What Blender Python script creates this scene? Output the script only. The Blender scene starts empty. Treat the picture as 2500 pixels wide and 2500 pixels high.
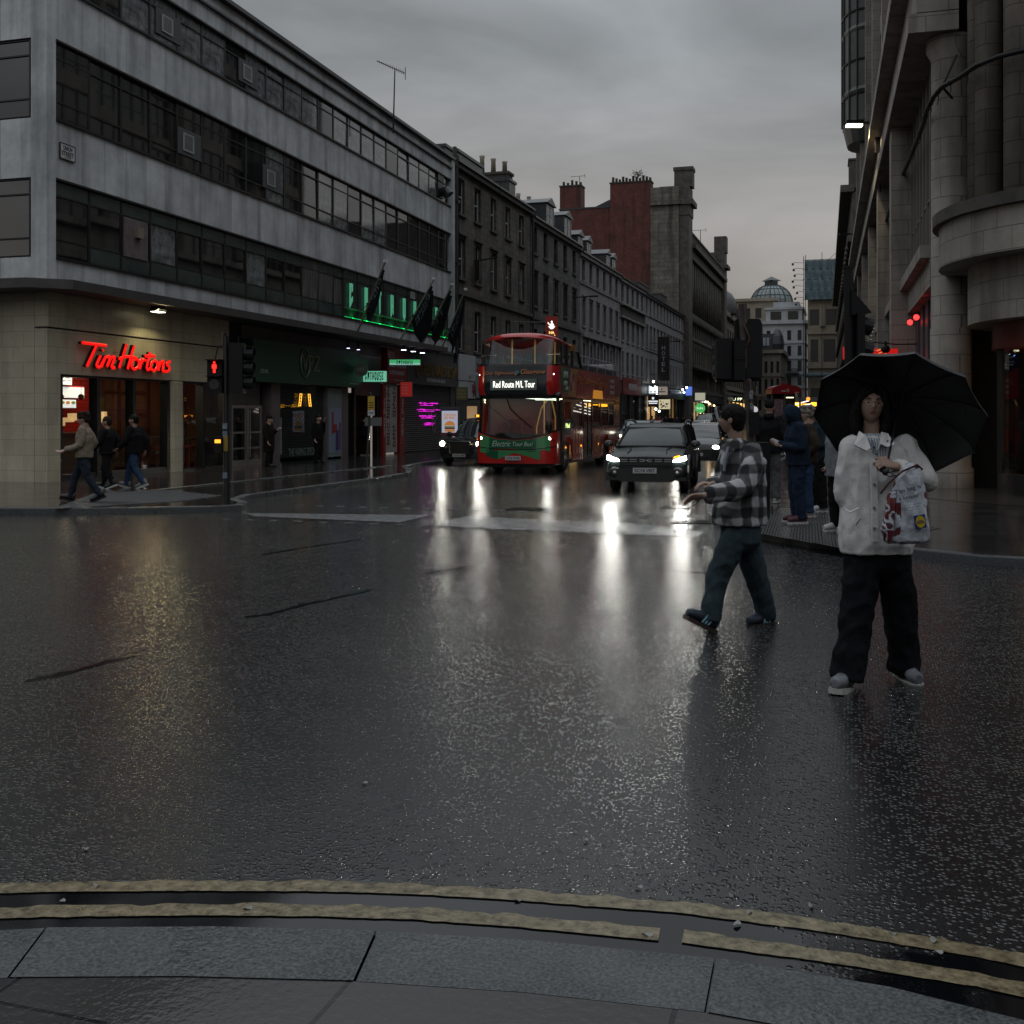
import bpy, math, random
from mathutils import Vector, Matrix, Euler, noise
R = math.radians
random.seed(7)
S = bpy.context.scene
C = S.collection

# ---------------------------------------------------------------- camera, world, light
FPX, HOR, CH = 2650.0, 1019.0, 1.6
TH = math.atan((2078 - 1250) / FPX)
ct, st = math.cos(TH), math.sin(TH)
cam = bpy.data.cameras.new('camera')
cam.sensor_width = 36; cam.lens = 36 * FPX / 2500
cam.shift_y = (HOR - 1250) / 2500
cam.clip_start = 0.1; cam.clip_end = 3000
co = bpy.data.objects.new('camera', cam); C.objects.link(co)
co.location = (0, 0, CH); co.rotation_euler = (R(90), 0, TH)
S.camera = co
W = bpy.data.worlds.new('World'); S.world = W; W.use_nodes = True
wn = W.node_tree; wn.nodes.clear()
def wnode(t, **k):
    n = wn.nodes.new(t)
    for a, b in k.items(): setattr(n, a, b)
    return n
wo = wnode('ShaderNodeOutputWorld'); bg = wnode('ShaderNodeBackground')
sky = wnode('ShaderNodeTexSky', sky_type='NISHITA', sun_disc=False, sun_elevation=R(3), sun_rotation=R(-60), air_density=1.0, dust_density=3.0)
tc = wnode('ShaderNodeTexCoord'); sep = wnode('ShaderNodeSeparateXYZ')
wn.links.new(tc.outputs['Generated'], sep.inputs[0])
mp = wnode('ShaderNodeMapping'); mp.inputs['Scale'].default_value = (1.0, 1.0, 3.2)
wn.links.new(tc.outputs['Generated'], mp.inputs['Vector'])
nz = wnode('ShaderNodeTexNoise'); nz.inputs['Scale'].default_value = 3.0; nz.inputs['Detail'].default_value = 5; nz.inputs['Roughness'].default_value = 0.5
nz.inputs['Distortion'].default_value = 0.4
wn.links.new(mp.outputs[0], nz.inputs['Vector'])
grad = wnode('ShaderNodeValToRGB')
cr = grad.color_ramp; cr.elements[0].position = 0.0; cr.elements[0].color = (0.255, 0.225, 0.20, 1)
cr.elements[1].position = 1.0; cr.elements[1].color = (1.15, 1.22, 1.30, 1)
for p_, c_ in ((0.08, (0.35, 0.322, 0.30, 1)), (0.18, (0.385, 0.373, 0.365, 1)), (0.32, (0.345, 0.37, 0.392, 1)), (0.42, (0.39, 0.415, 0.44, 1)), (0.55, (0.66, 0.70, 0.745, 1))):
    e_ = cr.elements.new(p_); e_.color = c_
wn.links.new(sep.outputs['Z'], grad.inputs['Fac'])
cl = wnode('ShaderNodeMapRange'); cl.inputs['From Min'].default_value = 0.33; cl.inputs['From Max'].default_value = 0.68
cl.inputs['To Min'].default_value = 0.66; cl.inputs['To Max'].default_value = 1.16
wn.links.new(nz.outputs['Fac'], cl.inputs['Value'])
mul = wnode('ShaderNodeMixRGB', blend_type='MULTIPLY'); mul.inputs['Fac'].default_value = 1
wn.links.new(grad.outputs['Color'], mul.inputs['Color1']); wn.links.new(cl.outputs[0], mul.inputs['Color2'])
sk = wnode('ShaderNodeMixRGB', blend_type='MULTIPLY'); sk.inputs['Fac'].default_value = 1; sk.inputs['Color2'].default_value = (0.06, 0.06, 0.06, 1)
wn.links.new(sky.outputs['Color'], sk.inputs['Color1'])
mx = wnode('ShaderNodeMixRGB'); mx.inputs['Fac'].default_value = 0.93
wn.links.new(sk.outputs['Color'], mx.inputs['Color1']); wn.links.new(mul.outputs['Color'], mx.inputs['Color2'])
wn.links.new(mx.outputs['Color'], bg.inputs['Color']); bg.inputs['Strength'].default_value = 1.0
wn.links.new(bg.outputs[0], wo.inputs['Surface'])
sl = bpy.data.lights.new('sun', 'SUN'); sl.energy = 0.06; sl.angle = R(30); sl.color = (1, 0.9, 0.8)
so = bpy.data.objects.new('sun', sl); C.objects.link(so); so.rotation_euler = (R(62), 0, R(25)); so.location = (0, 0, 60)
S.view_settings.view_transform = 'Standard'; S.view_settings.look = 'None'; S.view_settings.exposure = 0.0; S.view_settings.gamma = 1
cy = S.cycles
cy.use_denoising = True
try: cy.denoiser = 'OPENIMAGEDENOISE'
except Exception: pass
cy.max_bounces = 5; cy.diffuse_bounces = 2; cy.glossy_bounces = 4; cy.transmission_bounces = 4; cy.transparent_max_bounces = 8
cy.caustics_reflective = False; cy.caustics_refractive = False; cy.sample_clamp_indirect = 4.0

# ---------------------------------------------------------------- where things stand: points on the street read from the photograph
def G(x, y, z=0.0):
    d = FPX * (CH - z) / (y - HOR); cx = (x - 1250) / FPX * d
    return Vector((cx * ct - d * st, cx * st + d * ct, z))
def D(x, y, d):
    cx = (x - 1250) / FPX * d
    return Vector((cx * ct - d * st, cx * st + d * ct, CH + (HOR - y) / FPX * d))
def onplane(x, y, p0, ang, o=0.0):
    """hit of a sight line with a facade running in direction ang (left of +Y), o metres in front of it"""
    dx, dy = -math.sin(ang), math.cos(ang)
    px, py = p0[0] + o * dy, p0[1] - o * dx
    rx = (x - 1250) / FPX; rX = rx * ct - st; rY = rx * st + ct
    det = dx * (-rY) + rX * dy
    u = ((-px) * (-rY) + rX * (-py)) / det
    d = (dx * (-py) - dy * (-px)) / det
    return u, CH + (HOR - y) / FPX * d

# ---------------------------------------------------------------- mesh helpers
class MB:
    def __init__(s): s.v = []; s.f = []; s.m = []; s.T = None; s.cm = 0
    def add(s, vs, fs, m=None):
        n = len(s.v)
        for p in vs:
            p = Vector(p)
            if s.T is not None: p = s.T @ p
            s.v.append(p)
        for f in fs: s.f.append([i + n for i in f]); s.m.append(s.cm if m is None else m)
        return s
    def box(s, x0, x1, y0, y1, z0, z1, m=None):
        v = [(x0, y0, z0), (x1, y0, z0), (x1, y1, z0), (x0, y1, z0), (x0, y0, z1), (x1, y0, z1), (x1, y1, z1), (x0, y1, z1)]
        return s.add(v, [(0, 3, 2, 1), (4, 5, 6, 7), (0, 1, 5, 4), (1, 2, 6, 5), (2, 3, 7, 6), (3, 0, 4, 7)], m)
    def prism(s, pts, a0, a1, ax='y', m=None):
        n = len(pts)
        def mk(p, a): return {'y': (p[0], a, p[1]), 'x': (a, p[0], p[1]), 'z': (p[0], p[1], a)}[ax]
        v = [mk(p, a0) for p in pts] + [mk(p, a1) for p in pts]
        f = [list(range(n)), list(range(2 * n - 1, n - 1, -1))] + [(i, i + n, (i + 1) % n + n, (i + 1) % n) for i in range(n)]
        return s.add(v, f, m)
    def tube(s, path, r, seg=8, m=None, cap=True, flat=None, up=None):
        path = [Vector(p) for p in path]; n = len(path)
        rs = r if isinstance(r, (list, tuple)) else [r] * n
        vs = []; prev = None
        for i, p in enumerate(path):
            t = (path[min(i + 1, n - 1)] - path[max(i - 1, 0)])
            if t.length < 1e-9: t = Vector((0, 0, 1))
            t.normalize()
            if prev is None:
                a = Vector(up) if up else (Vector((0, 0, 1)) if abs(t.z) < 0.9 else Vector((1, 0, 0)))
                prev = a
            u = prev - t * prev.dot(t)
            if u.length < 1e-6: u = t.orthogonal()
            u.normalize(); w = t.cross(u); prev = u
            k1, k2 = rs[i] if isinstance(rs[i], (list, tuple)) else (rs[i], rs[i])
            for j in range(seg):
                a = 2 * math.pi * j / seg
                vs.append(p + u * math.cos(a) * k1 + w * math.sin(a) * k2)
        fs = []
        for i in range(n - 1):
            for j in range(seg):
                a, b = i * seg + j, i * seg + (j + 1) % seg
                fs.append((a, b, b + seg, a + seg))
        if cap: fs += [list(range(seg))[::-1], list(range((n - 1) * seg, n * seg))]
        return s.add(vs, fs, m)
    def cyl(s, p0, p1, r, r2=None, seg=12, m=None): return s.tube([p0, p1], [r, r if r2 is None else r2], seg, m)
    def lathe(s, prof, c=(0, 0, 0), seg=16, m=None, ax='z', a0=0, a1=2 * math.pi):
        n = len(prof); full = abs(a1 - a0 - 2 * math.pi) < 1e-6; k = seg if full else seg + 1; vs = []
        for j in range(k):
            a = a0 + (a1 - a0) * j / seg
            for r, z in prof:
                p = (r * math.cos(a), r * math.sin(a), z)
                if ax == 'y': p = (p[0], p[2], p[1])
                if ax == 'x': p = (p[2], p[0], p[1])
                vs.append((p[0] + c[0], p[1] + c[1], p[2] + c[2]))
        fs = []
        for j in range(seg):
            jj = (j + 1) % k
            for i in range(n - 1): fs.append((j * n + i, jj * n + i, jj * n + i + 1, j * n + i + 1))
        return s.add(vs, fs, m)
    def ball(s, c, r, seg=14, rings=9, m=None):
        r = r if isinstance(r, (tuple, list)) else (r, r, r); c = Vector(c)
        vs = []; fs = []
        for i in range(rings + 1):
            b = math.pi * i / rings
            for j in range(seg):
                a = 2 * math.pi * j / seg
                vs.append((c.x + r[0] * math.sin(b) * math.cos(a), c.y + r[1] * math.sin(b) * math.sin(a), c.z - r[2] * math.cos(b)))
        for i in range(rings):
            for j in range(seg):
                a, b = i * seg + j, i * seg + (j + 1) % seg
                fs.append((a, b, b + seg, a + seg))
        return s.add(vs, fs, m)
    def mesh(s, name, mats, smooth=False):
        me = bpy.data.meshes.new(name); me.from_pydata([tuple(p) for p in s.v], [], s.f)
        for m in (mats if isinstance(mats, (list, tuple)) else [mats]): me.materials.append(m)
        if len(me.materials) > 1: me.polygons.foreach_set('material_index', s.m)
        if smooth: me.polygons.foreach_set('use_smooth', [True] * len(me.polygons))
        me.update(); return me
    def build(s, name, mats, parent=None, smooth=False, clean=False):
        me = s.mesh(name, mats, smooth)
        if clean:
            me.validate(); me.update()
        return link(name, me, parent)
def link(name, me, parent=None, loc=None, rz=None):
    o = bpy.data.objects.new(name, me); C.objects.link(o)
    if parent is not None: o.parent = parent
    if loc is not None: o.location = loc
    if rz is not None: o.rotation_euler = (0, 0, rz)
    return o
def tag(o, label=None, cat=None, group=None, kind=None):
    if label: o['label'] = label
    if cat: o['category'] = cat
    if group: o['group'] = group
    if kind: o['kind'] = kind
    return o
def thing(name, label, cat, loc=(0, 0, 0), rz=0.0, group=None):
    o = bpy.data.objects.new(name, None); C.objects.link(o); o.empty_display_size = 0.2
    o.location = loc; o.rotation_euler = (0, 0, rz)
    return tag(o, label, cat, group)
def dup(o, loc=None, rz=None, parent=None):
    c = o.copy(); C.objects.link(c)
    if parent is not None: c.parent = parent
    if loc is not None: c.location = loc
    if rz is not None: c.rotation_euler = (0, 0, rz)
    for ch in list(o.children): dup(ch, parent=c)
    return c

# ---------------------------------------------------------------- materials
MATS = {}
def mat(name, col, rough=0.6, metal=0.0, var=0.0, vscale=2.0, bump=0.0, bscale=20.0, emit=None, es=1.0, spec=0.5, stretch=(1, 1, 1), col2=None, coat=0.0):
    if name in MATS: return MATS[name]
    m = bpy.data.materials.new(name); m.use_nodes = True; MATS[name] = m
    nt = m.node_tree; p = nt.nodes['Principled BSDF']
    p.inputs['Base Color'].default_value = (*col, 1); p.inputs['Roughness'].default_value = rough; p.inputs['Metallic'].default_value = metal
    p.inputs['Specular IOR Level'].default_value = spec; p.inputs['Coat Weight'].default_value = coat; p.inputs['Coat Roughness'].default_value = 0.05
    if var or bump:
        t = nt.nodes.new('ShaderNodeTexCoord'); mpn = nt.nodes.new('ShaderNodeMapping'); mpn.inputs['Scale'].default_value = stretch
        nt.links.new(t.outputs['Object'], mpn.inputs['Vector'])
    if var:
        n = nt.nodes.new('ShaderNodeTexNoise'); n.inputs['Scale'].default_value = vscale; n.inputs['Detail'].default_value = 6; n.inputs['Roughness'].default_value = 0.65
        nt.links.new(mpn.outputs[0], n.inputs['Vector'])
        r = nt.nodes.new('ShaderNodeValToRGB'); r.color_ramp.elements[0].position = 0.3; r.color_ramp.elements[1].position = 0.7
        a = [max(0, c * (1 - var)) for c in col]; b = col2 or [c * (1 + var) for c in col]
        r.color_ramp.elements[0].color = (*a, 1); r.color_ramp.elements[1].color = (*b, 1)
        nt.links.new(n.outputs['Fac'], r.inputs['Fac']); nt.links.new(r.outputs['Color'], p.inputs['Base Color'])
    if bump:
        n2 = nt.nodes.new('ShaderNodeTexNoise'); n2.inputs['Scale'].default_value = bscale; n2.inputs['Detail'].default_value = 4
        nt.links.new(mpn.outputs[0], n2.inputs['Vector'])
        bn = nt.nodes.new('ShaderNodeBump'); bn.inputs['Strength'].default_value = bump; bn.inputs['Distance'].default_value = 0.02
        nt.links.new(n2.outputs['Fac'], bn.inputs['Height']); nt.links.new(bn.outputs[0], p.inputs['Normal'])
    if emit:
        p.inputs['Emission Color'].default_value = (*emit, 1); p.inputs['Emission Strength'].default_value = es
    return m
def stone(name, c1, c2, mortar, bw=0.9, bh=0.35, ms=0.012, rough=0.75, var=0.5, bump=0.3, streak=0.5, dark=0.35, rlow=None):
    """coursed masonry on the facade plane, with soot and rain streaks of its own"""
    if name in MATS: return MATS[name]
    m = bpy.data.materials.new(name); m.use_nodes = True; MATS[name] = m
    nt = m.node_tree; N = nt.nodes; L = nt.links; p = N['Principled BSDF']; p.inputs['Roughness'].default_value = rough
    t = N.new('ShaderNodeTexCoord'); sp = N.new('ShaderNodeSeparateXYZ'); L.new(t.outputs['Object'], sp.inputs[0])
    ad = N.new('ShaderNodeMath'); ad.operation = 'ADD'; L.new(sp.outputs['X'], ad.inputs[0]); L.new(sp.outputs['Y'], ad.inputs[1])
    cb = N.new('ShaderNodeCombineXYZ'); L.new(ad.outputs[0], cb.inputs['X']); L.new(sp.outputs['Z'], cb.inputs['Y'])
    b = N.new('ShaderNodeTexBrick'); L.new(cb.outputs[0], b.inputs['Vector'])
    b.inputs['Color1'].default_value = (*c1, 1); b.inputs['Color2'].default_value = (*c2, 1); b.inputs['Mortar'].default_value = (*mortar, 1)
    b.inputs['Scale'].default_value = 1.0; b.inputs['Mortar Size'].default_value = ms; b.inputs['Brick Width'].default_value = bw; b.inputs['Row Height'].default_value = bh
    n = N.new('ShaderNodeTexNoise'); n.inputs['Scale'].default_value = 0.9; n.inputs['Detail'].default_value = 7; n.inputs['Roughness'].default_value = 0.7
    L.new(t.outputs['Object'], n.inputs['Vector'])
    mp2 = N.new('ShaderNodeMapping'); mp2.inputs['Scale'].default_value = (1.5, 1.5, 0.14); L.new(t.outputs['Object'], mp2.inputs['Vector'])
    n3 = N.new('ShaderNodeTexNoise'); n3.inputs['Scale'].default_value = 1.3; n3.inputs['Detail'].default_value = 5; L.new(mp2.outputs[0], n3.inputs['Vector'])
    r1 = N.new('ShaderNodeMapRange'); r1.inputs['From Min'].default_value = 0.35; r1.inputs['From Max'].default_value = 0.7; r1.inputs['To Min'].default_value = 1 - var; r1.inputs['To Max'].default_value = 1.15
    L.new(n.outputs['Fac'], r1.inputs['Value'])
    r2 = N.new('ShaderNodeMapRange'); r2.inputs['From Min'].default_value = 0.32; r2.inputs['From Max'].default_value = 0.52; r2.inputs['To Min'].default_value = 1 - streak; r2.inputs['To Max'].default_value = 1.1
    L.new(n3.outputs['Fac'], r2.inputs['Value'])
    mm = N.new('ShaderNodeMath'); mm.operation = 'MULTIPLY'; L.new(r1.outputs[0], mm.inputs[0]); L.new(r2.outputs[0], mm.inputs[1])
    mc = N.new('ShaderNodeMixRGB'); mc.blend_type = 'MULTIPLY'; mc.inputs['Fac'].default_value = 1
    L.new(b.outputs['Color'], mc.inputs['Color1']); L.new(mm.outputs[0], mc.inputs['Color2']); L.new(mc.outputs['Color'], p.inputs['Base Color'])
    bn = N.new('ShaderNodeBump'); bn.inputs['Strength'].default_value = bump; bn.inputs['Distance'].default_value = 0.02
    ba = N.new('ShaderNodeMath'); ba.operation = 'ADD'; L.new(b.outputs['Fac'], ba.inputs[0])
    n4 = N.new('ShaderNodeTexNoise'); n4.inputs['Scale'].default_value = 12; n4.inputs['Detail'].default_value = 4; L.new(t.outputs['Object'], n4.inputs['Vector'])
    inv = N.new('ShaderNodeMath'); inv.operation = 'MULTIPLY'; inv.inputs[1].default_value = -1.0; L.new(n4.outputs['Fac'], inv.inputs[0]); L.new(inv.outputs[0], ba.inputs[1])
    iv2 = N.new('ShaderNodeMath'); iv2.operation = 'MULTIPLY'; iv2.inputs[1].default_value = -1.0; L.new(ba.outputs[0], iv2.inputs[0])
    L.new(iv2.outputs[0], bn.inputs['Height']); L.new(bn.outputs[0], p.inputs['Normal'])
    return m
def glow(name, col, s):
    if name in MATS: return MATS[name]
    m = bpy.data.materials.new(name); m.use_nodes = True; MATS[name] = m
    p = m.node_tree.nodes['Principled BSDF']; p.inputs['Base Color'].default_value = (*[min(.8, c) for c in col], 1); p.inputs['Roughness'].default_value = .4
    p.inputs['Emission Color'].default_value = (*col, 1); p.inputs['Emission Strength'].default_value = s
    return m
def glass(name, tint=(0.9, 0.95, 0.95), mixv=0.85):
    """thin see-through sheet: mostly transparent, mirror-like by Fresnel"""
    if name in MATS: return MATS[name]
    m = bpy.data.materials.new(name); m.use_nodes = True; MATS[name] = m
    nt = m.node_tree; nt.nodes.clear(); N = nt.nodes; L = nt.links
    o = N.new('ShaderNodeOutputMaterial'); t = N.new('ShaderNodeBsdfTransparent'); t.inputs['Color'].default_value = (*tint, 1)
    g = N.new('ShaderNodeBsdfGlossy'); g.inputs['Roughness'].default_value = 0.015; g.inputs['Color'].default_value = (1, 1, 1, 1)
    f = N.new('ShaderNodeLayerWeight'); f.inputs['Blend'].default_value = .5; pw = N.new('ShaderNodeMath'); pw.operation = 'POWER'; pw.inputs[1].default_value = 4.0; L.new(f.outputs['Facing'], pw.inputs[0])
    a = N.new('ShaderNodeMath'); a.operation = 'MULTIPLY_ADD'; a.inputs[1].default_value = .9; a.inputs[2].default_value = .05; a.use_clamp = True
    L.new(pw.outputs[0], a.inputs[0]); mxs = N.new('ShaderNodeMixShader'); L.new(a.outputs[0], mxs.inputs['Fac']); L.new(t.outputs[0], mxs.inputs[1]); L.new(g.outputs[0], mxs.inputs[2])
    L.new(mxs.outputs[0], o.inputs['Surface']); return m

# ---------------------------------------------------------------- lettering
def strmesh(s, shear=0.0, bold=0.0):
    cu = bpy.data.curves.new('t', 'FONT'); cu.body = s; cu.shear = shear; cu.offset = bold; cu.resolution_u = 3
    ob = bpy.data.objects.new('t', cu); C.objects.link(ob)
    dg = bpy.context.evaluated_depsgraph_get(); me = bpy.data.meshes.new_from_object(ob.evaluated_get(dg))
    v = [tuple(x.co) for x in me.vertices]; f = [tuple(p.vertices) for p in me.polygons]
    bpy.data.objects.remove(ob); bpy.data.curves.remove(cu); bpy.data.meshes.remove(me)
    return v, f
def put(mb, v, f, w, h, t, T, m=None):
    """fit flat xy outline to w x h, t thick, standing up facing -y, then matrix T"""
    x0 = min(p[0] for p in v); x1 = max(p[0] for p in v); y0 = min(p[1] for p in v); y1 = max(p[1] for p in v)
    def q(p, d): return T @ Vector((((p[0] - x0) / (x1 - x0) - .5) * w, d, ((p[1] - y0) / (y1 - y0) - .5) * h))
    n = len(v); ed = {}
    for fc in f:
        for i in range(len(fc)):
            a, b = fc[i], fc[(i + 1) % len(fc)]; ed[(a, b)] = ed.get((a, b), 0) + 1
    fs = [list(fc) for fc in f]
    if t > 0:
        fs += [[i + n for i in fc][::-1] for fc in f]
        fs += [(b, a, a + n, b + n) for (a, b) in ed if (b, a) not in ed]
    vs = [q(p, -t) for p in v] + ([q(p, 0) for p in v] if t > 0 else [])
    s = mb.T; mb.T = None; mb.add(vs, fs, m); mb.T = s
def TM(x, y, z, rz=0, rx=0, ry=0): return Matrix.Translation((x, y, z)) @ Euler((rx, ry, rz)).to_matrix().to_4x4()
def txt(name, s, c, w, h, mt, parent, t=0.006, rz=0, shear=0.0, bold=0.0, rx=0, ry=0):
    v, f = strmesh(s, shear, bold); mb = MB(); put(mb, v, f, w, h, t, TM(*c, rz, rx, ry)); return mb.build(name, mt, parent)
# angular club lettering: polygons on a 4 x 8 grid
GL = {'C': [[(0, 8), (4, 8), (4, 5.8), (2.8, 5.2), (2.8, 6.9), (1.4, 6.9), (1.4, 2.6), (4, 4), (4, 2.6), (0, 0)]],
 'A': [[(0, 0), (0, 8), (4, 8), (4, 1.6), (2.7, 0.4), (2.7, 3), (1.3, 3), (1.3, 1)], ],
 'T': [[(0, 8), (4, 8), (4, 6.8), (2.8, 6.8), (2.8, 1), (1.4, 0), (1.4, 6.8), (0, 6.8)]],
 'H': [[(0, 0), (0, 8), (1.3, 8), (1.3, 4.6), (2.7, 4.6), (2.7, 8), (4, 8), (4, 1.2), (2.7, 2), (2.7, 3.4), (1.3, 3.4), (1.3, 1)]],
 'O': [[(0, 8), (4, 8), (4, 1.5), (2, 0), (0, 1.5), (1.3, 2.2), (2.7, 2.2), (2.7, 6.8), (1.3, 6.8), (1.3, 2.2), (0, 1.5)]],
 'U': [[(0, 8), (1.3, 8), (1.3, 1.8), (2.7, 2.4), (2.7, 8), (4, 8), (4, 1.2), (1.3, 0), (0, 1)]],
 'S': [[(0, 8), (4, 8), (3.4, 6.8), (1.3, 6.8), (1.3, 5.2), (4, 4.4), (4, 0.8), (1.6, 0), (0, 1.4), (2.7, 1.6), (2.7, 3.6), (0, 4.2)]],
 'E': [[(0, 8), (4, 8), (3.4, 6.8), (1.3, 6.8), (1.3, 5), (3.2, 5), (2.8, 3.8), (1.3, 3.8), (1.3, 1.8), (4, 2.8), (4, 1.6), (0, 0)]]}
def gothic(mb, s, T, w, h, t, gap=1.5, m=None, only=None):
    n = len(s); tot = 4 * n + gap * (n - 1)
    for i, ch in enumerate(s):
        if only is not None and i not in only: continue
        for poly in GL[ch]:
            vs = []; k = len(poly)
            for d in (-t, 0):
                for (x, y) in poly: vs.append(T @ Vector(((i * (4 + gap) + x - tot / 2) / tot * w, d, (y / 8 - .5) * h)))
            mb.add(vs, [list(range(k)), list(range(2 * k - 1, k - 1, -1))] + [(a, a + k, (a + 1) % k + k, (a + 1) % k) for a in range(k)], m)
# ---------------------------------------------------------------- surfaces
def wet_asphalt():
    m = bpy.data.materials.new('wet_asphalt'); m.use_nodes = True
    nt = m.node_tree; N = nt.nodes; L = nt.links; p = N['Principled BSDF']
    t = N.new('ShaderNodeTexCoord')
    def noi(scale, det, stretch=None, rough=0.6):
        n = N.new('ShaderNodeTexNoise'); n.inputs['Scale'].default_value = scale; n.inputs['Detail'].default_value = det; n.inputs['Roughness'].default_value = rough
        if stretch:
            mpn = N.new('ShaderNodeMapping'); mpn.inputs['Scale'].default_value = stretch; mpn.inputs['Rotation'].default_value = (0, 0, R(12)); L.new(t.outputs['Object'], mpn.inputs['Vector']); L.new(mpn.outputs[0], n.inputs['Vector'])
        else: L.new(t.outputs['Object'], n.inputs['Vector'])
        return n
    def rng(src, a, b, c, d):
        r = N.new('ShaderNodeMapRange'); r.inputs['From Min'].default_value = a; r.inputs['From Max'].default_value = b; r.inputs['To Min'].default_value = c; r.inputs['To Max'].default_value = d
        L.new(src, r.inputs['Value']); return r.outputs[0]
    def math_(op, a, b):
        n = N.new('ShaderNodeMath'); n.operation = op
        for i, q in enumerate((a, b)):
            if isinstance(q, (int, float)): n.inputs[i].default_value = q
            else: L.new(q, n.inputs[i])
        return n.outputs[0]
    sp = N.new('ShaderNodeSeparateXYZ'); L.new(t.outputs['Object'], sp.inputs[0])
    big = noi(0.55, 5, (1, 0.6, 1)); mid = noi(2.4, 4); strk = noi(0.9, 5, (0.25, 2.2, 1))
    # standing water: low spots, the gutter by the near kerb, and the worn crossing by the stop line
    xq = math_('ADD', sp.outputs['X'], .4); kd = math_('ADD', math_('SUBTRACT', sp.outputs['Y'], 3.22), math_('MULTIPLY', math_('MULTIPLY', xq, xq), .105)); gut = rng(kd, .26, .50, 0.42, 0.0)
    w = math_('ADD', big.outputs['Fac'], gut); w = math_('ADD', w, math_('MULTIPLY', mid.outputs['Fac'], 0.16))
    pud = rng(w, 0.86, 0.95, 0.0, 1.0)
    def vor(sc, feat='F1'):
        v = N.new('ShaderNodeTexVoronoi'); v.inputs['Scale'].default_value = sc; v.feature = feat; L.new(t.outputs['Object'], v.inputs['Vector']); return v
    v1 = vor(52); v2 = vor(120); fine = noi(240, 2)
    sr = N.new('ShaderNodeSeparateXYZ'); L.new(v1.outputs['Color'], sr.inputs[0]); s2 = N.new('ShaderNodeSeparateXYZ'); L.new(v2.outputs['Color'], s2.inputs[0])
    dry = math_('SUBTRACT', 1.0, pud)
    # stones that stand proud of the water film; how many depends on the patch
    lim = rng(big.outputs['Fac'], 0.35, 0.65, 0.42, 0.72); lim = math_('ADD', lim, rng(mid.outputs['Fac'], .35, .65, -.12, .12))
    st = math_('SUBTRACT', lim, sr.outputs['X']); st = rng(st, 0.0, 0.06, 0.0, 1.0); st = math_('MULTIPLY', st, rng(v1.outputs['Distance'], 0.30, 0.55, 1.0, 0.0)); st = math_('MULTIPLY', st, dry)
    hs = math_('MULTIPLY', math_('SUBTRACT', 1.0, v1.outputs['Distance']), st)
    hgt = math_('ADD', hs, math_('MULTIPLY', fine.outputs['Fac'], 0.10)); hgt = math_('ADD', hgt, math_('MULTIPLY', s2.outputs['X'], 0.10)); hgt = math_('ADD', hgt, math_('MULTIPLY', mid.outputs['Fac'], 0.25))
    str_ = math_('MULTIPLY', math_('ADD', math_('MULTIPLY', dry, .8), .06), rng(sp.outputs['Y'], 8.0, 50.0, 1.0, 0.25))
    b = N.new('ShaderNodeBump'); b.inputs['Distance'].default_value = 0.011; L.new(str_, b.inputs['Strength']); L.new(hgt, b.inputs['Height'])
    L.new(b.outputs[0], p.inputs['Normal'])
    rr = math_('ADD', math_('MULTIPLY', st, rng(sr.outputs['Y'], 0, 1, 0.05, 0.30)), rng(strk.outputs['Fac'], .35, .65, .035, .085)); rr = math_('MULTIPLY', rr, math_('ADD', math_('MULTIPLY', dry, .8), .2))
    L.new(rr, p.inputs['Roughness'])
    sv = math_('MULTIPLY', rng(sr.outputs['Z'], 0.3, 1.0, 0.0, 1.0), st)
    cr = N.new('ShaderNodeValToRGB'); cr.color_ramp.elements[0].position = 0.0; cr.color_ramp.elements[0].color = (0.0035, 0.004, 0.005, 1)
    cr.color_ramp.elements[1].position = 1.0; cr.color_ramp.elements[1].color = (0.014, 0.016, 0.019, 1); L.new(sv, cr.inputs['Fac'])
    L.new(cr.outputs['Color'], p.inputs['Base Color']); p.inputs['IOR'].default_value = 1.85; p.inputs['Specular IOR Level'].default_value = 0.5
    return m
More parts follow.
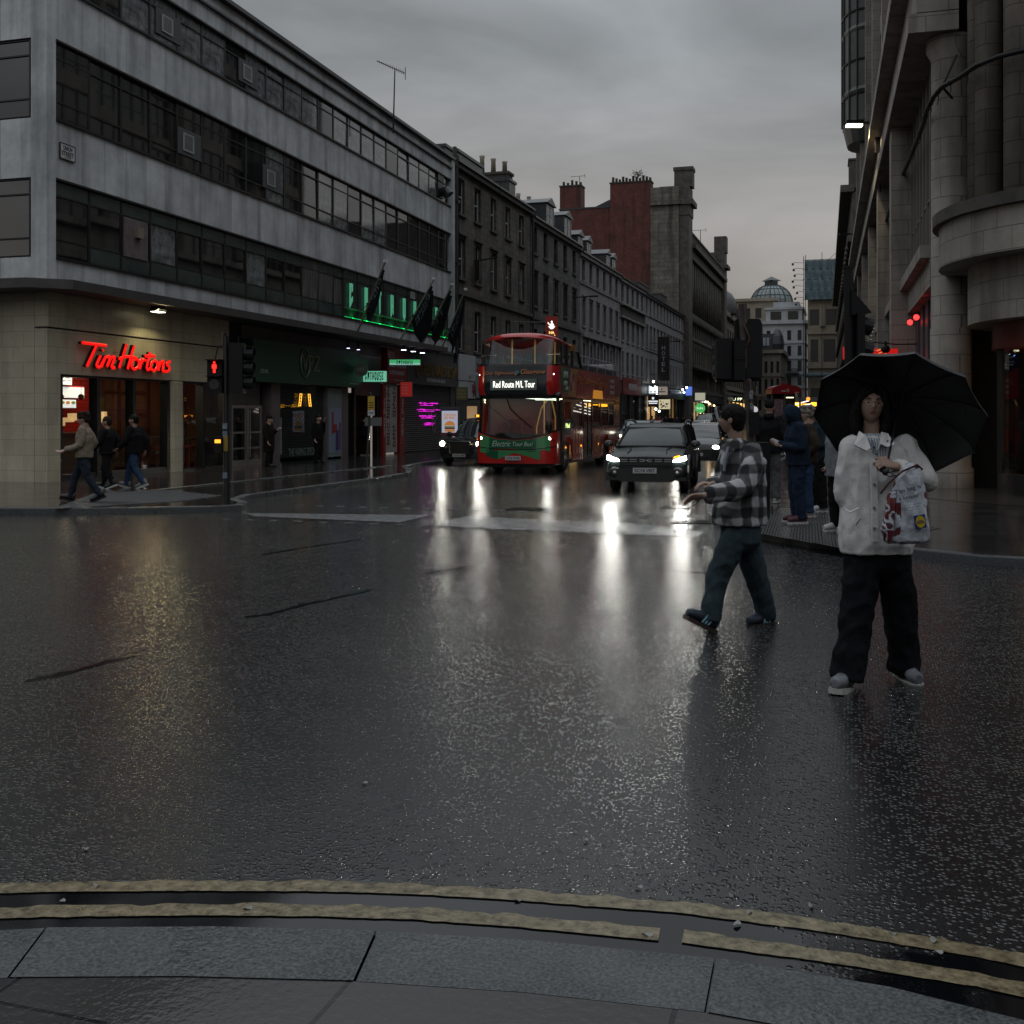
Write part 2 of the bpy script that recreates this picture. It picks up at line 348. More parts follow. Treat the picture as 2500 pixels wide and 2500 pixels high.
def wet_paving(name, c1, c2, mortar, bw, bh, rough, bump=0.35, scale=1.0):
    m = bpy.data.materials.new(name); m.use_nodes = True
    nt = m.node_tree; N = nt.nodes; L = nt.links; p = N['Principled BSDF']; t = N.new('ShaderNodeTexCoord')
    b = N.new('ShaderNodeTexBrick'); L.new(t.outputs['Object'], b.inputs['Vector']); b.inputs['Scale'].default_value = scale
    b.inputs['Color1'].default_value = (*c1, 1); b.inputs['Color2'].default_value = (*c2, 1); b.inputs['Mortar'].default_value = (*mortar, 1)
    b.inputs['Brick Width'].default_value = bw; b.inputs['Row Height'].default_value = bh; b.inputs['Mortar Size'].default_value = 0.008
    n = N.new('ShaderNodeTexNoise'); n.inputs['Scale'].default_value = 3; n.inputs['Detail'].default_value = 6; L.new(t.outputs['Object'], n.inputs['Vector'])
    r = N.new('ShaderNodeMapRange'); r.inputs['From Min'].default_value = 0.35; r.inputs['From Max'].default_value = 0.65; r.inputs['To Min'].default_value = rough * 0.35; r.inputs['To Max'].default_value = rough * 1.6
    L.new(n.outputs['Fac'], r.inputs['Value']); L.new(r.outputs[0], p.inputs['Roughness']); L.new(b.outputs['Color'], p.inputs['Base Color'])
    n2 = N.new('ShaderNodeTexNoise'); n2.inputs['Scale'].default_value = 40; n2.inputs['Detail'].default_value = 3; L.new(t.outputs['Object'], n2.inputs['Vector'])
    a = N.new('ShaderNodeMath'); a.operation = 'MULTIPLY_ADD'; a.inputs[1].default_value = -1.2; L.new(b.outputs['Fac'], a.inputs[0]); L.new(n2.outputs['Fac'], a.inputs[2])
    bn = N.new('ShaderNodeBump'); bn.inputs['Strength'].default_value = bump; bn.inputs['Distance'].default_value = 0.006; L.new(a.outputs[0], bn.inputs['Height']); L.new(bn.outputs[0], p.inputs['Normal'])
    return m
ASPH = wet_asphalt()
PAVE = wet_paving('wet_slabs', (0.028, 0.027, 0.027), (0.045, 0.042, 0.04), (0.008, 0.008, 0.008), 0.9, 0.6, 0.09, bump=0.18)
KERB = wet_paving('wet_granite', (0.058, 0.066, 0.07), (0.05, 0.057, 0.061), (0.03, 0.03, 0.03), 50, 50, 0.42, bump=0.6)
GRAN = KERB
_k = KERB.node_tree; _n = _k.nodes.new('ShaderNodeTexNoise'); _n.inputs['Scale'].default_value = 90; _n.inputs['Detail'].default_value = 5; _t = _k.nodes.new('ShaderNodeTexCoord'); _k.links.new(_t.outputs['Object'], _n.inputs['Vector']); _r = _k.nodes.new('ShaderNodeValToRGB'); _r.color_ramp.elements[0].position = .35; _r.color_ramp.elements[0].color = (.028, .032, .034, 1); _r.color_ramp.elements[1].position = .7; _r.color_ramp.elements[1].color = (.10, .112, .118, 1); _k.links.new(_n.outputs['Fac'], _r.inputs['Fac']); _k.links.new(_r.outputs['Color'], _k.nodes['Principled BSDF'].inputs['Base Color'])
TACT = mat('tactile_paving', (0.016, 0.015, 0.014), 0.10, bump=0.15, bscale=60)
PAINTW = mat('worn_white_paint', (0.16, 0.165, 0.17), 0.22, var=0.7, vscale=9, bump=0.5, bscale=70)
PAINTY = mat('worn_yellow_paint', (0.22, 0.165, 0.075), 0.2, var=0.8, vscale=22, bump=0.2, bscale=60, col2=(0.27, 0.225, 0.135))
def sheet(name, pts, z, mt, depth=0.0, parent=None):
    mb = MB(); n = len(pts); vs = [(p[0], p[1], z) for p in pts]
    if depth: mb.add(vs + [(p[0], p[1], z - depth) for p in pts], [list(range(n))] + [(i, i + n, (i + 1) % n + n, (i + 1) % n) for i in range(n)])
    else: mb.add(vs, [list(range(n))])
    return mb.build(name, mt, parent)
road = MB(); road.add([(-400, -60, 0), (400, -60, 0), (400, 900, 0), (-400, 900, 0)], [(0, 1, 2, 3)])
tag(road.build('road', ASPH), kind='structure')
PK = 0.10
def arc(cx, cy, r, a0, a1, n=10): return [(cx + r * math.cos(R(a0 + (a1 - a0) * i / n)), cy + r * math.sin(R(a0 + (a1 - a0) * i / n))) for i in range(n + 1)]
left_edge = [(-13.55, 300), (-13.6, 33.5), (-13.2, 31.2), (-12.2, 29.2), (-11.5, 27.6), (-11.25, 25), (-11.15, 18.6), (-10.8, 17.6), (-10.2, 16.95), (-9.98, 16.4), (-10.3, 15.95), (-11.3, 15.4), (-12.7, 14.8), (-14.5, 14.3), (-18, 13.9), (-90, 13.0)]
right_edge = [(40, 12.2), (3.2, 12.3), (1.3, 12.75), (0.3, 13.45), (-0.5, 13.85), (-1.3, 14.75), (-1.95, 16.3), (-2.2, 17.5), (-2.45, 19.5), (-2.6, 300)]
def kerbed(name, edge, far, kw=0.16):
    """raised pavement bounded by a row of kerb stones along edge; far = the remaining corners"""
    inner = []
    for i, p in enumerate(edge):
        a = Vector(edge[max(i - 1, 0)]); b = Vector(edge[min(i + 1, len(edge) - 1)]); d = (b - a).normalized(); nrm = Vector((-d.y, d.x))
        inner.append((p[0] + nrm.x * kw * SGN, p[1] + nrm.y * kw * SGN))
    tag(sheet(name, inner + far, PK, PAVE), kind='structure')
    mb = MB()
    for i in range(len(edge) - 1):
        a, b, c, d = edge[i], edge[i + 1], inner[i + 1], inner[i]
        mb.add([(*a, 0), (*b, 0), (*b, PK - .012), (*a, PK - .012), (a[0] * .97 + d[0] * .03, a[1] * .97 + d[1] * .03, PK), (b[0] * .97 + c[0] * .03, b[1] * .97 + c[1] * .03, PK), (*c, PK), (*d, PK)],
               [(0, 1, 2, 3), (3, 2, 5, 4), (4, 5, 6, 7)])
    return tag(mb.build('kerb', GRAN), kind='structure')
SGN = -1
kerbed('pavement', left_edge, [(-90, 300)])
kerbed('pavement', right_edge, [(40, 300)])
# line of setts where the loading bay meets the footway, and bay strip
mb = MB(); mb.box(-13.72, -13.52, 19, 31, PK + .002, PK + .018); tag(mb.build('kerb', GRAN), kind='structure')
# near kerb (flush granite) and footway behind it
nk = [(-60, -14), (-9, -0.6), (-5.2, 1.35), (-3.4, 2.36), (-2.39, 2.79), (-1.9, 2.95), (-1.40, 3.08), (-0.9, 3.17), (-0.38, 3.22), (0.1, 3.2), (0.75, 3.06), (1.6, 2.75), (3, 2.1), (8, -1.5), (40, -30)]
inner = []
for i, p in enumerate(nk):
    a = Vector(nk[max(i - 1, 0)]); b = Vector(nk[min(i + 1, len(nk) - 1)]); d = (b - a).normalized(); inner.append((p[0] + d.y * 0.30, p[1] - d.x * 0.30))
for ki, (i0, i1) in enumerate(((0, 4), (4, 6), (6, 8), (8, 10), (10, 14))):
    z = 0.012 + 0.002 * (ki % 2); o_ = [list(nk[i]) for i in range(i0, i1 + 1)]; n_ = [list(inner[i]) for i in range(i0, i1 + 1)]
    for lst in (o_, n_):
        for e, f in ((0, 1), (-1, -2)): d = (Vector(lst[f]) - Vector(lst[e])).normalized() * .004; lst[e] = [lst[e][0] + d.x, lst[e][1] + d.y]
    mb = MB(); m = len(o_); mb.add([(*p, .001) for p in o_] + [(*p, z) for p in o_] + [(*p, z) for p in n_], [(i, i + 1, i + 1 + m, i + m) for i in range(m - 1)] + [(i + m, i + 1 + m, i + 1 + 2 * m, i + 2 * m) for i in range(m - 1)])
    tag(mb.build('kerb', GRAN), kind='structure')
tag(sheet('pavement', inner + [(40, -50), (-60, -50)], 0.011, PAVE), kind='structure')
# double yellow lines following the near kerb, and the stop line
def ribbon(name, px, wd, mt, z, rag=0.012, gaps=()):
    pts = [G(*p) for p in px]; dense = []
    for i in range(len(pts) - 1):
        n = max(2, int((pts[i + 1] - pts[i]).length / 0.035))
        dense += [pts[i].lerp(pts[i + 1], k / n) for k in range(n)]
    dense.append(pts[-1]); mb = MB(); vs = []; fs = []
    for i, p in enumerate(dense):
        d = (dense[min(i + 1, len(dense) - 1)] - dense[max(i - 1, 0)]).normalized(); nr = Vector((-d.y, d.x, 0))
        ra = noise.noise(p * 6) * rag * .7 + abs(noise.noise(p * 23)) * rag * 1.4 + noise.noise(p * 80) * rag * .9; rb = noise.noise(p * 31) * rag * .35
        vs += [p + nr * (wd / 2 + ra) + Vector((0, 0, z)), p - nr * (wd / 2 + rb) + Vector((0, 0, z))]
    for i in range(len(dense) - 1):
        if any(a < i / len(dense) < b for a, b in gaps): continue
        fs.append((2 * i + 1, 2 * i + 3, 2 * i + 2, 2 * i))
    mb.add(vs, fs); return tag(mb.build(name, mt), kind='structure')
ribbon('yellow_line', [(-420, 2186), (-150, 2176), (116, 2168), (500, 2165), (776, 2166), (1010, 2173), (1250, 2187), (1667, 2219), (2000, 2262), (2386, 2325), (2800, 2410)], 0.078, PAINTY, 0.004, rag=.017)
ribbon('yellow_line', [(-420, 2250), (-150, 2236), (116, 2228), (500, 2224), (776, 2226), (1010, 2234), (1250, 2250), (1667, 2290), (2000, 2334), (2386, 2396), (2800, 2490)], 0.078, PAINTY, 0.004, rag=.017, gaps=((0.652, 0.672),))
def quadsheet(name, px, mt, z, pts=None):
    return tag(sheet(name, pts or [(G(*p).x, G(*p).y) for p in px], z, mt), kind='structure')
quadsheet('stop_line', [(597, 1253), (1052, 1258), (975, 1276), (620, 1261)], PAINTW, 0.004)
quadsheet('stop_line', [(1075, 1274), (1145, 1261), (1560, 1279), (1722, 1301), (1700, 1311), (1224, 1293), (1060, 1284)], PAINTW, 0.004)
mb = MB()
for k in range(18): mb.box(-9.6 + k * .42, -9.46 + k * .42, 17.55, 17.67, 0.003, 0.010)
for k in range(17): mb.box(-9.4 + k * .42, -9.28 + k * .42, 14.85, 14.95, 0.003, 0.010)
tag(mb.build('crossing_studs', PAINTW), kind='structure')
TAR = mat('tar_seam', (0.006, 0.006, 0.007), 0.12)
for q in ([(600, 1508), (660, 1500), (740, 1478), (860, 1452), (905, 1440)], [(60, 1665), (150, 1648), (250, 1620), (330, 1600)], [(1040, 1400), (1120, 1388), (1160, 1380)], [(1215, 1356), (1290, 1358), (1390, 1352)], [(1640, 1393), (1690, 1398), (1740, 1399)], [(640, 1355), (760, 1335), (880, 1318)]):
    ribbon('tar_seam', q, 0.05, TAR, 0.004, rag=0.035)
# tactile paving with real studs
def tactile(px, ang, step=0.075):
    base = [G(*p, PK) for p in px]; xs = [p.x for p in base]; ys = [p.y for p in base]; cx, cy = sum(xs) / len(xs), sum(ys) / len(ys)
    tag(sheet('tactile_paving', [(p.x, p.y) for p in base], PK + .004, TACT), kind='structure')
    mb = MB(); ca, sa = math.cos(ang), math.sin(ang); n = int(5 / step)
    def inside(x, y):
        r = False; k = len(base)
        for i in range(k):
            a, b = base[i], base[i - 1]
            if (a.y > y) != (b.y > y) and x < (b.x - a.x) * (y - a.y) / (b.y - a.y) + a.x: r = not r
        return r
    for i in range(-n, n):
        for j in range(-n, n):
            x = cx + (i * ca - j * sa) * step; y = cy + (i * sa + j * ca) * step
            if inside(x, y):
                r = .017; z = PK + .005
                mb.add([(x - r, y - r, z), (x + r, y - r, z), (x + r, y + r, z), (x - r, y + r, z), (x - r * .5, y - r * .5, z + .007), (x + r * .5, y - r * .5, z + .007), (x + r * .5, y + r * .5, z + .007), (x - r * .5, y + r * .5, z + .007)],
                       [(4, 5, 6, 7), (0, 1, 5, 4), (1, 2, 6, 5), (2, 3, 7, 6), (3, 0, 4, 7)])
    tag(mb.build('tactile_studs', TACT), kind='structure')
tactile([(130, 1243), (430, 1225), (545, 1211), (400, 1196), (230, 1205)], 0.1)
tactile([(1835, 1300), (1905, 1240), (2060, 1248), (2300, 1290), (2050, 1338)], 0.5, 0.085)
# manhole covers in the carriageway
for i, (x, y, r, l) in enumerate(((1290, 1243, .34, 'rectangular iron cover in the road in front of the double decker bus'), (1655, 1240, .3, 'iron cover in the road just in front of the dark green car'), (1690, 1275, .3, 'iron cover in the road beside the left foot of the corner kerb'))):
    g = G(x, y); mb = MB(); mb.box(-r, r, -r * .8, r * .8, .001, .009)
    for k in range(-4, 5): mb.box(-r * .9, r * .9, k * r * .17 - .01, k * r * .17 + .01, .009, .013)
    tag(link('manhole_cover', mb.mesh('manhole_cover', mat('cast_iron', (0.03, 0.03, 0.032), 0.2, 0.6, bump=.3, bscale=50)), None, g, 0.1 * i), l, 'manhole cover', 'iron covers in the road')

# ---------------------------------------------------------------- shared facade parts
FR_BLACK = mat('black_window_frame', (0.012, 0.012, 0.013), 0.35)
FR_WHITE = mat('white_sash_frame', (0.42, 0.44, 0.46), 0.5)
PANE = mat('dark_window_glass', (0.008, 0.009, 0.010), 0.03, bump=0.05, bscale=0.9); PANE.node_tree.nodes['Principled BSDF'].inputs['IOR'].default_value = 2.2
PANE_D = mat('dirty_window_glass', (0.05, 0.055, 0.058), 0.07, spec=0.8, var=0.8, vscale=3.5, col2=(0.26, 0.29, 0.30), bump=0.05, bscale=1.1); PANE_D.node_tree.nodes['Principled BSDF'].inputs['IOR'].default_value = 1.9
PANE_G = mat('green_tinted_panel', (0.045, 0.062, 0.058), 0.12, spec=0.7, var=0.3, vscale=1.2, bump=.04, bscale=2)
CONC = stone('stained_concrete', (0.52, 0.545, 0.56), (0.43, 0.455, 0.47), (0.16, 0.16, 0.16), bw=0.86, bh=60, ms=0.006, rough=0.7, var=0.3, bump=0.15, streak=0.38)
CONCD = mat('dark_soffit', (0.035, 0.034, 0.032), 0.7, var=0.4, vscale=1.5)
LEADM = mat('lead_flashing', (0.06, 0.062, 0.065), 0.35, var=0.3, vscale=3)
SLATE = mat('wet_slate', (0.04, 0.045, 0.05), 0.3, var=0.35, vscale=6, bump=.3, bscale=12)
WCACHE = {}
def window(parent, x, z, w, h, y, style, fm, pm, rnd=0):
    """a window of its own: frame mesh (part) and its pane (sub-part); x,z = lower left corner, y = plane"""
    key = (round(w, 2), round(h, 2), style, fm.name)
    if key not in WCACHE:
        f = MB(); g = MB()
        if style == 'strip':      # metal strip window: top light, main light, low light
            t = 0.035
            f.box(0, t, -.02, .05, 0, h); f.box(w - t, w, -.02, .05, 0, h)
            zs = [0, h * .232, h * .80, h] if h > 1.6 else [0, h * .74, h]
            for zz in zs: f.box(t, w - t, -.021, .05, max(0, zz - t / 2), min(h, zz + t / 2))
            g.box(t * .5, w - t * .5, .012, .02, t * .3, h - t * .3)
        elif style == 'sash':
            t = 0.05
            f.box(0, t, 0, .06, 0, h); f.box(w - t, w, 0, .06, 0, h); f.box(t, w - t, 0, .06, 0, t * 1.4); f.box(t, w - t, 0, .06, h - t, h); f.box(t, w - t, -.012, .05, h * .5 - .03, h * .5 + .03)
            g.box(t * .5, w - t * .5, .03, .04, t * .5, h - t * .5)
        elif style == 'grid':
            t = 0.045
            for k in range(4): f.box(w * k / 3 - t / 2 * (k > 0), w * k / 3 + t / 2 * (k < 3) + (t if k == 0 else 0), 0, .06, 0, h)
            for zz in (0, h * .62, h - t): f.box(t, w - t, .002, .058, zz, zz + t)
            g.box(t * .5, w - t * .5, .03, .04, t * .5, h - t * .5)
        else:                      # fin: tall narrow light
            t = 0.04
            f.box(0, t, -.05, .08, 0, h); f.box(w - t, w, -.05, .08, 0, h); f.box(t, w - t, -.02, .07, h * .3 - t, h * .3); f.box(t, w - t, -.02, .07, 0, t); f.box(t, w - t, -.02, .07, h - t, h)
            g.box(t * .5, w - t * .5, .03, .04, t * .5, h - t * .5)
        WCACHE[key] = (f.mesh('window', fm), {})
        WCACHE[key + ('g',)] = g
    fme, panes = WCACHE[key]
    if pm.name not in panes: panes[pm.name] = WCACHE[key + ('g',)].mesh('pane', pm)
    o = link('window', fme, parent, (x, y, z)); p = link('pane', panes[pm.name], o)
    if rnd: p.rotation_euler = (random.uniform(-rnd, rnd), 0, random.uniform(-rnd, rnd))
    return o
def wall_holes(mb, x0, x1, z0, z1, rows, y0, y1):
    """solid wall between y0 (face) and y1 with rows = [(zlo, zhi, [(xa, xb), ...])] left open"""
    rows = sorted(rows); z = z0
    for (a, b, hs) in rows:
        if a > z: mb.box(x0, x1, y0, y1, z, a)
        x = x0
        for (p, q) in sorted(hs):
            if p > x: mb.box(x, p, y0, y1, a, b)
            x = q
        if x < x1: mb.box(x, x1, y0, y1, a, b)
        z = b
    if z < z1: mb.box(x0, x1, y0, y1, z, z1)
ANG = TH - math.atan((2013 - 1250) / FPX)

# ---------------------------------------------------------------- concrete office block on the left corner
P0 = (-17.75, 20.7)
LA = R(90) + ANG
LC = thing('office_block', 'long grey concrete block with black strip windows above the shops on the left', 'building', (P0[0], P0[1], 0), LA)
Lf = 28.55
wb = MB(); fl = [(4.72, 5.33), (7.18, 8.56), (10.42, 11.72), (13.02, 14.0)]
for a, b in fl: wb.box(0.35, Lf - .35, 0, .3, a, b)
wb.box(Lf - .35, Lf, -.12, .4, 4.72, 14.05)                        # end pier
wb.box(.0, .32, -.03, .4, 4.72, 14.0)
# return wall to the side street
for a, b in fl: wb.box(0.02, .32, .42, 16, a, b)
wb.build('wall', CONC, LC)
rb = MB(); rb.box(-.1, Lf, -.18, 16, 14.0, 14.12); rb.box(-.05, Lf, -.10, .2, 13.56, 13.62); rb.box(.5, Lf - .5, 3, 14, 14.12, 14.9)
rb.build('roof', LEADM, LC)
bk = MB(); bk.box(.3, Lf - .3, .75, 15.9, 4.72, 13.98); bk.build('dark_core', mat('dark_interior', (0.01, 0.01, 0.01), .9), LC)
led = MB()
for a, b in fl:
    led.box(.32, Lf - .35, -.05, .02, a - .03, a + .02); led.box(.32, Lf - .35, -.06, .02, b - .02, b + .035)
led.build('string_course', FR_BLACK, LC)
NB = 22; bw = (Lf - 1.0) / NB; rows = [(5.36, 1.80), (8.60, 1.79), (11.76, 1.24)]
for ri, (z, h) in enumerate(rows):
    for k in range(NB):
        x = .36 + k * bw
        if ri == 0 and k >= 13: continue
        pm = PANE
        if ri == 2: pm = PANE_D if (k * 7 + 3) % 5 else PANE
        elif ri == 1: pm = PANE_D if k in (8, 11, 12, 14, 15) else PANE
        elif k in (10, 11, 12): pm = mat('curtained_glass', (.09, .085, .085), .1, var=.55, vscale=4, stretch=(3, 3, .25), col2=(.17, .165, .16))
        elif k % 4 == 3: pm = PANE_D
        window(LC, x, z, bw, h, .06, 'strip', FR_BLACK, pm, 0.012)
    for k in range(12): # side street windows
        o = window(LC, 0, z, 1.27, h, 0, 'strip', FR_BLACK, PANE, 0.01); o.location = (.08, .45 + (k + 1) * 1.29, z); o.rotation_euler = (0, 0, -R(90))
tl = MB()
for k in range(13):
    x = .36 + k * bw
    tl.box(x + .05, x + bw - .05, .045, .058, 5.36 + 1.80 * .81, 5.36 + 1.77)
    if k not in (0,): tl.box(x + .05, x + bw - .05, .045, .058, 5.39, 5.36 + 1.80 * .22)
tl.build('tinted_panel', PANE_G, LC)
VENT = mat('vent_aluminium', (0.45, 0.46, 0.47), 0.4, 0.3)
for (u, z, w, h) in ((5.62, 9.1, .52, .5), (10.4, 9.12, .5, .5), (8.9, 12.1, .5, .46), (4.6, 12.1, .5, .46), (23.0, 6.78, .5, .3), (25.2, 6.75, .5, .3)):
    pb = MB(); pb.box(u - .25, u - .25 + bw - .08, .02, .055, z - .12, z + h + .12)
    v = pb.build('vent_panel', mat('panel_grey', (0.06, 0.064, 0.066), .5), LC)
    g = MB(); t = .03; x0, x1, z0, z1 = u, u + w, z, z + h
    g.box(x0, x1, -.01, .018, z0, z0 + t); g.box(x0, x1, -.01, .018, z1 - t, z1); g.box(x0, x0 + t, -.01, .018, z0 + t, z1 - t); g.box(x1 - t, x1, -.01, .018, z0 + t, z1 - t)
    for k in range(8): zz = z0 + t + (h - 2 * t) * (k + .5) / 8; g.box(x0 + t, x1 - t, -.004, .016, zz - .012, zz + .006)
    g.build('grille', VENT, v)
ex = MB(); ex.tube([(26.9, 0, 12.15), (26.9, -.25, 12.2), (26.9, -.38, 12.0)], [.22, .24, .26], 14); ex.box(26.5, 27.3, .0, .05, 11.9, 12.6); ex.box(26.5, 27.3, .0, .05, 12.66, 12.95)
ex.build('extract_duct', FR_BLACK, LC)
bp = MB(); bp.box(2.95, 3.95, -.0, .055, 5.75, 6.76); bo = bp.build('blocked_panel', mat('weathered_pink_board', (0.13, 0.105, 0.11), .8, var=.35, vscale=5), LC)
vb = MB(); vb.box(3.35, 3.6, -.12, -.002, 6.28, 6.55); vb.build('wall_vent', mat('vent_hood', (0.2, 0.17, 0.14), .5), bo)
# street nameplate fixed to the wall
sg = thing('street_nameplate', 'white plate reading UNION STREET on the concrete wall near the corner', 'street sign', LC.matrix_basis @ Vector((.72, -.02, 7.88)), LA)
mb = MB(); mb.box(-.25, .25, -.02, 0, -.17, .17); mb.build('plate', mat('sign_white', (0.5, 0.5, 0.5), .4), sg)
mb = MB(); [mb.box(a, b, -.026, -.0, c, d) for a, b, c, d in ((-.27, .27, -.19, -.17), (-.27, .27, .17, .19), (-.27, -.25, -.17, .17), (.25, .27, -.17, .17))]; mb.build('border', FR_BLACK, sg)
INK = mat('sign_ink', (0.015, 0.015, 0.02), .5)
txt('lettering', 'UNION', (0, -.021, .085), .32, .11, INK, sg, .003, bold=.02); txt('lettering', 'STREET', (0, -.021, -.045), .42, .11, INK, sg, .003, bold=.02); txt('lettering', 'CITY CENTRE', (0, -.021, -.135), .22, .03, INK, sg, .003)
# canopy running over the shops, wrapping the corner
cn = MB(); edge = [(-.25, -.95), (24.6, -1.15), (24.6, 0.25), (0.1, 0.25), (0.1, 16), (-.9, 16), (-.9, -.2)]
cn.prism(edge, 4.50, 4.715, 'z'); cano = cn.build('canopy', mat('canopy_edge', (0.05, 0.047, 0.045), .55, var=.3, vscale=2), LC)
# flat-roofed stretch beyond the canopy carries a lead ledge
mb = MB(); mb.box(24.62, Lf - .1, -.12, .28, 4.6, 4.715); mb.build('ledge', LEADM, LC)

# ---------------------------------------------------------------- shops under the block (each is a part of the block; fittings inside are things)
def shop_room(name, x0, x1, z0, z1, depth, wallm, floorm, parent, backm=None):
    mb = MB(); mb.box(x0, x1, .3, depth, z0 - .05, z0, 1); mb.box(x0, x1, .3, depth, z1, z1 + .05, 0); mb.box(x0 - .05, x0, .3, depth, z0, z1, 0); mb.box(x1, x1 + .05, .3, depth, z0, z1, 0); mb.box(x0, x1, depth, depth + .05, z0, z1, 2)
    return mb.build(name, [wallm, floorm, backm or wallm], parent)
TILE = stone('cream_tiles', (0.46, 0.42, 0.31), (0.40, 0.37, 0.275), (0.26, 0.24, 0.18), bw=0.6, bh=0.36, ms=0.006, rough=0.35, var=0.15, bump=0.12, streak=0.15)
cf = thing('cafe_front', 'cream tiled cafe shopfront with large dark framed windows under the concrete block', 'shopfront', (P0[0], P0[1], 0), LA)
mb = MB(); mb.box(.0, .45, -.05, .3, PK, 2.62); mb.box(4.93, 5.50, -.05, .3, PK, 2.60); mb.box(.0, 7.25, -.05, .3, 2.62, 3.66); mb.box(.0, 7.9, -.08, .3, 3.70, 4.499); mb.box(7.25, 7.9, -.05, .3, 2.62, 3.66)
mb.box(.0, .3, .31, 12, PK, 4.499)
mb.build('wall', TILE, cf)
mb = MB(); mb.box(.0, 7.9, -.03, .2, 3.655, 3.705); mb.box(.45, 4.93, -.0, .25, 2.56, 2.62); mb.box(.45, 4.93, -.0, .25, PK, .24); mb.box(5.5, 7.9, 0, .25, PK, .16); mb.box(5.5, 7.9, 0, .25, 2.55, 2.62)
for u in (.45, 1.83, 3.28, 4.81, 5.5, 6.58, 7.78): mb.box(u, u + .12, -.02, .22, .16, 2.56)
mb.build('window_frame', FR_BLACK, cf)
mb = MB(); mb.box(.5, 4.9, .1, .108, .2, 2.6); mb.build('pane', glass('shop_glass'), cf); mb = MB(); mb.box(5.52, 7.85, .1, .108, .14, 2.6); mb.build('pane', glass('shop_glass'), cf)
shop_room('interior', .33, 10.9, PK, 3.0, 3.3, mat('cafe_wall_tan', (0.20, 0.125, 0.08), .6, var=.2, vscale=1), mat('cafe_floor', (0.05, 0.04, 0.035), .3), cf)
mb = MB(); mb.box(2.6, 6.05, 3.2, 3.28, PK, 3.0); mb.build('red_boards', stone('cafe_red_boards', (0.40, 0.018, 0.014), (0.33, 0.014, 0.012), (0.06, 0.005, 0.005), bw=3, bh=.11, ms=.008, rough=.4, var=.1, bump=.4, streak=0), cf)
mb = MB(); [mb.box(6.3 + k * .75, 6.34 + k * .75, 3.1, 3.2, PK, 3.0) for k in range(4)]; [mb.box(6.3, 8.59, 3.12, 3.19, .6 + k * .6, .63 + k * .6) for k in range(4)]; mb.build('partition', mat('cafe_partition', (0.05, 0.033, 0.025), .5, var=.3, vscale=2), cf)
mb = MB(); mb.box(3.4, 5.7, 2.3, 2.8, PK, 1.15); mb.box(3.36, 5.74, 2.25, 2.85, 1.15, 1.2); mb.build('counter', mat('counter_front', (0.10, 0.07, 0.05), .4), cf)
def inside(px, py, dep): return onplane(px, py, P0, ANG, -dep)
mb = MB()
for (x, y, w, h) in ((166, 1025, .5, .12), (180, 1018, .25, .2), (150, 1035, .3, .1), (258, 1018, .12, .3)): u, z = inside(x, y, 2.2); mb.box(u - w / 2, u + w / 2, 2.2, 2.3, z - h / 2, z + h / 2)
mb.build('lit_display', glow('cake_display', (1, .6, .28), .5), cf)
for args in ((330, 395, 1068), (450, 486, 1070)):
    u0_, z = inside(args[0], args[2], .9); u1_, _ = inside(args[1], args[2], .9); mb = MB(); mb.box(u0_, u1_, .7, 1.2, z - .05, z); mb.box(u0_ + .05, u0_ + .1, .75, .8, PK, z - .05); mb.box(u1_ - .1, u1_ - .05, .75, .8, PK, z - .05); mb.build('table', mat('cafe_table', (0.05, 0.035, 0.03), .35), cf)
for px_ in (345, 378, 460, 476):
    u, z = inside(px_, 1095, .6); mb = MB(); mb.cyl((u, .6, .72), (u, .6, .78), .17); [mb.cyl((u + .15 * a, .6 + .15 * b, PK), (u + .08 * a, .6 + .08 * b, .72), .014, seg=6) for a, b in ((1, 1), (-1, 1), (1, -1), (-1, -1))]; mb.build('stool', mat('stool_red', (0.2, 0.02, 0.015), .4), cf)
# menu boards
def panelthing(name, label, cat, px0, px1, y, face):
    a = inside(*px0, y); b = inside(*px1, y); u, z, w, h = (a[0] + b[0]) / 2, (a[1] + b[1]) / 2, b[0] - a[0], a[1] - b[1]
    o = thing(name, label, cat, LC.matrix_basis @ Vector((u, y, z)), LA); m_ = MB(); m_.box(-w / 2 - .02, w / 2 + .02, 0, .05, -h / 2 - .02, h / 2 + .02); m_.build('casing', FR_BLACK, o)
    f = MB(); f.box(-w / 2, w / 2, -.008, -.001, -h / 2, h / 2); f.build('face', face, o); return o, w, h
SCR = glow('screen_white', (0.72, 0.76, 0.82), 0.75)
o, w, h = panelthing('menu_screen', 'top white menu screen with black words in the cafe window', 'screen', (136, 914), (175, 940), 2.6, SCR)
txt('lettering', 'Our Best', (w * .05, -.01, h * .25), w * .7, h * .2, INK, o, .002, bold=.01); txt('lettering', 'Wraps Yet!', (w * .05, -.01, -.02), w * .8, h * .2, INK, o, .002, bold=.01)
o, w, h = panelthing('menu_screen', 'wide white menu screen with a red header, middle of the three in the cafe', 'screen', (132, 940), (205, 972), 2.7, SCR); mb = MB(); mb.box(-w / 2, w / 2, -.012, -.009, h * .4, h * .5); mb.build('header', glow('header_red', (.5, .02, .02), .4), o)
o, w, h = panelthing('menu_screen', 'lowest cafe menu screen, showing bowls of food', 'screen', (132, 975), (185, 996), 2.6, SCR)
mb = MB()
for k in range(4): mb.ball((-w * .38 + k * w * .25, -.012, h * .15), (w * .1, .004, h * .2), 12, 6, k % 2)
mb.build('picture', [glow('food_orange', (.6, .25, .05), .4), glow('food_green', (.2, .3, .05), .4)], o)
BRASS = mat('brass_globe', (0.5, 0.32, 0.1), .2, 1.0)
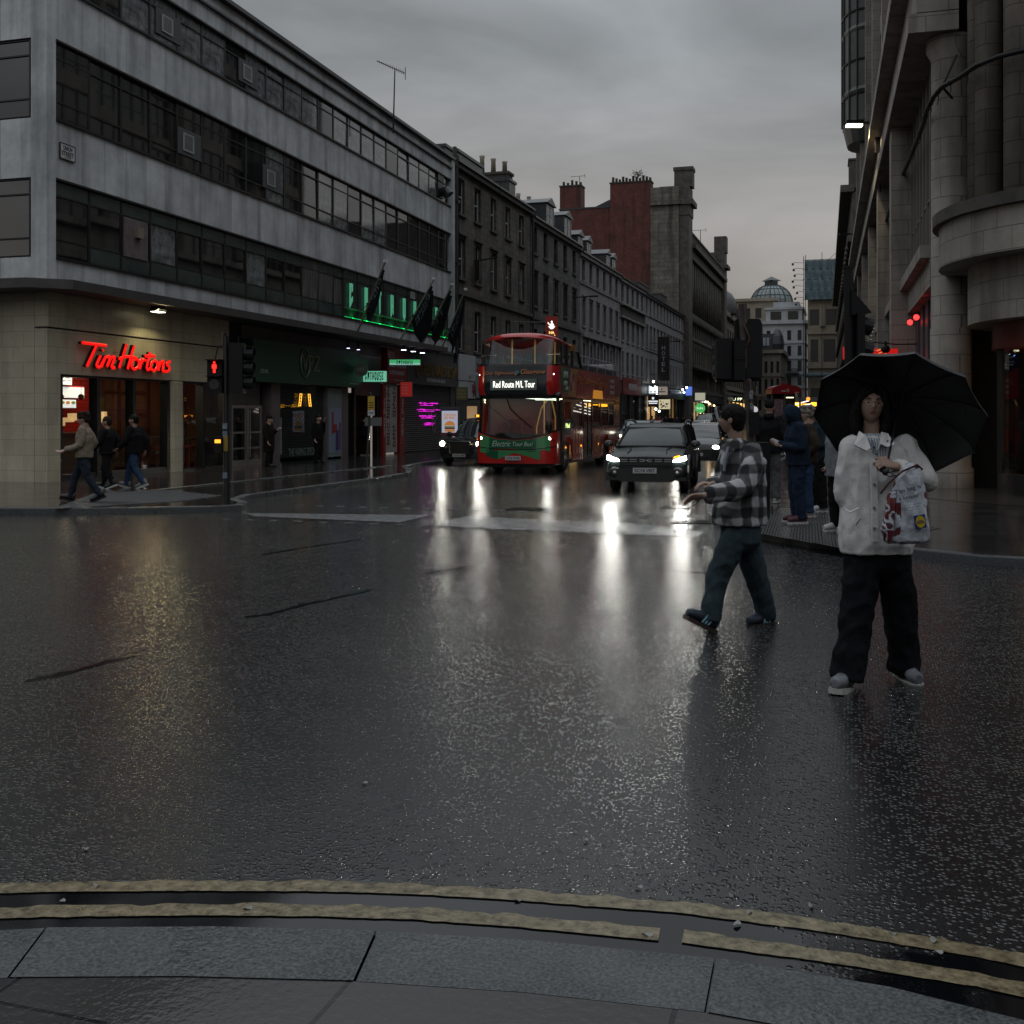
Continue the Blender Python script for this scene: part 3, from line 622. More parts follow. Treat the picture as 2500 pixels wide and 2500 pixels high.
for i, (px_, py_) in enumerate(((198, 969), (149, 969), (233, 990), (452, 978), (505, 979))):
    u, z = inside(px_, py_, .9); o = thing('pendant_lamp', ('second', 'first', 'third', 'fourth', 'last')[i] + ' brass globe pendant from the left in the cafe windows', 'lamp', LC.matrix_basis @ Vector((u, .9, z)), 0, 'brass globe lamps in the cafe')
    mb = MB(); mb.ball((0, 0, 0), .075); mb.build('globe', BRASS, o, True); mb = MB(); mb.cyl((0, 0, .07), (0, 0, 2.99 - z), .004, seg=5); mb.build('cord', FR_BLACK, o)
def area(name, loc, size, power, col, rot=(0, 0, 0), sy=None, spread=None):
    l = bpy.data.lights.new(name, 'AREA'); l.energy = power; l.color = col; l.size = size
    if sy: l.shape = 'RECTANGLE'; l.size_y = sy
    if spread: l.spread = spread
    o = bpy.data.objects.new(name, l); C.objects.link(o); o.location = loc; o.rotation_euler = rot; return o
def spot(name, loc, power, col, tgt, ang=60, blend=.6, r=.04):
    l = bpy.data.lights.new(name, 'SPOT'); l.energy = power; l.color = col; l.spot_size = R(ang); l.spot_blend = blend; l.shadow_soft_size = r
    o = bpy.data.objects.new(name, l); C.objects.link(o); o.location = loc; o.rotation_euler = (Vector(tgt) - Vector(loc)).to_track_quat('-Z', 'Y').to_euler(); return o
Lw = lambda u, y, z: LC.matrix_basis @ Vector((u, y, z))
area('cafe_light', Lw(4.4, 2.0, 2.97), 1.2, 42, (1, .70, .42)); area('cafe_light', Lw(8.2, 1.8, 2.97), 1.4, 8, (1, .62, .33))
# red script sign: Tim Hortons
th = thing('shop_sign', 'glowing red script sign reading Tim Hortons on the cream tiles', 'sign', Lw(0, 0, 0), LA)
SC = {}
def S_(*p): return [Vector((a, 0, b)) for a, b in p]
strokes = [S_((-.05, 2.02), (1.05, 1.98)), S_((.62, 2.0), (.16, .22)),                                   # T
 S_((.78, 1.12), (.60, .38), (.72, .22), (.84, .5), (1.0, 1.05), (.9, .6), (.82, .25)), S_((.88, 1.55), (.9, 1.62)),
 S_((1.0, 1.05), (1.22, 1.1), (1.08, .3)), S_((1.1, .4), (1.3, 1.08), (1.44, 1.05), (1.3, .3), (1.45, .25)),
 S_((2.05, 2.25), (1.75, .95), (1.58, .28)), S_((2.55, 2.2), (2.3, 1.1), (2.12, .22)), S_((1.55, 1.02), (2.1, 1.25), (2.65, 1.2)),  # H
 S_((2.62, 1.1), (2.42, .9), (2.38, .45), (2.55, .25), (2.78, .45), (2.86, .85), (2.72, 1.12), (2.62, 1.1)),
 S_((2.86, .9), (3.05, 1.12)), S_((3.05, 1.2), (2.92, .3)), S_((3.0, .75), (3.15, 1.1), (3.32, 1.05)),
 S_((3.62, 1.75), (3.4, .55), (3.46, .28), (3.62, .4)), S_((3.28, 1.42), (3.95, 1.48)),
 S_((3.9, 1.08), (3.72, .88), (3.68, .45), (3.84, .24), (4.04, .42), (4.12, .85), (3.98, 1.1), (3.9, 1.08)),
 S_((4.3, 1.1), (4.2, .28)), S_((4.25, .6), (4.45, 1.08), (4.58, 1.0), (4.5, .32), (4.62, .26)),
 S_((5.05, 1.12), (4.85, 1.05), (4.82, .85), (4.98, .6), (4.92, .32), (4.7, .22))]
mbF = MB(); mbB = MB()
sx, sz = 3.62 / 5.1, .66 / 2.3
for s_ in strokes:
    XM = lambda x: x * 1.17 if x < 1.5 else 1.87 + (x - 1.5) * .9
    pth = [Vector((1.02 + XM(p.x) * sx, 0, 2.76 + p.z * sz * 1.08)) for p in s_]
    sm = []
    for i in range(len(pth) - 1):
        for k in range(4):
            t_ = k / 4; a = pth[max(i - 1, 0)]; b = pth[i]; c = pth[i + 1]; d = pth[min(i + 2, len(pth) - 1)]
            sm.append(0.5 * ((2 * b) + (c - a) * t_ + (2 * a - 5 * b + 4 * c - d) * t_ * t_ + (3 * b - a - 3 * c + d) * t_ ** 3))
    sm.append(pth[-1])
    r_ = .040
    mbF.tube([Vector((p.x, -.24, p.z)) for p in sm], [(r_, .022)] * len(sm), 10, up=(1, 0, .01)); mbB.tube([Vector((p.x, -.175, p.z)) for p in sm], [(r_ * 1.0, .06)] * len(sm), 8, up=(1, 0, .01))
mbF.build('letter_faces', glow('sign_red_glow', (1, .008, .006), .85), th); mbB.build('letter_returns', mat('dark_letter_side', (0.015, 0.004, 0.004), .4), th)
# canopy downlights
lm = glow('lamp_warm', (1, .93, .65), 5)
for (u, y, l) in ((3.6, -.55, 'lit square floodlight under the canopy above the cafe sign'),):
    o = thing('floodlight', l, 'lamp', Lw(u, y, 4.36), LA); mb = MB(); mb.prism([(-.2, .0), (.2, .0), (.1, .14), (-.1, .14)], -.13, .13, 'y'); mb.build('housing', FR_BLACK, o); mb = MB(); mb.box(-.17, .17, -.11, .11, -.014, -.002); mb.build('lens', lm, o)
    area('canopy_floodlight', Lw(u, y, 4.33), .4, 42, (1, .88, .45), (R(-35), 0, LA), spread=R(170))
# grey steel doors between the shops
dr = thing('steel_doors', 'pair of glazed steel doors with long vertical handles between cafe and vape shop', 'door', Lw(0, 0, 0), LA)
STEEL = mat('brushed_steel', (0.30, 0.29, 0.28), .35, .7)
mb = MB(); mb.box(8.0, 8.2, .0, .2, PK, 2.72); mb.box(10.1, 11.05, .5, .6, PK, 2.75); mb.box(8.2, 10.1, .1, .15, 2.0, 2.75); mb.build('surround', mat('grey_surround', (0.05, 0.047, 0.045), .6, var=.2), dr)
for u in (8.22, 9.15):
    mb = MB(); [mb.box(*b, .02, .09, *c) for b, c in (((u, u + .09), (PK, 1.98)), ((u + .82, u + .91), (PK, 1.98)), ((u + .09, u + .82), (PK, .28)), ((u + .09, u + .82), (1.88, 1.98)), ((u + .09, u + .82), (1.1, 1.16)), ((u + .09, u + .82), (.62, .67)))]; d_ = mb.build('door', STEEL, dr)
    mb = MB(); mb.box(u + .09, u + .82, .05, .06, .28, 1.88); mb.build('pane', PANE, d_); mb = MB(); hx = u + (.86 if u < 9 else .05); mb.cyl((hx, -.05, .35), (hx, -.05, 1.85), .018); mb.build('handle', STEEL, d_)
mb = MB(); mb.box(7.9, 7.98, .0, .9, PK, 4.49); mb.box(8.2, 10.1, .16, .9, 2.75, 4.49); mb.box(8.2, 10.1, .9, .95, PK, 2.75); mb.build('reveal', mat('dark_reveal', (0.02, 0.019, 0.018), .7), dr)
# vape shop
vp = thing('vape_shop_front', 'dark green fascia and shuttered display window of the vape shop', 'shopfront', Lw(0, 0, 0), LA)
GRN = mat('dark_green_fascia', (0.012, 0.055, 0.030), .3, var=.12, vscale=.5)
mb = MB(); mb.box(8.95, 17.03, -.30, .1, 2.72, 4.05); mb.build('fascia', GRN, vp)
mb = MB(); mb.box(8.95, 19.9, .1, .9, 4.05, 4.49); mb.box(10.55, 11.15, -.05, .3, PK, 2.72); mb.box(14.5, 14.6, -.1, .2, PK, 2.7); mb.box(15.75, 16.4, -.08, .25, PK, 2.7); mb.box(14.6, 17.1, .26, .4, PK, 2.8); mb.box(10.95, 29, 6.7, 6.9, 0, 4.7); mb.build('pier', mat('pinkish_grey_pier', (0.12, 0.10, 0.105), .5, var=.2), vp)
mb = MB()
for k in range(28): z = .28 + k * .086; mb.box(11.15, 14.5, .0, .012, z, z + .010)
for k in range(46): u = 11.17 + k * .0725; mb.box(u, u + .011, .013, .022, .25, 2.7)
mb.build('security_grille', mat('grille_steel', (0.05, 0.055, 0.05), .5, .4), vp)
mb = MB(); mb.box(11.15, 14.5, .08, .088, .25, 2.7); mb.build('pane', glass('shop_glass'), vp)
shop_room('interior', 11.1, 14.5, PK, 2.75, 2.5, mat('vape_wall', (0.03, 0.035, 0.04), .5), mat('cafe_floor', (.05, .04, .035), .3), vp)
area('vape_light', Lw(13.0, 1.2, 2.72), .6, 1.2, (.75, .85, 1))
mb = MB(); mb.box(12.3, 13.6, 1.2, 1.25, .3, 1.6); mb.build('display_poster', glow('poster_pale', (.30, .38, .46), .12), vp)
mb = MB()
for a in (11.95, 12.15, 12.75, 12.95): pass
for u0, dx in ((12.55, .10), (13.35, -.10)):
    for s2 in (0, .14): mb.tube([(u0 + s2, -.005, 1.98), (u0 + dx + s2, -.005, 2.42)], .012, 6)
    for k in range(5): mb.tube([(u0 + dx * k / 4, -.005, 2.0 + k * .1), (u0 + .14 + dx * k / 4, -.005, 2.0 + k * .1)], .01, 5)
mb.build('neon_strokes', glow('neon_amber', (1, .5, .05), 1.6), vp)
txt('lettering', 'THE VAPING SPECIALISTS', (13.05, -.015, .42), 2.5, .26, mat('window_letter', (0.16, 0.25, 0.2), .5), vp, .003)
PALEG = mat('dull_gold_letter', (0.16, 0.19, 0.12), .35, .4)
txt('lettering', 'VPZ', (12.85, -.31, 3.46), 1.35, .55, PALEG, vp, .03); txt('lettering', 'www.vpz.co.uk', (16.4, -.31, 2.86), .75, .10, mat('white_letter', (.45, .47, .5), .4), vp, .004); txt('lettering', '.CO.UK', (9.62, -.31, 3.06), .5, .12, mat('white_letter', (.45, .47, .5), .4), vp, .004)
mb = MB(); mb.tube([(12.42 + .33 * math.cos(a * R(15)), -.325, 3.44 + .48 * math.sin(a * R(15))) for a in range(3, 25)], .022, 6); mb.build('logo_ring', PALEG, vp)
pp = MB(); pp.box(14.62, 15.73, -.12, .02, .17, 2.66); po = pp.build('poster', mat('pale_green_poster', (0.16, 0.21, 0.21), .3), vp)
mb = MB(); mb.box(14.66, 15.69, -.13, -.121, .3, 1.95, 0); mb.box(14.88, 15.02, -.138, -.131, 1.0, 1.8, 1); mb.box(14.95, 15.3, -.138, -.131, 1.05, 1.35, 1)
mb.prism([(15.2, .4), (15.4, .4), (15.42, 1.15), (15.22, 1.15)], -.145, -.139, 'y', 2); mb.prism([(15.45, .42), (15.6, .42), (15.64, 1.4), (15.5, 1.4)], -.145, -.139, 'y', 3); mb.build('print', [mat('poster_sky', (.2, .25, .36), .4), mat('poster_red', (.3, .03, .03), .4), mat('poster_navy', (.03, .03, .12), .4), mat('poster_violet', (.14, .05, .2), .4)], po)
for u in (15.6, 16.5):
    o = thing('spotlight', 'small bluish lit spotlight under the canopy above the green fascia' if u < 16 else 'small white lit spotlight at the right end of the green fascia', 'lamp', Lw(u, -.45, 4.15), LA); mb = MB(); mb.cyl((0, 0, 0), (0, 0, .34), .05); mb.build('housing', FR_BLACK, o); mb = MB(); mb.cyl((0, 0, -.012), (0, 0, -.001), .055); mb.build('lens', glow('lamp_violet', (.6, .62, 1), 5), o)
area('fascia_spot', Lw(16.1, -.55, 4.1), .2, 1.0, (.35, .45, 1), (R(-30), 0, LA))
# club entrance
ce = thing('club_entrance', 'dark club doorway with a grey panel above it between the vape shop and the supermarket', 'shopfront', Lw(0, 0, 0), LA)
mb = MB(); mb.box(17.05, 19.6, -.05, .1, 2.45, 3.95, 0); mb.box(17.05, 17.25, -.02, .2, PK, 2.45, 1); mb.box(19.3, 19.6, -.02, .2, PK, 2.45, 1); mb.build('surround', [mat('slate_panel', (0.03, 0.035, 0.045), .35), FR_BLACK], ce)
shop_room('interior', 17.25, 19.3, PK, 2.5, 4.5, mat('club_wall', (0.035, 0.02, 0.015), .5), mat('cafe_floor', (.05, .04, .035), .3), ce)
area('club_light', Lw(18.0, 2.4, 2.4), .5, 2.2, (1, .55, .28))
mb = MB(); mb.ball((18.0, 2.0, 2.38), .06); mb.box(17.6, 18.3, 3.2, 3.22, 2.2, 2.24); mb.box(18.5, 18.8, 3.2, 3.22, 1.0, 1.9); mb.build('lit_fittings', glow('lamp_orange', (1, .55, .2), .8), ce)
# green lit club name on the first floor
cp = thing('club_facade_sign', 'green lit first floor panel with tall mint letters spelling CATHOUSE', 'sign', Lw(0, 0, 0), LA)
mb = MB(); mb.box(16.15, 27.9, .02, .06, 5.34, 7.17); mb.build('panel', mat('black_green_panel', (0.02, 0.035, 0.03), .25, var=.2, vscale=1), cp)
mb = MB(); [mb.box(16.15 + k * 1.3, 16.17 + k * 1.3, -.0, .02, 5.34, 7.17) for k in range(10)]; mb.box(16.15, 27.9, -.0, .019, 6.82, 6.84); mb.build('joints', FR_BLACK, cp)
mb = MB(); mb.box(16.2, 27.9, -.10, .02, 5.69, 5.73); mb.build('ledge', mat('ledge_green', (0.10, 0.2, 0.13), .3), cp)
mb = MB(); us = [16.55, 17.95, 19.3, 20.6, 21.95, 23.2, 24.6, 25.95]
for u, ch in zip(us, 'CATHOUSE'): gothic(mb, ch, TM(u + .19, -.03, 6.2), .27, .95, .03)
mb.build('letters', glow('mint_letters', (0.10, 0.42, 0.25), 0.48), cp)
mb = MB(); mb.box(16.2, 27.85, -.04, -.01, 5.35, 5.38); mb.build('light_strip', glow('green_led', (0.0, 1.0, 0.22), 1.2), cp)
for k in range(9):
    area('green_uplight', Lw(16.9 + k * 1.3, -.10, 5.38), .12, 1.3, (0, 1, .25), (R(180 - 12), 0, LA))
# flags on slanting poles
FLAGB = mat('black_flag_cloth', (0.012, 0.016, 0.022), .7, var=.3, vscale=6); POLEM = mat('pale_pole', (0.24, 0.21, 0.17), .5); FLT = mat('flag_lettering', (0.35, 0.5, 0.6), .7)
fg = [((871, 812), (939, 640), 'leftmost of the four black club flags, furled tight against its pole'), ((974, 834), (1058, 683), 'second black club flag from the left, name in blue-grey letters fully legible'), ((1027, 845), (1102, 696), 'third black club flag, folded so only the first letters show'), ((1070, 870), (1135, 708), 'rightmost black club flag with narrow lettering, beside the stone tenement')]
for i, (b_, t_, lab) in enumerate(fg):
    ub, zb_ = onplane(*b_, P0, ANG, 0.0); ut, zt_ = onplane(*t_, P0, ANG, 1.7)
    o = thing('flag', lab, 'flag', Lw(ub, -.02, zb_), LA, 'club flags on slanting poles')
    B = Vector((0, 0, 0)); T_ = Vector((ut - ub, -1.7, zt_ - zb_)); mb = MB(); mb.cyl(B, T_, .045, .03, 10); mb.build('pole', POLEM, o)
    mb = MB(); mb.cyl(T_, T_ * 1.012, .08, .08, 12); mb.ball(T_ * 1.02, (.06, .06, .03)); mb.build('finial', mat('white_cap', (.6, .62, .6), .4), o)
    mb = MB(); mb.cyl(T_ * .42 - Vector((0, 0, .03)), T_ * .42 + Vector((0, 0, .03)), .09, seg=8); mb.cyl(T_ * .42, Vector((T_.x * .42, 0, T_.z * .2)), .015, seg=6); mb.build('bracket', FR_BLACK, o)
    # cloth hangs from the upper pole: hoist along the pole, fly dropping down and outwards
    top = T_ * .93; bot = T_ * (.33 if i else .30); wd = (.3, 1.5, 1.45, 1.15)[i]
    nU, nV = 14, 22; vs = []
    def cloth(s_, v_, off=0.0):
        a = top.lerp(bot, v_)
        drop = Vector((.25, -.1, -1.0)).normalized()
        side = Vector((1, 0.1, -.55)).normalized() if i != 2 else Vector((.95, 0.3, -.6)).normalized()
        p = a + side * (s_ * wd * min(1, v_ * 1.9 + .04)) + drop * (s_ * .25)
        k = math.sin(s_ * 9 + v_ * 3 + i) * .05 * (.3 + s_) + (math.sin(s_ * 16) * .04 if i == 2 else 0)
        return p + Vector((0, k - off, 0))
    for a_ in range(nV + 1):
        for b2 in range(nU + 1): vs.append(cloth(b2 / nU, a_ / nV))
    fs = [(a_ * (nU + 1) + b2, a_ * (nU + 1) + b2 + 1, (a_ + 1) * (nU + 1) + b2 + 1, (a_ + 1) * (nU + 1) + b2) for a_ in range(nV) for b2 in range(nU)]
    mb = MB(); mb.add(vs, fs); c_ = mb.build('cloth', FLAGB, o, True)
    # letters climb the cloth along the pole
    mb = MB(); word = 'CATHOUSE' if i in (0, 1, 3) else 'CATH'
    tmp = MB(); gothic(tmp, word, Matrix.Identity(4), 1, 1, 0)
    L0, L1 = (.86, .16) if i != 2 else (.86, .45)
    s0, s1 = (.10, .42) if i in (1, 2) else ((.1, .6) if i == 0 else (.12, .5))
    for poly in tmp.f:
        if len(poly) < 5: continue
        pts = [tmp.v[q] for q in poly]
        if pts[0].y != pts[-1].y: continue
        mb.add([cloth(s1 + (s0 - s1) * (p.z + .5), L0 + (L1 - L0) * (p.x + .5), .012) for p in pts], [list(range(len(pts)))])
    mb.build('lettering', FLT, c_)
# projecting lit signs
mint = glow('mint_panel', (0.25, 0.85, 0.55), 0.42)
def lightbox(name, label, px0, px1, depth, thick, face, rz, group=None):
    a = D(px0[0], px0[1], depth); b = D(px1[0], px1[1], depth); w = (Vector((b.x, b.y)) - Vector((a.x, a.y))).length; h = abs(a.z - b.z)
    c_ = (a + b) / 2; o = thing(name, label, 'sign', c_, rz, group); m_ = MB(); m_.box(-w / 2 - .03, w / 2 + .03, 0, thick, -h / 2 - .03, h / 2 + .03); m_.build('casing', FR_BLACK, o)
    m_ = MB(); m_.box(-w / 2, w / 2, -.012, -.002, -h / 2, h / 2); m_.build('face', face, o); return o, w, h
o, w, h = lightbox('projecting_sign', 'mint lightbox with black CATHOUSE lettering behind the round green sign', (884, 906), (944, 932), 42.2, .18, mint, TH)
mb = MB(); gothic(mb, 'CATHOUSE', TM(0, -.014, 0), w * .74, h * .8, .01); mb.build('letters', INK, o)
mb = MB(); mb.cyl((-w / 2 - .03, .09, 0), (-w / 2 - .5, .09, 0), .02); mb.build('bracket', FR_BLACK, o)
o, w, h = lightbox('projecting_sign', 'bright green CATHOUSE lightbox hanging below the end of the canopy', (951, 878), (1026, 891), 43.5, .15, glow('green_panel', (0.10, 0.75, 0.28), 0.38), TH)
mb = MB(); gothic(mb, 'CATHOUSE', TM(0, -.014, -.01), w * .54, h * .72, .01); mb.build('letters', INK, o)
mb = MB(); mb.box(-w / 2, w / 2, -.02, -.013, -h / 2, -h / 2 + .07); mb.build('pale_edge', glow('pale_mint', (.35, .7, .6), .5), o); mb = MB(); [mb.cyl((x, .07, h / 2 + .03), (x, .07, h / 2 + .35), .015, seg=6) for x in (-w * .3, w * .3)]; mb.build('hanger', FR_BLACK, o)
g = D(881, 902, 40.6); o = thing('projecting_sign', 'round dark green sign reading VPZ on a wall bracket', 'sign', g, TH)
mb = MB(); mb.cyl((0, 0, 0), (0, .14, 0), .25, seg=28); mb.build('disc', mat('round_sign_green', (0.03, 0.05, 0.02), .4), o); txt('lettering', 'VPZ', (0, -.002, 0), .3, .13, PALEG, o, .01); mb = MB(); mb.cyl((-.25, .07, .1), (-.62, .07, .1), .012, seg=6); mb.cyl((-.25, .07, -.1), (-.62, .07, -.1), .012, seg=6); mb.build('bracket', FR_BLACK, o)
# supermarket
REDP = mat('supermarket_red', (0.22, 0.012, 0.014), .35); WHL = mat('white_letter', (.45, .47, .5), .4); CRM = mat('cream_board', (0.36, 0.35, 0.33), .5)
sw = thing('supermarket_front', 'red supermarket shopfront with tall cream boards listing Asian cuisines', 'shopfront', Lw(0, 0, 0), LA)
mb = MB(); mb.box(19.95, 22.1, -.2, .1, 3.0, 4.45); mb.box(19.62, 19.9, -.14, .1, PK, 2.98); mb.box(21.35, 21.95, -.16, .1, PK, 2.98); mb.build('fascia', REDP, sw)
mb = MB(); mb.box(19.92, 21.2, -.1, .1, PK + .05, 2.99); mb.build('board', CRM, sw)
MAR = mat('maroon_letter', (0.12, 0.012, 0.02), .5)
def vword(s, u, z0, z1, w, mt, y, par, t=.006):
    n = len(s); dz = (z1 - z0) / n
    v_ = MB()
    for i, ch in enumerate(s):
        if ch == ' ': continue
        v, f = strmesh(ch, 0, .03); put(v_, v, f, w * (.35 if ch == 'I' else 1), dz * .74, t, TM(u, y, z1 - dz * (i + .5)))
    return v_.build('lettering', mt, par)
vword('VIETNAMESE CHINESE', 20.25, .45, 2.9, .30, MAR, -.102, sw); vword('THAILAND  KOREAN', 20.88, .35, 2.85, .30, MAR, -.102, sw); vword('ASIAN MARKET', 21.66, .8, 2.4, .2, WHL, -.162, sw); vword('ASIAN MARKET', 19.76, .8, 2.4, .15, WHL, -.142, sw)
txt('lettering', 'SEE WING', (21.0, -.205, 3.82), 1.8, .30, WHL, sw, .01, bold=.02); txt('lettering', 'SUPERMARKET', (20.95, -.205, 3.45), 1.7, .17, WHL, sw, .01); txt('lettering', 'asian supermarket', (21.1, -.205, 3.15), 1.2, .07, WHL, sw, .005)
o, w, h = lightbox('projecting_sign', 'small red projecting sign with rows of white words beside the nail salon shutter', (978, 933), (1006, 968), 44.0, .12, glow('red_box_face', (.5, .02, .015), .22), TH)
for k in range(4): txt('lettering', 'SEE WING', (-.05, -.014, .19 - k * .12), .24, .05, WHL, o, .004)
for k in range(3):
    o = thing('spotlight', ('left', 'middle', 'right')[k] + ' one of the three lit spotlights over the supermarket sign', 'lamp', Lw(19.7 + k * 1.05, -1.0, 4.32), LA); mb = MB(); mb.cyl((0, 0, 0), (0, 0, .18), .07); mb.build('housing', FR_BLACK, o); mb = MB(); mb.cyl((0, 0, -.015), (0, 0, -.001), .10); mb.build('lens', glow('lamp_cool', (.75, .85, 1), 6), o)
area('supermarket_spots', Lw(20.8, -1.0, 4.28), .4, 1.2, (.8, .9, 1), (R(-30), 0, LA))
# nail salon
ns = thing('nail_salon_front', 'grey fascia with gold letters over a closed roller shutter, the nail salon', 'shopfront', Lw(0, 0, 0), LA)
mb = MB(); mb.box(22.12, Lf, -.22, .1, 3.05, 4.2, 0); mb.box(22.12, Lf, -.05, .1, 4.2, 4.6, 0); mb.box(28.0, Lf, -.1, .2, PK, 3.05, 0); mb.build('fascia', mat('grey_fascia', (0.055, 0.057, 0.062), .4, var=.15), ns)
mb = MB(); n = 34
for k in range(n): z = PK + (3.05 - PK) * k / n; dz = (3.05 - PK) / n; mb.prism([(-.02, z), (-.05, z + dz * .25), (-.05, z + dz * .7), (-.02, z + dz)], 21.97, 27.98, 'x')
mb.build('roller_shutter', mat('shutter_grey', (0.055, 0.055, 0.058), .38, .4, var=.15), ns)
GOLD = mat('gold_letter', (0.30, 0.19, 0.055), .35, .6)
txt('lettering', 'UEEN NAILS & SPA', (26.1, -.23, 3.74), 4.9, .52, GOLD, ns, .025); txt('lettering', 'Q', (23.25, -.24, 3.66), .42, .66, GOLD, ns, .025); txt('lettering', 'PROFESSIONAL NAIL SALON', (25.6, -.23, 3.27), 2.4, .16, WHL, ns, .01)
NEO = glow('neon_magenta', (0.9, 0.02, 0.75), 1.1)
mb = MB()
for k, (a, b, z) in enumerate(((23.9, 26.3, 2.22), (24.0, 25.6, 2.13), (23.6, 26.6, 1.93), (23.8, 25.8, 1.86), (23.9, 25.9, 1.64), (24.1, 25.7, 1.56), (24.5, 25.8, 1.32), (24.5, 25.7, 1.25))):
    u = a
    while u < b: l_ = random.uniform(.08, .3); mb.box(u, min(b, u + l_), -.07, -.055, z, z + random.choice((.02, .045))); u += l_ + random.uniform(.03, .09)
mb.build('neon_writing', NEO, ns)
mb = MB(); mb.tube([(25.75 + .28 * math.cos(a * R(18)) * (1 + .3 * math.sin(a * .9)), -.065, 1.5 + .55 * math.sin(a * R(18))) for a in range(21)], .014, 6); mb.tube([(25.7 + .15 * math.cos(a * R(24)), -.065, 1.2 + .35 * math.sin(a * R(24))) for a in range(14)], .012, 6); mb.build('graffiti', mat('pale_spray', (.25, .22, .26), .7), ns)
area('magenta_glow', Lw(25.0, -.5, 1.8), 1.2, .25, (1, .1, .8), (R(90), 0, LA))
# ---------------------------------------------------------------- stone tenements down the left side
ST1 = stone('brown_sandstone', (0.145, 0.125, 0.105), (0.095, 0.085, 0.075), (0.03, 0.028, 0.026), bw=.85, bh=.33, var=.6, streak=.55)
ST2 = stone('grey_sandstone', (0.135, 0.13, 0.12), (0.10, 0.097, 0.092), (0.035, 0.034, 0.032), bw=.9, bh=.34, var=.5, streak=.5)
ST3 = mat('lilac_grey_render', (0.19, 0.18, 0.19), .7, var=.25, vscale=1.2, bump=.1, bscale=10)
ST4 = mat('pale_grey_render', (0.21, 0.205, 0.21), .7, var=.25, vscale=1.1, bump=.1, bscale=10)
ST5 = mat('dark_carved_stone', (0.075, 0.068, 0.06), .75, var=.5, vscale=1.6, bump=.5, bscale=6)
TRIM = mat('sooty_stone_trim', (0.06, 0.054, 0.048), .75, var=.4, vscale=2, bump=.3, bscale=12)
GUT = mat('wet_gutter', (0.05, 0.05, 0.05), .25, .3)
XF = -18.4
def terrace(label, y0, y1, zt, wallm, frames, rows, trims, xs, ww, extra=None, name='tenement', pane=PANE, sash='sash', roofm=SLATE, shopz=4.75, group=None, x=XF, depth=12):
    t = thing(name, label, 'building', (x, y0, 0), R(90), group); L_ = y1 - y0; rws = []
    for (a, b) in rows: rws.append((a, b, [(q - ww / 2, q + ww / 2) for q in xs]))
    mb = MB(); wall_holes(mb, 0.02, L_ - .02, shopz, zt, rws, 0, .3); mb.box(.02, .3, .301, depth, shopz, zt); mb.box(L_ - .3, L_ - .02, .301, depth, shopz, zt); mb.build('wall', wallm, t)
    mb = MB(); mb.box(.05, L_ - .05, .6, .7, shopz, zt - .1); mb.build('dark_core', MATS['dark_interior'], t)
    for (a, b) in rows:
        for q in xs: window(t, q - ww / 2, a, ww, b - a, .14, sash, frames, pane, .01)
    mb = MB()
    for (z, h, p) in trims: mb.box(.0, L_, -p, .02, z, z + h)
    for i, (a, b) in enumerate(rows):
        for q in xs:
            mb.box(q - ww / 2 - .12, q + ww / 2 + .12, -.12, .02, a - .14, a)
            if i == 1: mb.box(q - ww / 2 - .16, q + ww / 2 + .16, -.14, .02, b + .14, b + .24); mb.box(q - ww / 2 - .14, q - ww / 2, -.04, .02, a, b + .14); mb.box(q + ww / 2, q + ww / 2 + .14, -.04, .02, a, b + .14)
    mb.build('moulding', TRIM if wallm in (ST1, ST2, ST5) else wallm, t)
    mb = MB(); mb.box(.0, L_, -.32, .05, zt, zt + .10, 0); mb.prism([(.05, zt + .08), (4.5, zt + 2.3), (9, zt + .08)], .05, L_ - .05, 'x', 1)
    r_ = mb.build('roof', [GUT, roofm], t)
    return t, r_
def chimney(parent, x, y, z, w, d, h, n, potm, name='chimney', wallm=None, ph=.7):
    mb = MB(); mb.box(x, x + w, y, y + d, z, z + h); mb.box(x - .08, x + w + .08, y - .08, y + d + .08, z + h, z + h + .15); c_ = mb.build(name, wallm or TRIM, parent)
    for k in range(n):
        m2 = MB(); long_ = w > d; q = (k + .5) / n; px = x + (w * q if long_ else w / 2); py = y + (d / 2 if long_ else d * q); hh = ph * (1 + .25 * ((k * 7) % 3 - 1))
        m2.tube([(px, py, z + h + .15), (px, py, z + h + .15 + hh * .8), (px, py, z + h + .15 + hh)], [.17, .14, .18], 8); m2.build('chimney_pot', potm, c_, True)
    return c_
POT = mat('buff_chimney_pot', (0.22, 0.19, 0.15), .7, var=.3); POTD = mat('dark_chimney_pot', (0.06, 0.05, 0.045), .7)
def dormer(parent, x, z, w, h, wm, fm):
    mb = MB(); mb.box(x, x + w, .3, 3, z, z + h, 0); mb.prism([(x - .15, z + h), (x + w + .15, z + h), (x + w / 2, z + h + .45)], .15, 3.2, 'y', 1); d_ = mb.build('dormer', [wm, SLATE], parent)
    mb = MB(); t_ = .07
    for k in range(3): mb.box(x + .12 + (w - .24 - t_) * k / 2, x + .12 + t_ + (w - .24 - t_) * k / 2, .25, .3, z + .1, z + h - .1)
    mb.box(x + .19, x + w - .19, .255, .3, z + .1, z + .17); mb.box(x + .19, x + w - .19, .255, .3, z + h - .17, z + h - .1); mb.box(x + .19, x + w - .19, .255, .3, z + h * .5, z + h * .5 + .05)
    w_ = mb.build('window', fm, d_); mb = MB(); mb.box(x + .15, x + w - .15, .28, .29, z + .12, z + h - .12); mb.build('pane', PANE, w_)
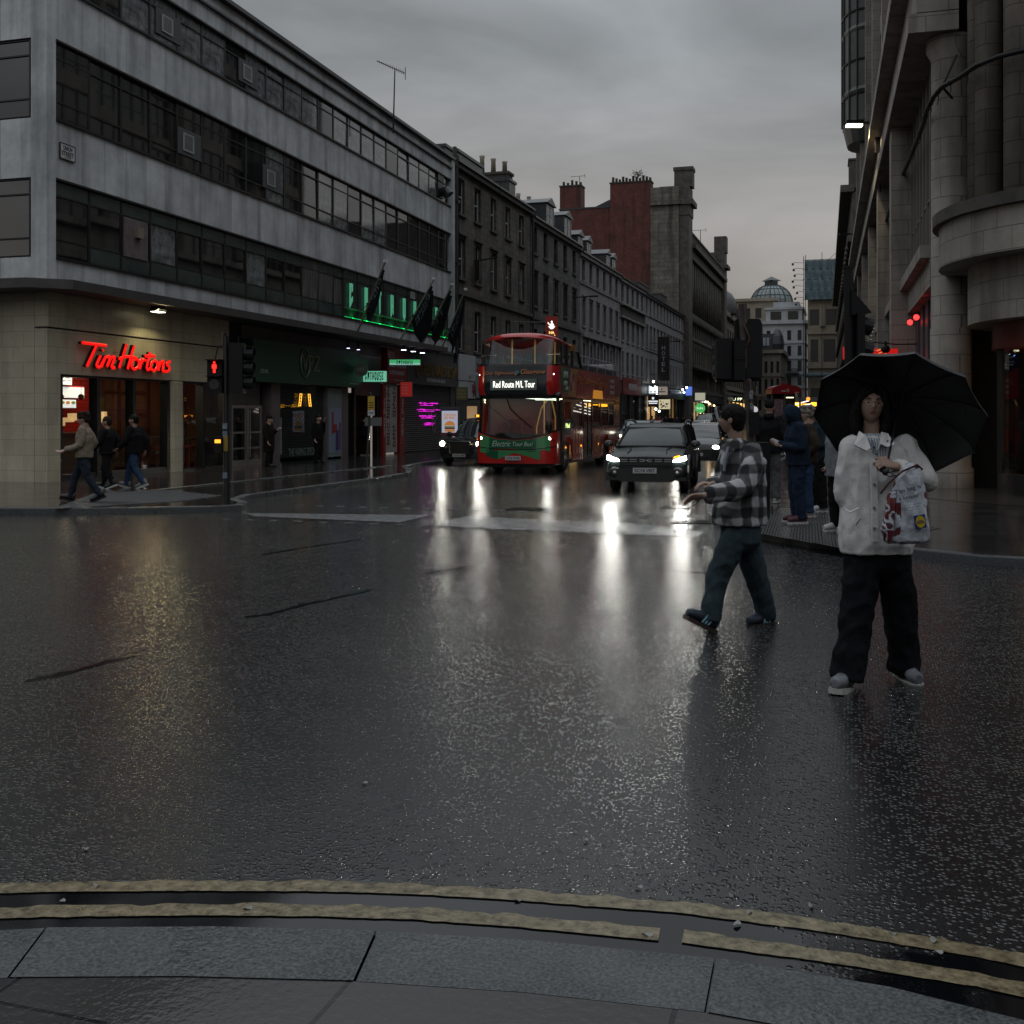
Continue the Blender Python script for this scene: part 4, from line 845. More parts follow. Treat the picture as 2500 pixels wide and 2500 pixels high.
t1, r1 = terrace('brown soot-stained stone tenement next to the concrete block, five windows wide', 49.35, 62.6, 14.0, ST1, FR_WHITE, [(4.95, 7.05), (8.5, 10.45), (11.65, 13.4)], [(7.62, .2, .16), (13.75, .25, .22)], [1.15, 3.6, 6.2, 8.8, 11.4], .95)
chimney(r1, 1.5, 1.0, 14.0, 1.3, 1.5, 1.15, 0, POT, 'roof_box', SLATE); chimney(r1, 3.0, .9, 14.0, 4.0, .9, 1.25, 0, POT, 'roof_box', SLATE); chimney(r1, 10.6, .5, 14.0, 1.2, 2.5, 1.3, 0, POT, 'roof_box', SLATE)
chimney(r1, 12.6, 1.2, 14.0, .9, 3.6, 2.2, 5, POT, 'chimney', TRIM, .9)
mb = MB(); mb.tube([(.12, -.15, 14.3), (.12, -.15, 4.6)], .09, 8); [mb.box(.0, .24, -.26, -.02, z, z + .12) for z in (12, 9, 6)]; mb.build('downpipe', FR_BLACK, t1); mb = MB(); mb.cyl((.75, .2, 14.0), (.75, .2, 14.9), .1); mb.build('flue', TRIM, t1)
mb = MB(); mb.tube([(3.1, -.1, 9.6), (3.1, -1.3, 9.75)], .035, 6); mb.box(3.0, 3.2, -.3, -.05, 8.6, 9.65); mb.build('wall_bracket', FR_BLACK, t1)
WB = mat('white_hoarding', (0.38, 0.40, 0.42), .5, var=.1); TEAL = mat('pale_teal_hoarding', (0.16, 0.26, 0.28), .5)
mb = MB(); mb.box(.25, 13.2, -.1, .4, PK, 4.75, 0); mb.build('shop_wall', mat('dark_shop_wall', (0.05, 0.048, 0.046), .6, var=.3), t1)
hb = thing('hoarding', 'blank white boards above the shop between the nail salon and the bus', 'hoarding', (XF + .12, 49.5, 0), R(90)); mb = MB()
mb.box(.15, 2.55, -.08, -.0, 3.42, 4.7, 0); mb.box(.15, 2.55, -.08, -.0, 2.55, 3.38, 0); mb.box(2.6, 5.2, -.1, -.02, 2.6, 4.6, 1); mb.build('boards', [WB, TEAL], hb)
def splat(x, z, r):
    b = MB(); n = 13
    for k in range(n):
        a = k * 2 * math.pi / n; rr = r * (1 if k % 2 else .55); b.prism([(x, z), (x + rr * math.cos(a - .15), z + rr * math.sin(a - .15)), (x + rr * 1.25 * math.cos(a), z + rr * 1.25 * math.sin(a)), (x + rr * math.cos(a + .15), z + rr * math.sin(a + .15))], -.125, -.1, 'y')
    return b
splat(2.3, 3.0, .32).build('red_burst', mat('dull_red', (.2, .02, .025), .5), hb); splat(3.0, 4.1, .35).build('red_burst', MATS['dull_red'], hb)
cc = thing('security_camera', 'white wall camera on the blank hoarding', 'camera', (XF + .2, 51.2, 3.75), 0); mb = MB(); mb.box(0, .45, -.08, .08, -.06, .08); mb.build('housing', WB, cc); mb = MB(); mb.cyl((.0, 0, .12), (.1, 0, .0), .03); mb.build('arm', WB, cc)
o, w, h = lightbox('projecting_sign', 'olive square sign with pale capitals, QUEEN NAILS and SPA, on the wall by the taxi', (1114, 947), (1140, 976), 46.5, .12, mat('olive_sign', (0.10, 0.085, 0.02), .45), TH)
for k, s_ in enumerate(('QUEEN', 'NAILS', '& SPA')): txt('lettering', s_, (0, -.014, .14 - k * .14), .3, .07, mat('pale_gold', (.3, .28, .18), .5), o, .004)
t2, r2 = terrace('grey-brown stone tenement second along, wet black windows under moulded hoods', 62.7, 74.9, 13.65, ST2, FR_BLACK, [(4.95, 7.0), (8.4, 10.4), (11.6, 13.2)], [(7.55, .18, .15), (13.4, .25, .22)], [.9, 3.3, 5.8, 8.2, 10.7], .92)
mb = MB(); mb.tube([(.0, -.14, 13.6), (.0, -.14, 4.6)], .08, 8); mb.build('downpipe', FR_BLACK, t2)
for x in (4.4, 9.0): dormer(r2, x, 13.9, 2.0, 1.5, SLATE, FR_WHITE)
chimney(r2, 11.6, 2.5, 13.6, 1.0, 4.0, 2.6, 5, POT, 'chimney', TRIM, 1.1)
t3, r3 = terrace('pale lilac painted terrace with slim shafts between its first-floor windows', 75.0, 88.9, 13.35, ST3, FR_BLACK, [(4.7, 6.95), (8.2, 10.15), (11.45, 12.95)], [(7.35, .25, .35), (11.15, .14, .1), (13.1, .25, .2)], [1.2 + 2.3 * k for k in range(6)], .9)
for k in range(7): mb = MB(); mb.box(.02 + 2.3 * k - .18 + .05, 2.3 * k + .23, -.18, .01, 4.7, 7.34); mb.build('pilaster', ST3, t3)
for x in (.6, 3.3, 10.0, 12.2): dormer(r3, x, 13.5, 1.5, 1.2, SLATE, FR_WHITE)
chimney(r3, 6.6, 2.0, 13.3, 1.0, 3.6, 2.6, 1, POT, 'chimney', TRIM, 1.3); chimney(r3, 3.5, 5.0, 13.3, 3.4, 1.0, 3.2, 5, POT, 'chimney', TRIM, 1.3)
t4, r4 = terrace('terrace with a big dark glazed shop floor and faded carved name under its cornice', 89.0, 100.3, 13.25, ST4, FR_BLACK, [(5.35, 7.2), (8.1, 9.95), (11.35, 12.85)], [(11.0, .14, .4), (9.98, .1, .25), (13.0, .25, .2)], [1.15 + 2.25 * k for k in range(5)], 1.05)
mb = MB(); mb.box(.3, 11.0, -.12, .02, 10.15, 10.9); mb.build('name_band', TRIM, t4)
t5, r5 = terrace('long pale rendered terrace with three rows of twelve narrow dark windows and a hotel sign', 100.4, 124.9, 13.15, ST4, FR_BLACK, [(5.2, 7.15), (8.3, 10.15), (11.5, 12.95)], [(11.2, .12, .1), (7.9, .1, .1), (13.0, .2, .2)], [1.1 + 2.03 * k for k in range(12)], .85)
chimney(r5, 1.6, .8, 13.2, 5.0, 1.2, 1.2, 0, POT, 'chimney', LEADM); chimney(r5, 13.5, .8, 13.2, 4.0, 1.2, 1.4, 0, POT, 'chimney', LEADM)
# shop units under terraces 2-5
LITW = glow('lit_shop_window', (1.0, .62, .25), .5)
def shopunit(parent, x0, x1, facem, signz=(3.6, 4.6), lit=None, word=None, wc=None):
    mb = MB(); mb.box(x0, x1, -.25, .3, signz[0], signz[1]); s_ = mb.build('shop_fascia', facem, parent)
    mb = MB(); mb.box(x0, x0 + .3, -.12, .3, PK, signz[0]); mb.box(x1 - .3, x1, -.12, .3, PK, signz[0]); mb.box(x0 + .3, x1 - .3, -.02, .3, PK, .5); mb.box((x0 + x1) / 2 - .06, (x0 + x1) / 2 + .06, -.05, .28, .5, signz[0]); mb.build('shop_frame', FR_BLACK, parent)
    mb = MB(); mb.box(x0 + .3, x1 - .3, .1, .14, .5, signz[0]); mb.build('shop_window', lit or PANE, parent)
    if word: txt('lettering', word, ((x0 + x1) / 2, -.26, sum(signz) / 2), (x1 - x0) * .5, (signz[1] - signz[0]) * .4, wc or WHL, parent, .02)
DKF = mat('black_fascia', (0.015, 0.015, 0.018), .35); NAVF = mat('navy_fascia', (0.015, 0.02, 0.04), .35)
shopunit(t2, .2, 6, DKF); shopunit(t2, 6.2, 12, DKF, lit=LITW); shopunit(t3, .2, 6.8, NAVF); shopunit(t3, 7, 13.7, DKF)
shopunit(t4, .2, 8.2, mat('dull_red_fascia', (0.15, 0.012, 0.015), .4), (3.55, 4.95), word='GREYFRIARS CAFE' if False else None)
txt('lettering', 'WESTERN CAFE', (4.3, -.26, 4.25), 3.6, .5, WHL, t4, .02); shopunit(t4, 8.4, 11.2, DKF, (3.6, 4.9))
shopunit(t5, .2, 6.5, DKF, lit=glow('lit_tan', (.9, .5, .2), .35)); shopunit(t5, 6.7, 13.2, mat('plum_fascia', (0.06, 0.03, 0.035), .4)); shopunit(t5, 13.4, 18.2, DKF, lit=glow('lit_dim', (.7, .4, .15), .15)); shopunit(t5, 18.4, 24.3, mat('green_fascia2', (0.03, 0.10, 0.05), .4))
def atface(y, z, off): return Vector((XF + off, y, z))
def blade(label, y, z, w, h, off, face, word=None, wm=None, group=None, rnd=False):
    o = thing('projecting_sign', label, 'sign', atface(y, z, off + w / 2), 0, group)
    mb = MB()
    if rnd: mb.cyl((0, .1, 0), (0, 0, 0), w / 2, seg=20)
    else: mb.box(-w / 2, w / 2, 0, .14, -h / 2, h / 2)
    mb.build('panel', face, o); mb = MB(); mb.cyl((-w / 2, .07, 0), (-w / 2 - off - .02, .07, 0), .02, seg=6); mb.build('bracket', FR_BLACK, o)
    if word and isinstance(word, str): txt('lettering', word, (0, -.006, 0), w * .8, h * .4, wm, o, .005)
    return o
# dark restaurant sign, bowl and HA
ha = thing('projecting_sign', 'tall dark red lit sign with a white bowl emblem and HA above the bus roof', 'sign', D(1347, 812, 52), TH)
mb = MB(); mb.box(-.29, .29, 0, .2, -1.1, .78); mb.box(-.27, -.2, .05, .15, .4, .44); mb.build('panel', glow('dark_red_box', (0.10, 0.006, 0.004), .5), ha)
mb = MB(); mb.prism([(-.17 + .34 * k / 8, .3 - .14 * math.sin(math.pi * k / 8)) for k in range(9)], -.012, -.002, 'y'); mb.prism([(-.1, .33), (.12, .33), (.09, .40), (.03, .46), (.05, .53), (0, .58), (-.05, .53), (-.02, .45), (-.08, .4)], -.012, -.002, 'y'); mb.prism([(-.21, .46), (-.17, .5), (-.06, .36), (-.09, .33)], -.012, -.002, 'y'); mb.build('emblem', glow('white_neon', (1, .95, .88), 1.3), ha)
txt('lettering', 'HA', (0, -.004, .0), .26, .14, glow('amber_neon', (1, .65, .2), 1.5), ha, .01, bold=.02); mb = MB(); mb.ball((.14, -.02, -.13), .025); mb.build('dot', MATS['amber_neon'], ha); mb = MB(); mb.cyl((-.29, .1, .5), (-1.9, .1, .5), .025, seg=6); mb.build('bracket', FR_BLACK, ha)
hs = thing('projecting_sign', 'tall black vertical sign reading HOTEL on the pale terrace', 'sign', atface(103.2, 7.2, 1.3), 0); mb = MB(); mb.box(-.55, .55, 0, .25, -2.1, 2.1); mb.build('panel', mat('hotel_panel', (0.012, 0.006, 0.008), .4), hs)
vword('HOTEL', 0, -1.3, 1.3, .34, mat('hotel_letter', (.25, .26, .3), .5), -.003, hs, .01)
mb = MB(); mb.cyl((-.55, .1, 1.5), (-1.3, .1, 1.5), .03, seg=6); mb.cyl((-.55, .1, -1.5), (-1.3, .1, -1.5), .03, seg=6); mb.build('bracket', FR_BLACK, hs)
WN = glow('white_shop_light', (.85, .95, 1), 1.6)
bar = thing('projecting_sign', 'stack of glaring white lit bar letters and boards over the crowd on the far pavement', 'sign', atface(101.5, 3.6, .1), 0)
mb = MB(); mb.box(0, 1.0, 0, .2, .2, 1.1); mb.build('panel', DKF, bar); mb = MB()
for k in range(5): mb.box(.05 + k * .19, .19 + k * .19, -.02, -.002, .35 + .1 * (k % 2), 1.0 - .08 * (k % 3))
mb.box(.05, .95, -.02, -.002, .28, .34); mb.build('lettering', WN, bar)
mb = MB(); mb.box(0, 1.0, 0, .2, -1.0, .18); mb.build('panel', DKF, bar); mb = MB(); mb.box(.05, .95, -.02, -.002, -.55, -.42); mb.box(.1, .9, -.02, -.002, -.72, -.62); mb.box(.4, .6, -.02, -.002, -.3, -.1); mb.build('lettering', glow('soft_white', (.8, .85, .9), .8), bar)
o = blade('small cream hanging sign beside the glaring white bar letters', 105.5, 4.2, 1.1, .8, .2, glow('cream_lit', (.4, .34, .3), .35)); mb = MB(); mb.box(-.35, .35, -.008, -.002, -.15, -.05); mb.box(-.05, .05, -.008, -.002, .05, .25); mb.build('print', INK, o)
o = blade('square pale lit sign with dark blotches lower than the bar letters', 106.5, 2.9, 1.1, .95, .3, glow('cream_bright', (.7, .65, .45), .5)); mb = MB()
for k in range(16): mb.ball((random.uniform(-.45, .45), -.004, random.uniform(-.38, .38)), (random.uniform(.04, .12), .004, random.uniform(.03, .09)), 7, 5)
mb.build('blotches', INK, o)
o = blade('round bright green lit sign on the far left pavement', 131, 2.7, 1.2, 1.2, .5, glow('green_round', (.10, .6, .16), .6), rnd=True); mb = MB(); [mb.box(-.38 + k * .2, -.26 + k * .2, -.01, -.002, -.12, .14 - .08 * (k % 2)) for k in range(4)]; mb.build('letters', glow('pale_green_letters', (.6, .9, .6), .9), o)
blade('small pale rectangular sign above the round green sign', 131, 4.1, 1.2, .9, .5, glow('cream_lit2', (.6, .6, .45), .5))
blade('blue lit shop sign on the far left terrace', 124, 4.6, .7, 1.0, .4, glow('blue_lit', (.12, .25, .9), .6))
for k, (y, z) in enumerate(((102.3, 5.0), (103.4, 4.4), (104.2, 3.8), (103.6, 2.4), (105.5, 2.2), (121, 4.7), (122, 4.4), (124, 5.0), (141, 3.6), (143, 3.6), (145, 3.4), (150, 3.2), (158, 2.2), (147, 1.9), (136, 2.0), (139, 2.0))):
    warm = k > 8
    o = thing('shop_lamp', 'small %s shop lamp glowing on the far left shopfronts' % ('amber' if warm else 'white'), 'lamp', atface(y, z, .5), 0, 'tiny %s shop lamps far down the street' % ('amber' if warm else 'white')); mb = MB(); mb.ball((0, 0, 0), .11 if not warm else .13, 8, 6); mb.build('bulb', glow('bulb_warm', (1, .6, .25), 7) if warm else glow('bulb_cool', (.95, 1, .9), 9), o); mb = MB(); mb.cyl((0, 0, .1), (-.5, 0, .1), .02, seg=5); mb.build('arm', FR_BLACK, o)
# ---------------------------------------------------------------- tall dark ornate block with red brick flank
BR = stone('red_brick_gable', (0.17, 0.045, 0.032), (0.12, 0.034, 0.026), (0.06, 0.03, 0.026), bw=.45, bh=.15, ms=.012, var=.45, streak=.4)
GS = stone('grey_gable_stone', (0.20, 0.185, 0.155), (0.14, 0.13, 0.11), (0.06, 0.055, 0.05), bw=1.3, bh=.5, ms=.02, var=.5, streak=.5)
ob = thing('ornate_block', 'tall dark ornate stone block with a red brick flank rising behind the terraces', 'building', (XF, 125.1, 0), R(90))
L_ = 40.0; rws = []; xs = [3.8 + 2.05 * k for k in range(17)]
mb = MB(); wall_holes(mb, 3.0, L_ - 3, 4.6, 21.5, [(5.2, 7.0, [(x - .45, x + .45) for x in xs]), (8.0, 10.2, [(x - .45, x + .45) for x in xs]), (11.4, 13.2, [(x - .45, x + .45) for x in xs]), (14.4, 19.6, [(x - .55, x + .55) for x in xs])], 0, .5)
mb.box(0, 3, -.6, .5, .1, 24.9); mb.box(L_ - 3, L_, -.6, .5, .1, 23.6); mb.build('wall', ST5, ob)
mb = MB(); mb.box(3, L_ - 3, .7, .8, .1, 21); mb.build('dark_core', MATS['dark_interior'], ob)
for i, (a, b) in enumerate(((5.2, 7.0), (8.0, 10.2), (11.4, 13.2), (14.4, 19.6))):
    for k, x in enumerate(xs):
        lit = (i, k) in ((0, 9), (1, 12), (0, 13), (1, 8)); hw = .45 if i < 3 else .55
        window(ob, x - hw, a, 2 * hw, b - a, .3, 'sash', FR_WHITE if i == 0 and k % 3 == 0 else FR_BLACK, glow('lit_window', (1, .62, .22), .45) if lit else PANE)
for x in xs[:-1]: mb = MB(); mb.tube([(x + 1.025, -.05, 14.0), (x + 1.025, -.05, 20.2)], [.2, .16], 8); mb.build('column', ST5, ob, True)
mb = MB(); mb.box(2.9, L_ - 2.9, -1.0, .5, 21.5, 22.0); mb.box(2.9, L_ - 2.9, -.45, .01, 20.4, 21.4); mb.box(2.9, L_ - 2.9, -.5, .01, 13.4, 13.9); mb.box(2.9, L_ - 2.9, -.9, .01, 7.5, 7.8); mb.box(2.9, L_ - 2.9, -.4, .01, 4.6, 4.9)
for k in range(40): mb.ball((3.2 + k * .87, -.35, 13.2 + .1 * (k % 2)), (.22, .25, .38), 7, 5); mb.ball((3.2 + k * .87, -.35, 10.8), (.2, .2, .3), 7, 5)
mb.box(-.3, 3.3, -1.1, .5, 25.0 + 1.1, 25.6 + 1.1); mb.box(-.1, 3.1, -.7, .5, 24.9, 26.1); mb.box(-.3 + L_ - 3, L_ + .3, -1.1, .5, 23.6, 24.1); mb.build('cornice', ST5, ob)
mb = MB(); mb.box(2.9, L_ - 2.9, -.6, -.2, 23.2, 23.4); mb.box(2.9, L_ - 2.9, -.6, -.2, 22.0, 22.2)
for k in range(60): mb.cyl((3.1 + k * .57, -.4, 22.2), (3.1 + k * .57, -.4, 23.2), .11, seg=6)
mb.build('balustrade', ST5, ob)
mb = MB(); mb.box(.0, 3.2, -.6, 2.8, 26.7, 28.3); mb.box(.7, 2.5, -.9, 1.2, 28.3, 30.2); mb.box(.6, 2.6, -1.0, 1.3, 30.2, 30.6); mb.box(L_ - 3, L_, -.6, 2.5, 24.1, 26.0); mb.box(L_ - 2.6, L_ - .6, -.8, 1.0, 26.0, 28.4); mb.build('tower_top', ST5, ob)
# flank (faces the camera)
mb = MB(); mb.box(-.25, .2, .52, 3.8, .1, 28.2); mb.box(-.6, .2, .3, 3.8, 26.1, 26.6); mb.build('stone_flank', GS, ob)
mb = MB(); mb.box(-.1, 1.5, 3.8, 8.6, 5, 28.9); mb.box(.3, 12, 8.6, 14.8, 5, 26.3); mb.box(.3, 2.2, 12.2, 14.8, 26.3, 29.0); mb.build('brick_flank', BR, ob)
c_ = chimney(ob, -.1, 3.8, 28.9, 1.6, 4.8, .1, 12, POTD, 'chimney', TRIM, .6); chimney(ob, .3, 12.2, 29.0, 1.8, 2.6, .1, 5, POTD, 'chimney', TRIM, .6)
mb = MB(); mb.prism([(8.6, 26.35), (12.0, 26.35), (8.6, 27.8)], 2, 10, 'x'); mb.box(.25, 12, 8.7, 14.9, 26.31, 26.5); mb.build('roof', SLATE, ob)
for i, (x, y, z, s_, l) in enumerate(((.5, 5.5, 29.7, .9, 'scrubby plant growing among the chimney pots on the red brick flank'), (30.5, -.2, 23.5, 1.0, 'scrubby plant growing on the balustrade of the ornate block'))):
    p = ob.matrix_basis @ Vector((x, y, z)); o = thing('plant', l, 'plant', p); mb = MB()
    for k in range(240):
        a = Vector((random.gauss(0, .5), random.gauss(0, .4), abs(random.gauss(.35, .3)))) * s_; d1 = Vector((random.uniform(-1, 1), random.uniform(-1, 1), random.uniform(-1, 1))) * .1; d2 = Vector((random.uniform(-1, 1), random.uniform(-1, 1), random.uniform(-1, 1))) * .1
        mb.add([a, a + d1, a + d1 + d2, a + d2], [(0, 1, 2, 3)])
    mb.build('leaves', mat('dark_leaves', (0.03, 0.045, 0.02), .7), o); mb = MB(); [mb.cyl((0, 0, -.2), (random.uniform(-.5, .5), random.uniform(-.4, .4), .6 * s_), .02, seg=4) for _ in range(7)]; mb.build('stems', TRIM, o)
for sh in ((0.2, 7, DKF), (7.2, 14, mat('teal_fascia', (.02, .07, .07), .4)), (14.2, 21, DKF), (21.2, 28, NAVF), (28.2, 39.8, DKF)):
    shopunit(ob, sh[0], sh[1], sh[2], (3.5, 4.6), lit=glow('lit_shop_far', (1, .7, .35), .25) if sh[0] in (7.2, 21.2) else None)
# ---------------------------------------------------------------- street closes in the distance
FS = mat('beige_stone', (0.27, 0.235, 0.18), .7, var=.2, vscale=.5); FW = mat('white_faience', (0.40, 0.42, 0.44), .45, var=.15, vscale=.6); FB = mat('victorian_stone', (0.19, 0.17, 0.14), .7, var=.3, vscale=.8, bump=.3, bscale=3)
PANEF = mat('far_window_glass', (0.02, 0.023, 0.026), .15)
def block(name, label, x0, x1, y0, y1, z1, wm, rows, nx, ny=0, fm=FR_BLACK, pm=PANEF, ww=.5, cor=.6, style='sash', side=None):
    """free-standing block; front faces the camera, side='L'/'R' also gets windows"""
    t = thing(name, label, 'building', (x0, y0, 0), 0); w = x1 - x0; d = y1 - y0; p = w / nx; xs = [p * (k + .5) for k in range(nx)]
    mb = MB(); wall_holes(mb, 0, w, 0, z1, [(a, b, [(x - p * ww / 2, x + p * ww / 2) for x in xs]) for a, b in rows], 0, .6); mb.box(0, w, .61, d, 0, z1 - .01); mb.build('wall', wm, t)
    for a, b in rows:
        for x in xs: window(t, x - p * ww / 2, a, p * ww, b - a, .35, style, fm, pm)
    if side:
        q = (d - .8) / ny; X = w if side == 'R' else 0
        for a, b in rows:
            for k in range(ny):
                o = window(t, 0, a, q * ww, b - a, 0, style, fm, pm)
                o.location = (X + (.03 if side == 'R' else -.03), .8 + q * (k + .25) + (0 if side == 'R' else q * ww), a); o.rotation_euler = (0, 0, R(90) if side == 'R' else -R(90))
    mb = MB(); mb.box(-cor, w + cor, -cor, d + cor, z1, z1 + .7)
    for a, b in rows[1:]: mb.box(-.2, w + .2, -.2, d + .2, a - .7, a - .4)
    mb.build('cornice', wm, t); return t
b1 = block('department_store', 'broad beige stone building below the glass dome at the end of the street', -30, -17.0, 262, 285, 29.0, FS, [(3, 7), (9, 13), (15.2, 19), (21.0, 23.6), (25.0, 27.4)], 5, ww=.55, style='grid')
gd = MB(); gp = []; n = 12
DG = mat('dome_glass', (0.16, 0.2, 0.21), .15, spec=.8, var=.3, vscale=1.2); DGF = mat('dome_iron', (0.03, 0.045, 0.045), .4)
dm = thing('glass_dome', 'glass and iron dome with a lantern on the beige building', 'dome', (-18.6, 272, 29.3))
prof = [(5.0 * math.cos(a * R(90) / 8), 4.8 * math.sin(a * R(90) / 8)) for a in range(8)]
mb = MB(); mb.lathe([(r, z) for r, z in prof], (0, 0, 0), 8); mb.build('glazing', DG, dm)
mb = MB()
for k in range(8): mb.tube([(r * 1.01 * math.cos(R(45 * k)), r * 1.01 * math.sin(R(45 * k)), z) for r, z in prof], .16, 5)
for k in range(24): mb.tube([(r * .985 * math.cos(R(15 * k)), r * .985 * math.sin(R(15 * k)), z) for r, z in prof], .05, 4)
for r, z in prof[::2]: mb.tube([(r * 1.01 * math.cos(R(45 * k)), r * 1.01 * math.sin(R(45 * k)), z) for k in range(9)], .10, 5)
mb.build('ribs', DGF, dm); mb = MB(); mb.box(-1.5, 1.5, -1.5, 1.5, 4.5, 5.6); mb.lathe([(2.4, 5.6), (.05, 6.7)], (0, 0, 0), 4); mb.build('lantern', DGF, dm)
b2 = block('white_corner_building', 'white tiled corner building with balconies at the far end of the street', -18.4, -9.6, 244, 262, 22.0, FW, [(3, 7), (8.6, 10.6), (11.6, 14.0), (15.0, 17.2), (18.4, 20.6)], 4, 5, ww=.38)
mb = MB(); mb.box(.5, 8.2, .5, 17, 22.7, 25.2); mb.box(.2, 8.6, .2, 17.4, 25.2, 25.7); mb.box(2.0, 7.5, 2, 15, 25.7, 27.0); mb.build('attic', FW, b2); mb = MB(); mb.box(1.5, 3.8, .4, .5, 23.0, 24.8); mb.box(5.2, 7.4, .4, .5, 23.0, 24.8); mb.build('attic_window', PANEF, b2)
mb = MB(); mb.box(5.0, 7.6, -1.0, 0, 11.0, 11.3); [mb.cyl((5.05 + .2 * k, -.95, 11.3), (5.05 + .2 * k, -.95, 12.1), .04, seg=4) for k in range(13)]; mb.box(5.0, 7.6, -1.0, -.9, 12.1, 12.2); mb.build('balcony', DGF, b2)
b3 = block('victorian_corner_building', 'brown Victorian building with round-headed windows and a mansard roof in front of the white one', -18.3, -13.6, 226, 243, 14.6, FB, [(3.0, 5.2), (6.4, 9.4), (10.6, 13.0)], 4, ww=.5)
mb = MB(); mb.prism([(.0, 15.3), (4.7, 15.3), (3.9, 18.6), (.9, 18.6)], .2, 16, 'y'); mb.lathe([(1.3, 15.3), (1.5, 16.5), (1.2, 18.2), (.6, 19.4), (.05, 20.0)], (3.9, 1.2, 0), 12); mb.build('mansard_roof', SLATE, b3); mb = MB(); [mb.box(.5 + k * .7, 1.0 + k * .7, .05, .4, 16.2, 17.8) for k in range(3)]; mb.build('rooflight', mat('rooflight', (.3, .34, .38), .2), b3)
b4 = block('far_left_building', 'darker stone building with a small lead dome beyond the ornate block', -30.0, XF, 166, 225, 17.0, FB, [(3.0, 5.2), (6.6, 9.2), (10.4, 12.4), (13.4, 15.4)], 5, 16, ww=.5, side='R')
mb = MB(); mb.lathe([(2.0, 17.7), (2.05, 18.6), (1.8, 19.9), (1.2, 20.9), (.3, 21.5), (.05, 21.8)], (11.0, 6, 0), 16); mb.build('lead_dome', LEADM, b4, True)
mb = MB(); mb.box(11.5, 12.1, .6, 58, 4.2, 4.9); mb.build('shop_fascia', DKF, b4); mb = MB(); [mb.box(12.12, 12.2, 8 + k * 6, 11 + k * 6, 3.4, 4.0) for k in range(7)]; mb.build('lit_sign', glow('amber_far', (1, .6, .2), 1.2), b4)
blade('white lit letters PP on a shop at the far end of the left side', 176, 4.5, 1.8, 1.1, .2, DKF, 'U PP', glow('white_far', (.9, 1, .7), 1.8)); blade('yellow lit letters beside the far white PP sign', 196, 4.4, 1.6, 1.2, .2, DKF, 'BYE', glow('yellow_far', (1, .75, .15), 1.8)); blade('small round white sign near the far yellow letters', 202, 3.0, 1.2, 1.2, 1.0, glow('white_disc', (.7, .7, .75), .6), rnd=True)
# scaffolded building under blue netting
sc = thing('scaffolded_building', 'pale pillared building wrapped in blue scaffold netting at the end of the right side', 'building', (-9.0, 244, 0), 0)
mb = MB(); wall_holes(mb, 0, 6.6, 0, 34, [(3, 8, [(.6, 2.8), (3.6, 5.8)]), (13.6, 18.5, [(.6, 2.2), (3.3, 5.8)]), (21.5, 25, [(.4, 2.4), (3.8, 6.2)])], 0, .6); mb.box(-.3, 6.8, -.4, 0, 19.6, 20.2); mb.box(-.3, 6.8, -.4, 0, 12.2, 12.8); mb.box(.0, 6.6, .61, 12, 0, 33.9); mb.tube([(3.1, -.1, 21.3), (3.1, -.1, 26)], [.6, .5], 10); mb.build('wall', FS, sc)
mb = MB(); mb.box(.5, 6.3, .3, .4, 3, 8); mb.box(.5, 6.3, .3, .4, 13.6, 18.5); mb.box(.3, 6.3, .3, .4, 21.5, 25); mb.build('pane', PANEF, sc)
NET = mat('blue_netting', (0.10, 0.15, 0.17), .7, var=.35, vscale=1.5, stretch=(1, 1, .4)); vs = []; fs = []
for a in range(25):
    for b in range(13): vs.append((-.6 + 7.4 * a / 24, -1.3 + .18 * math.sin(a * 1.3 + b * .7) + .1 * math.sin(b * 2.1), 27 + 8.5 * b / 12))
fs = [(a * 13 + b, (a + 1) * 13 + b, (a + 1) * 13 + b + 1, a * 13 + b + 1) for a in range(24) for b in range(12)]
mb = MB(); mb.add(vs, fs); mb.box(-.6, 6.8, -1.2, -1.0, 10.2, 11.2); mb.build('netting', NET, sc, True)
mb = MB()
for x in (-.8, -.4, 3.0, 6.2, 6.6): mb.cyl((x, -1.2, 9), (x, -1.2, 37 + .8 * math.sin(x)), .07, seg=5)
for z in (27, 29.2, 31.4, 33.6, 35.6): mb.cyl((-1.0, -1.2, z), (6.8, -1.2, z), .06, seg=5)
mb.cyl((4.5, -1.2, 35.6), (5.8, -1.2, 36.8), .05, seg=5)
mb.build('scaffold_poles', FR_BLACK, sc)
for k in range(8):
    z = 35 - k * 1.25; lx = 2.0 - (k % 3) * .2 - (.5 if k > 4 else 0); o = thing('floodlight', 'dark floodlight on an arm, in the column sticking out left of the scaffold', 'lamp', (-9.8, 242.8, z), 0, 'column of floodlights on the scaffold'); mb = MB(); mb.tube([(0, 0, 0), (-lx, 0, .15), (-lx - .2, 0, 0)], .05, 5); mb.build('arm', FR_BLACK, o); mb = MB(); mb.box(-lx - .5, -lx - .05, -.2, .2, -.45, 0); mb.build('head', FR_BLACK, o)

# ---------------------------------------------------------------- right side: fin-fronted block with round corner column
RB = ANG; p1 = (1.7, 24.7)
RG = stone('right_block_stone', (0.31, 0.28, 0.245), (0.26, 0.238, 0.21), (0.13, 0.12, 0.105), bw=.9, bh=.42, ms=.010, var=.3, streak=.35, bump=.15)
BRN = stone('dark_brown_panel', (0.075, 0.06, 0.052), (0.06, 0.05, 0.045), (0.03, 0.026, 0.024), bw=.3, bh=.08, ms=.008, var=.3, streak=.3, bump=.15)
rb_ = thing('fin_fronted_block', 'tall stone block with vertical fins and a round corner column on the right', 'building', (p1[0], p1[1], 0), -R(90) + RB)
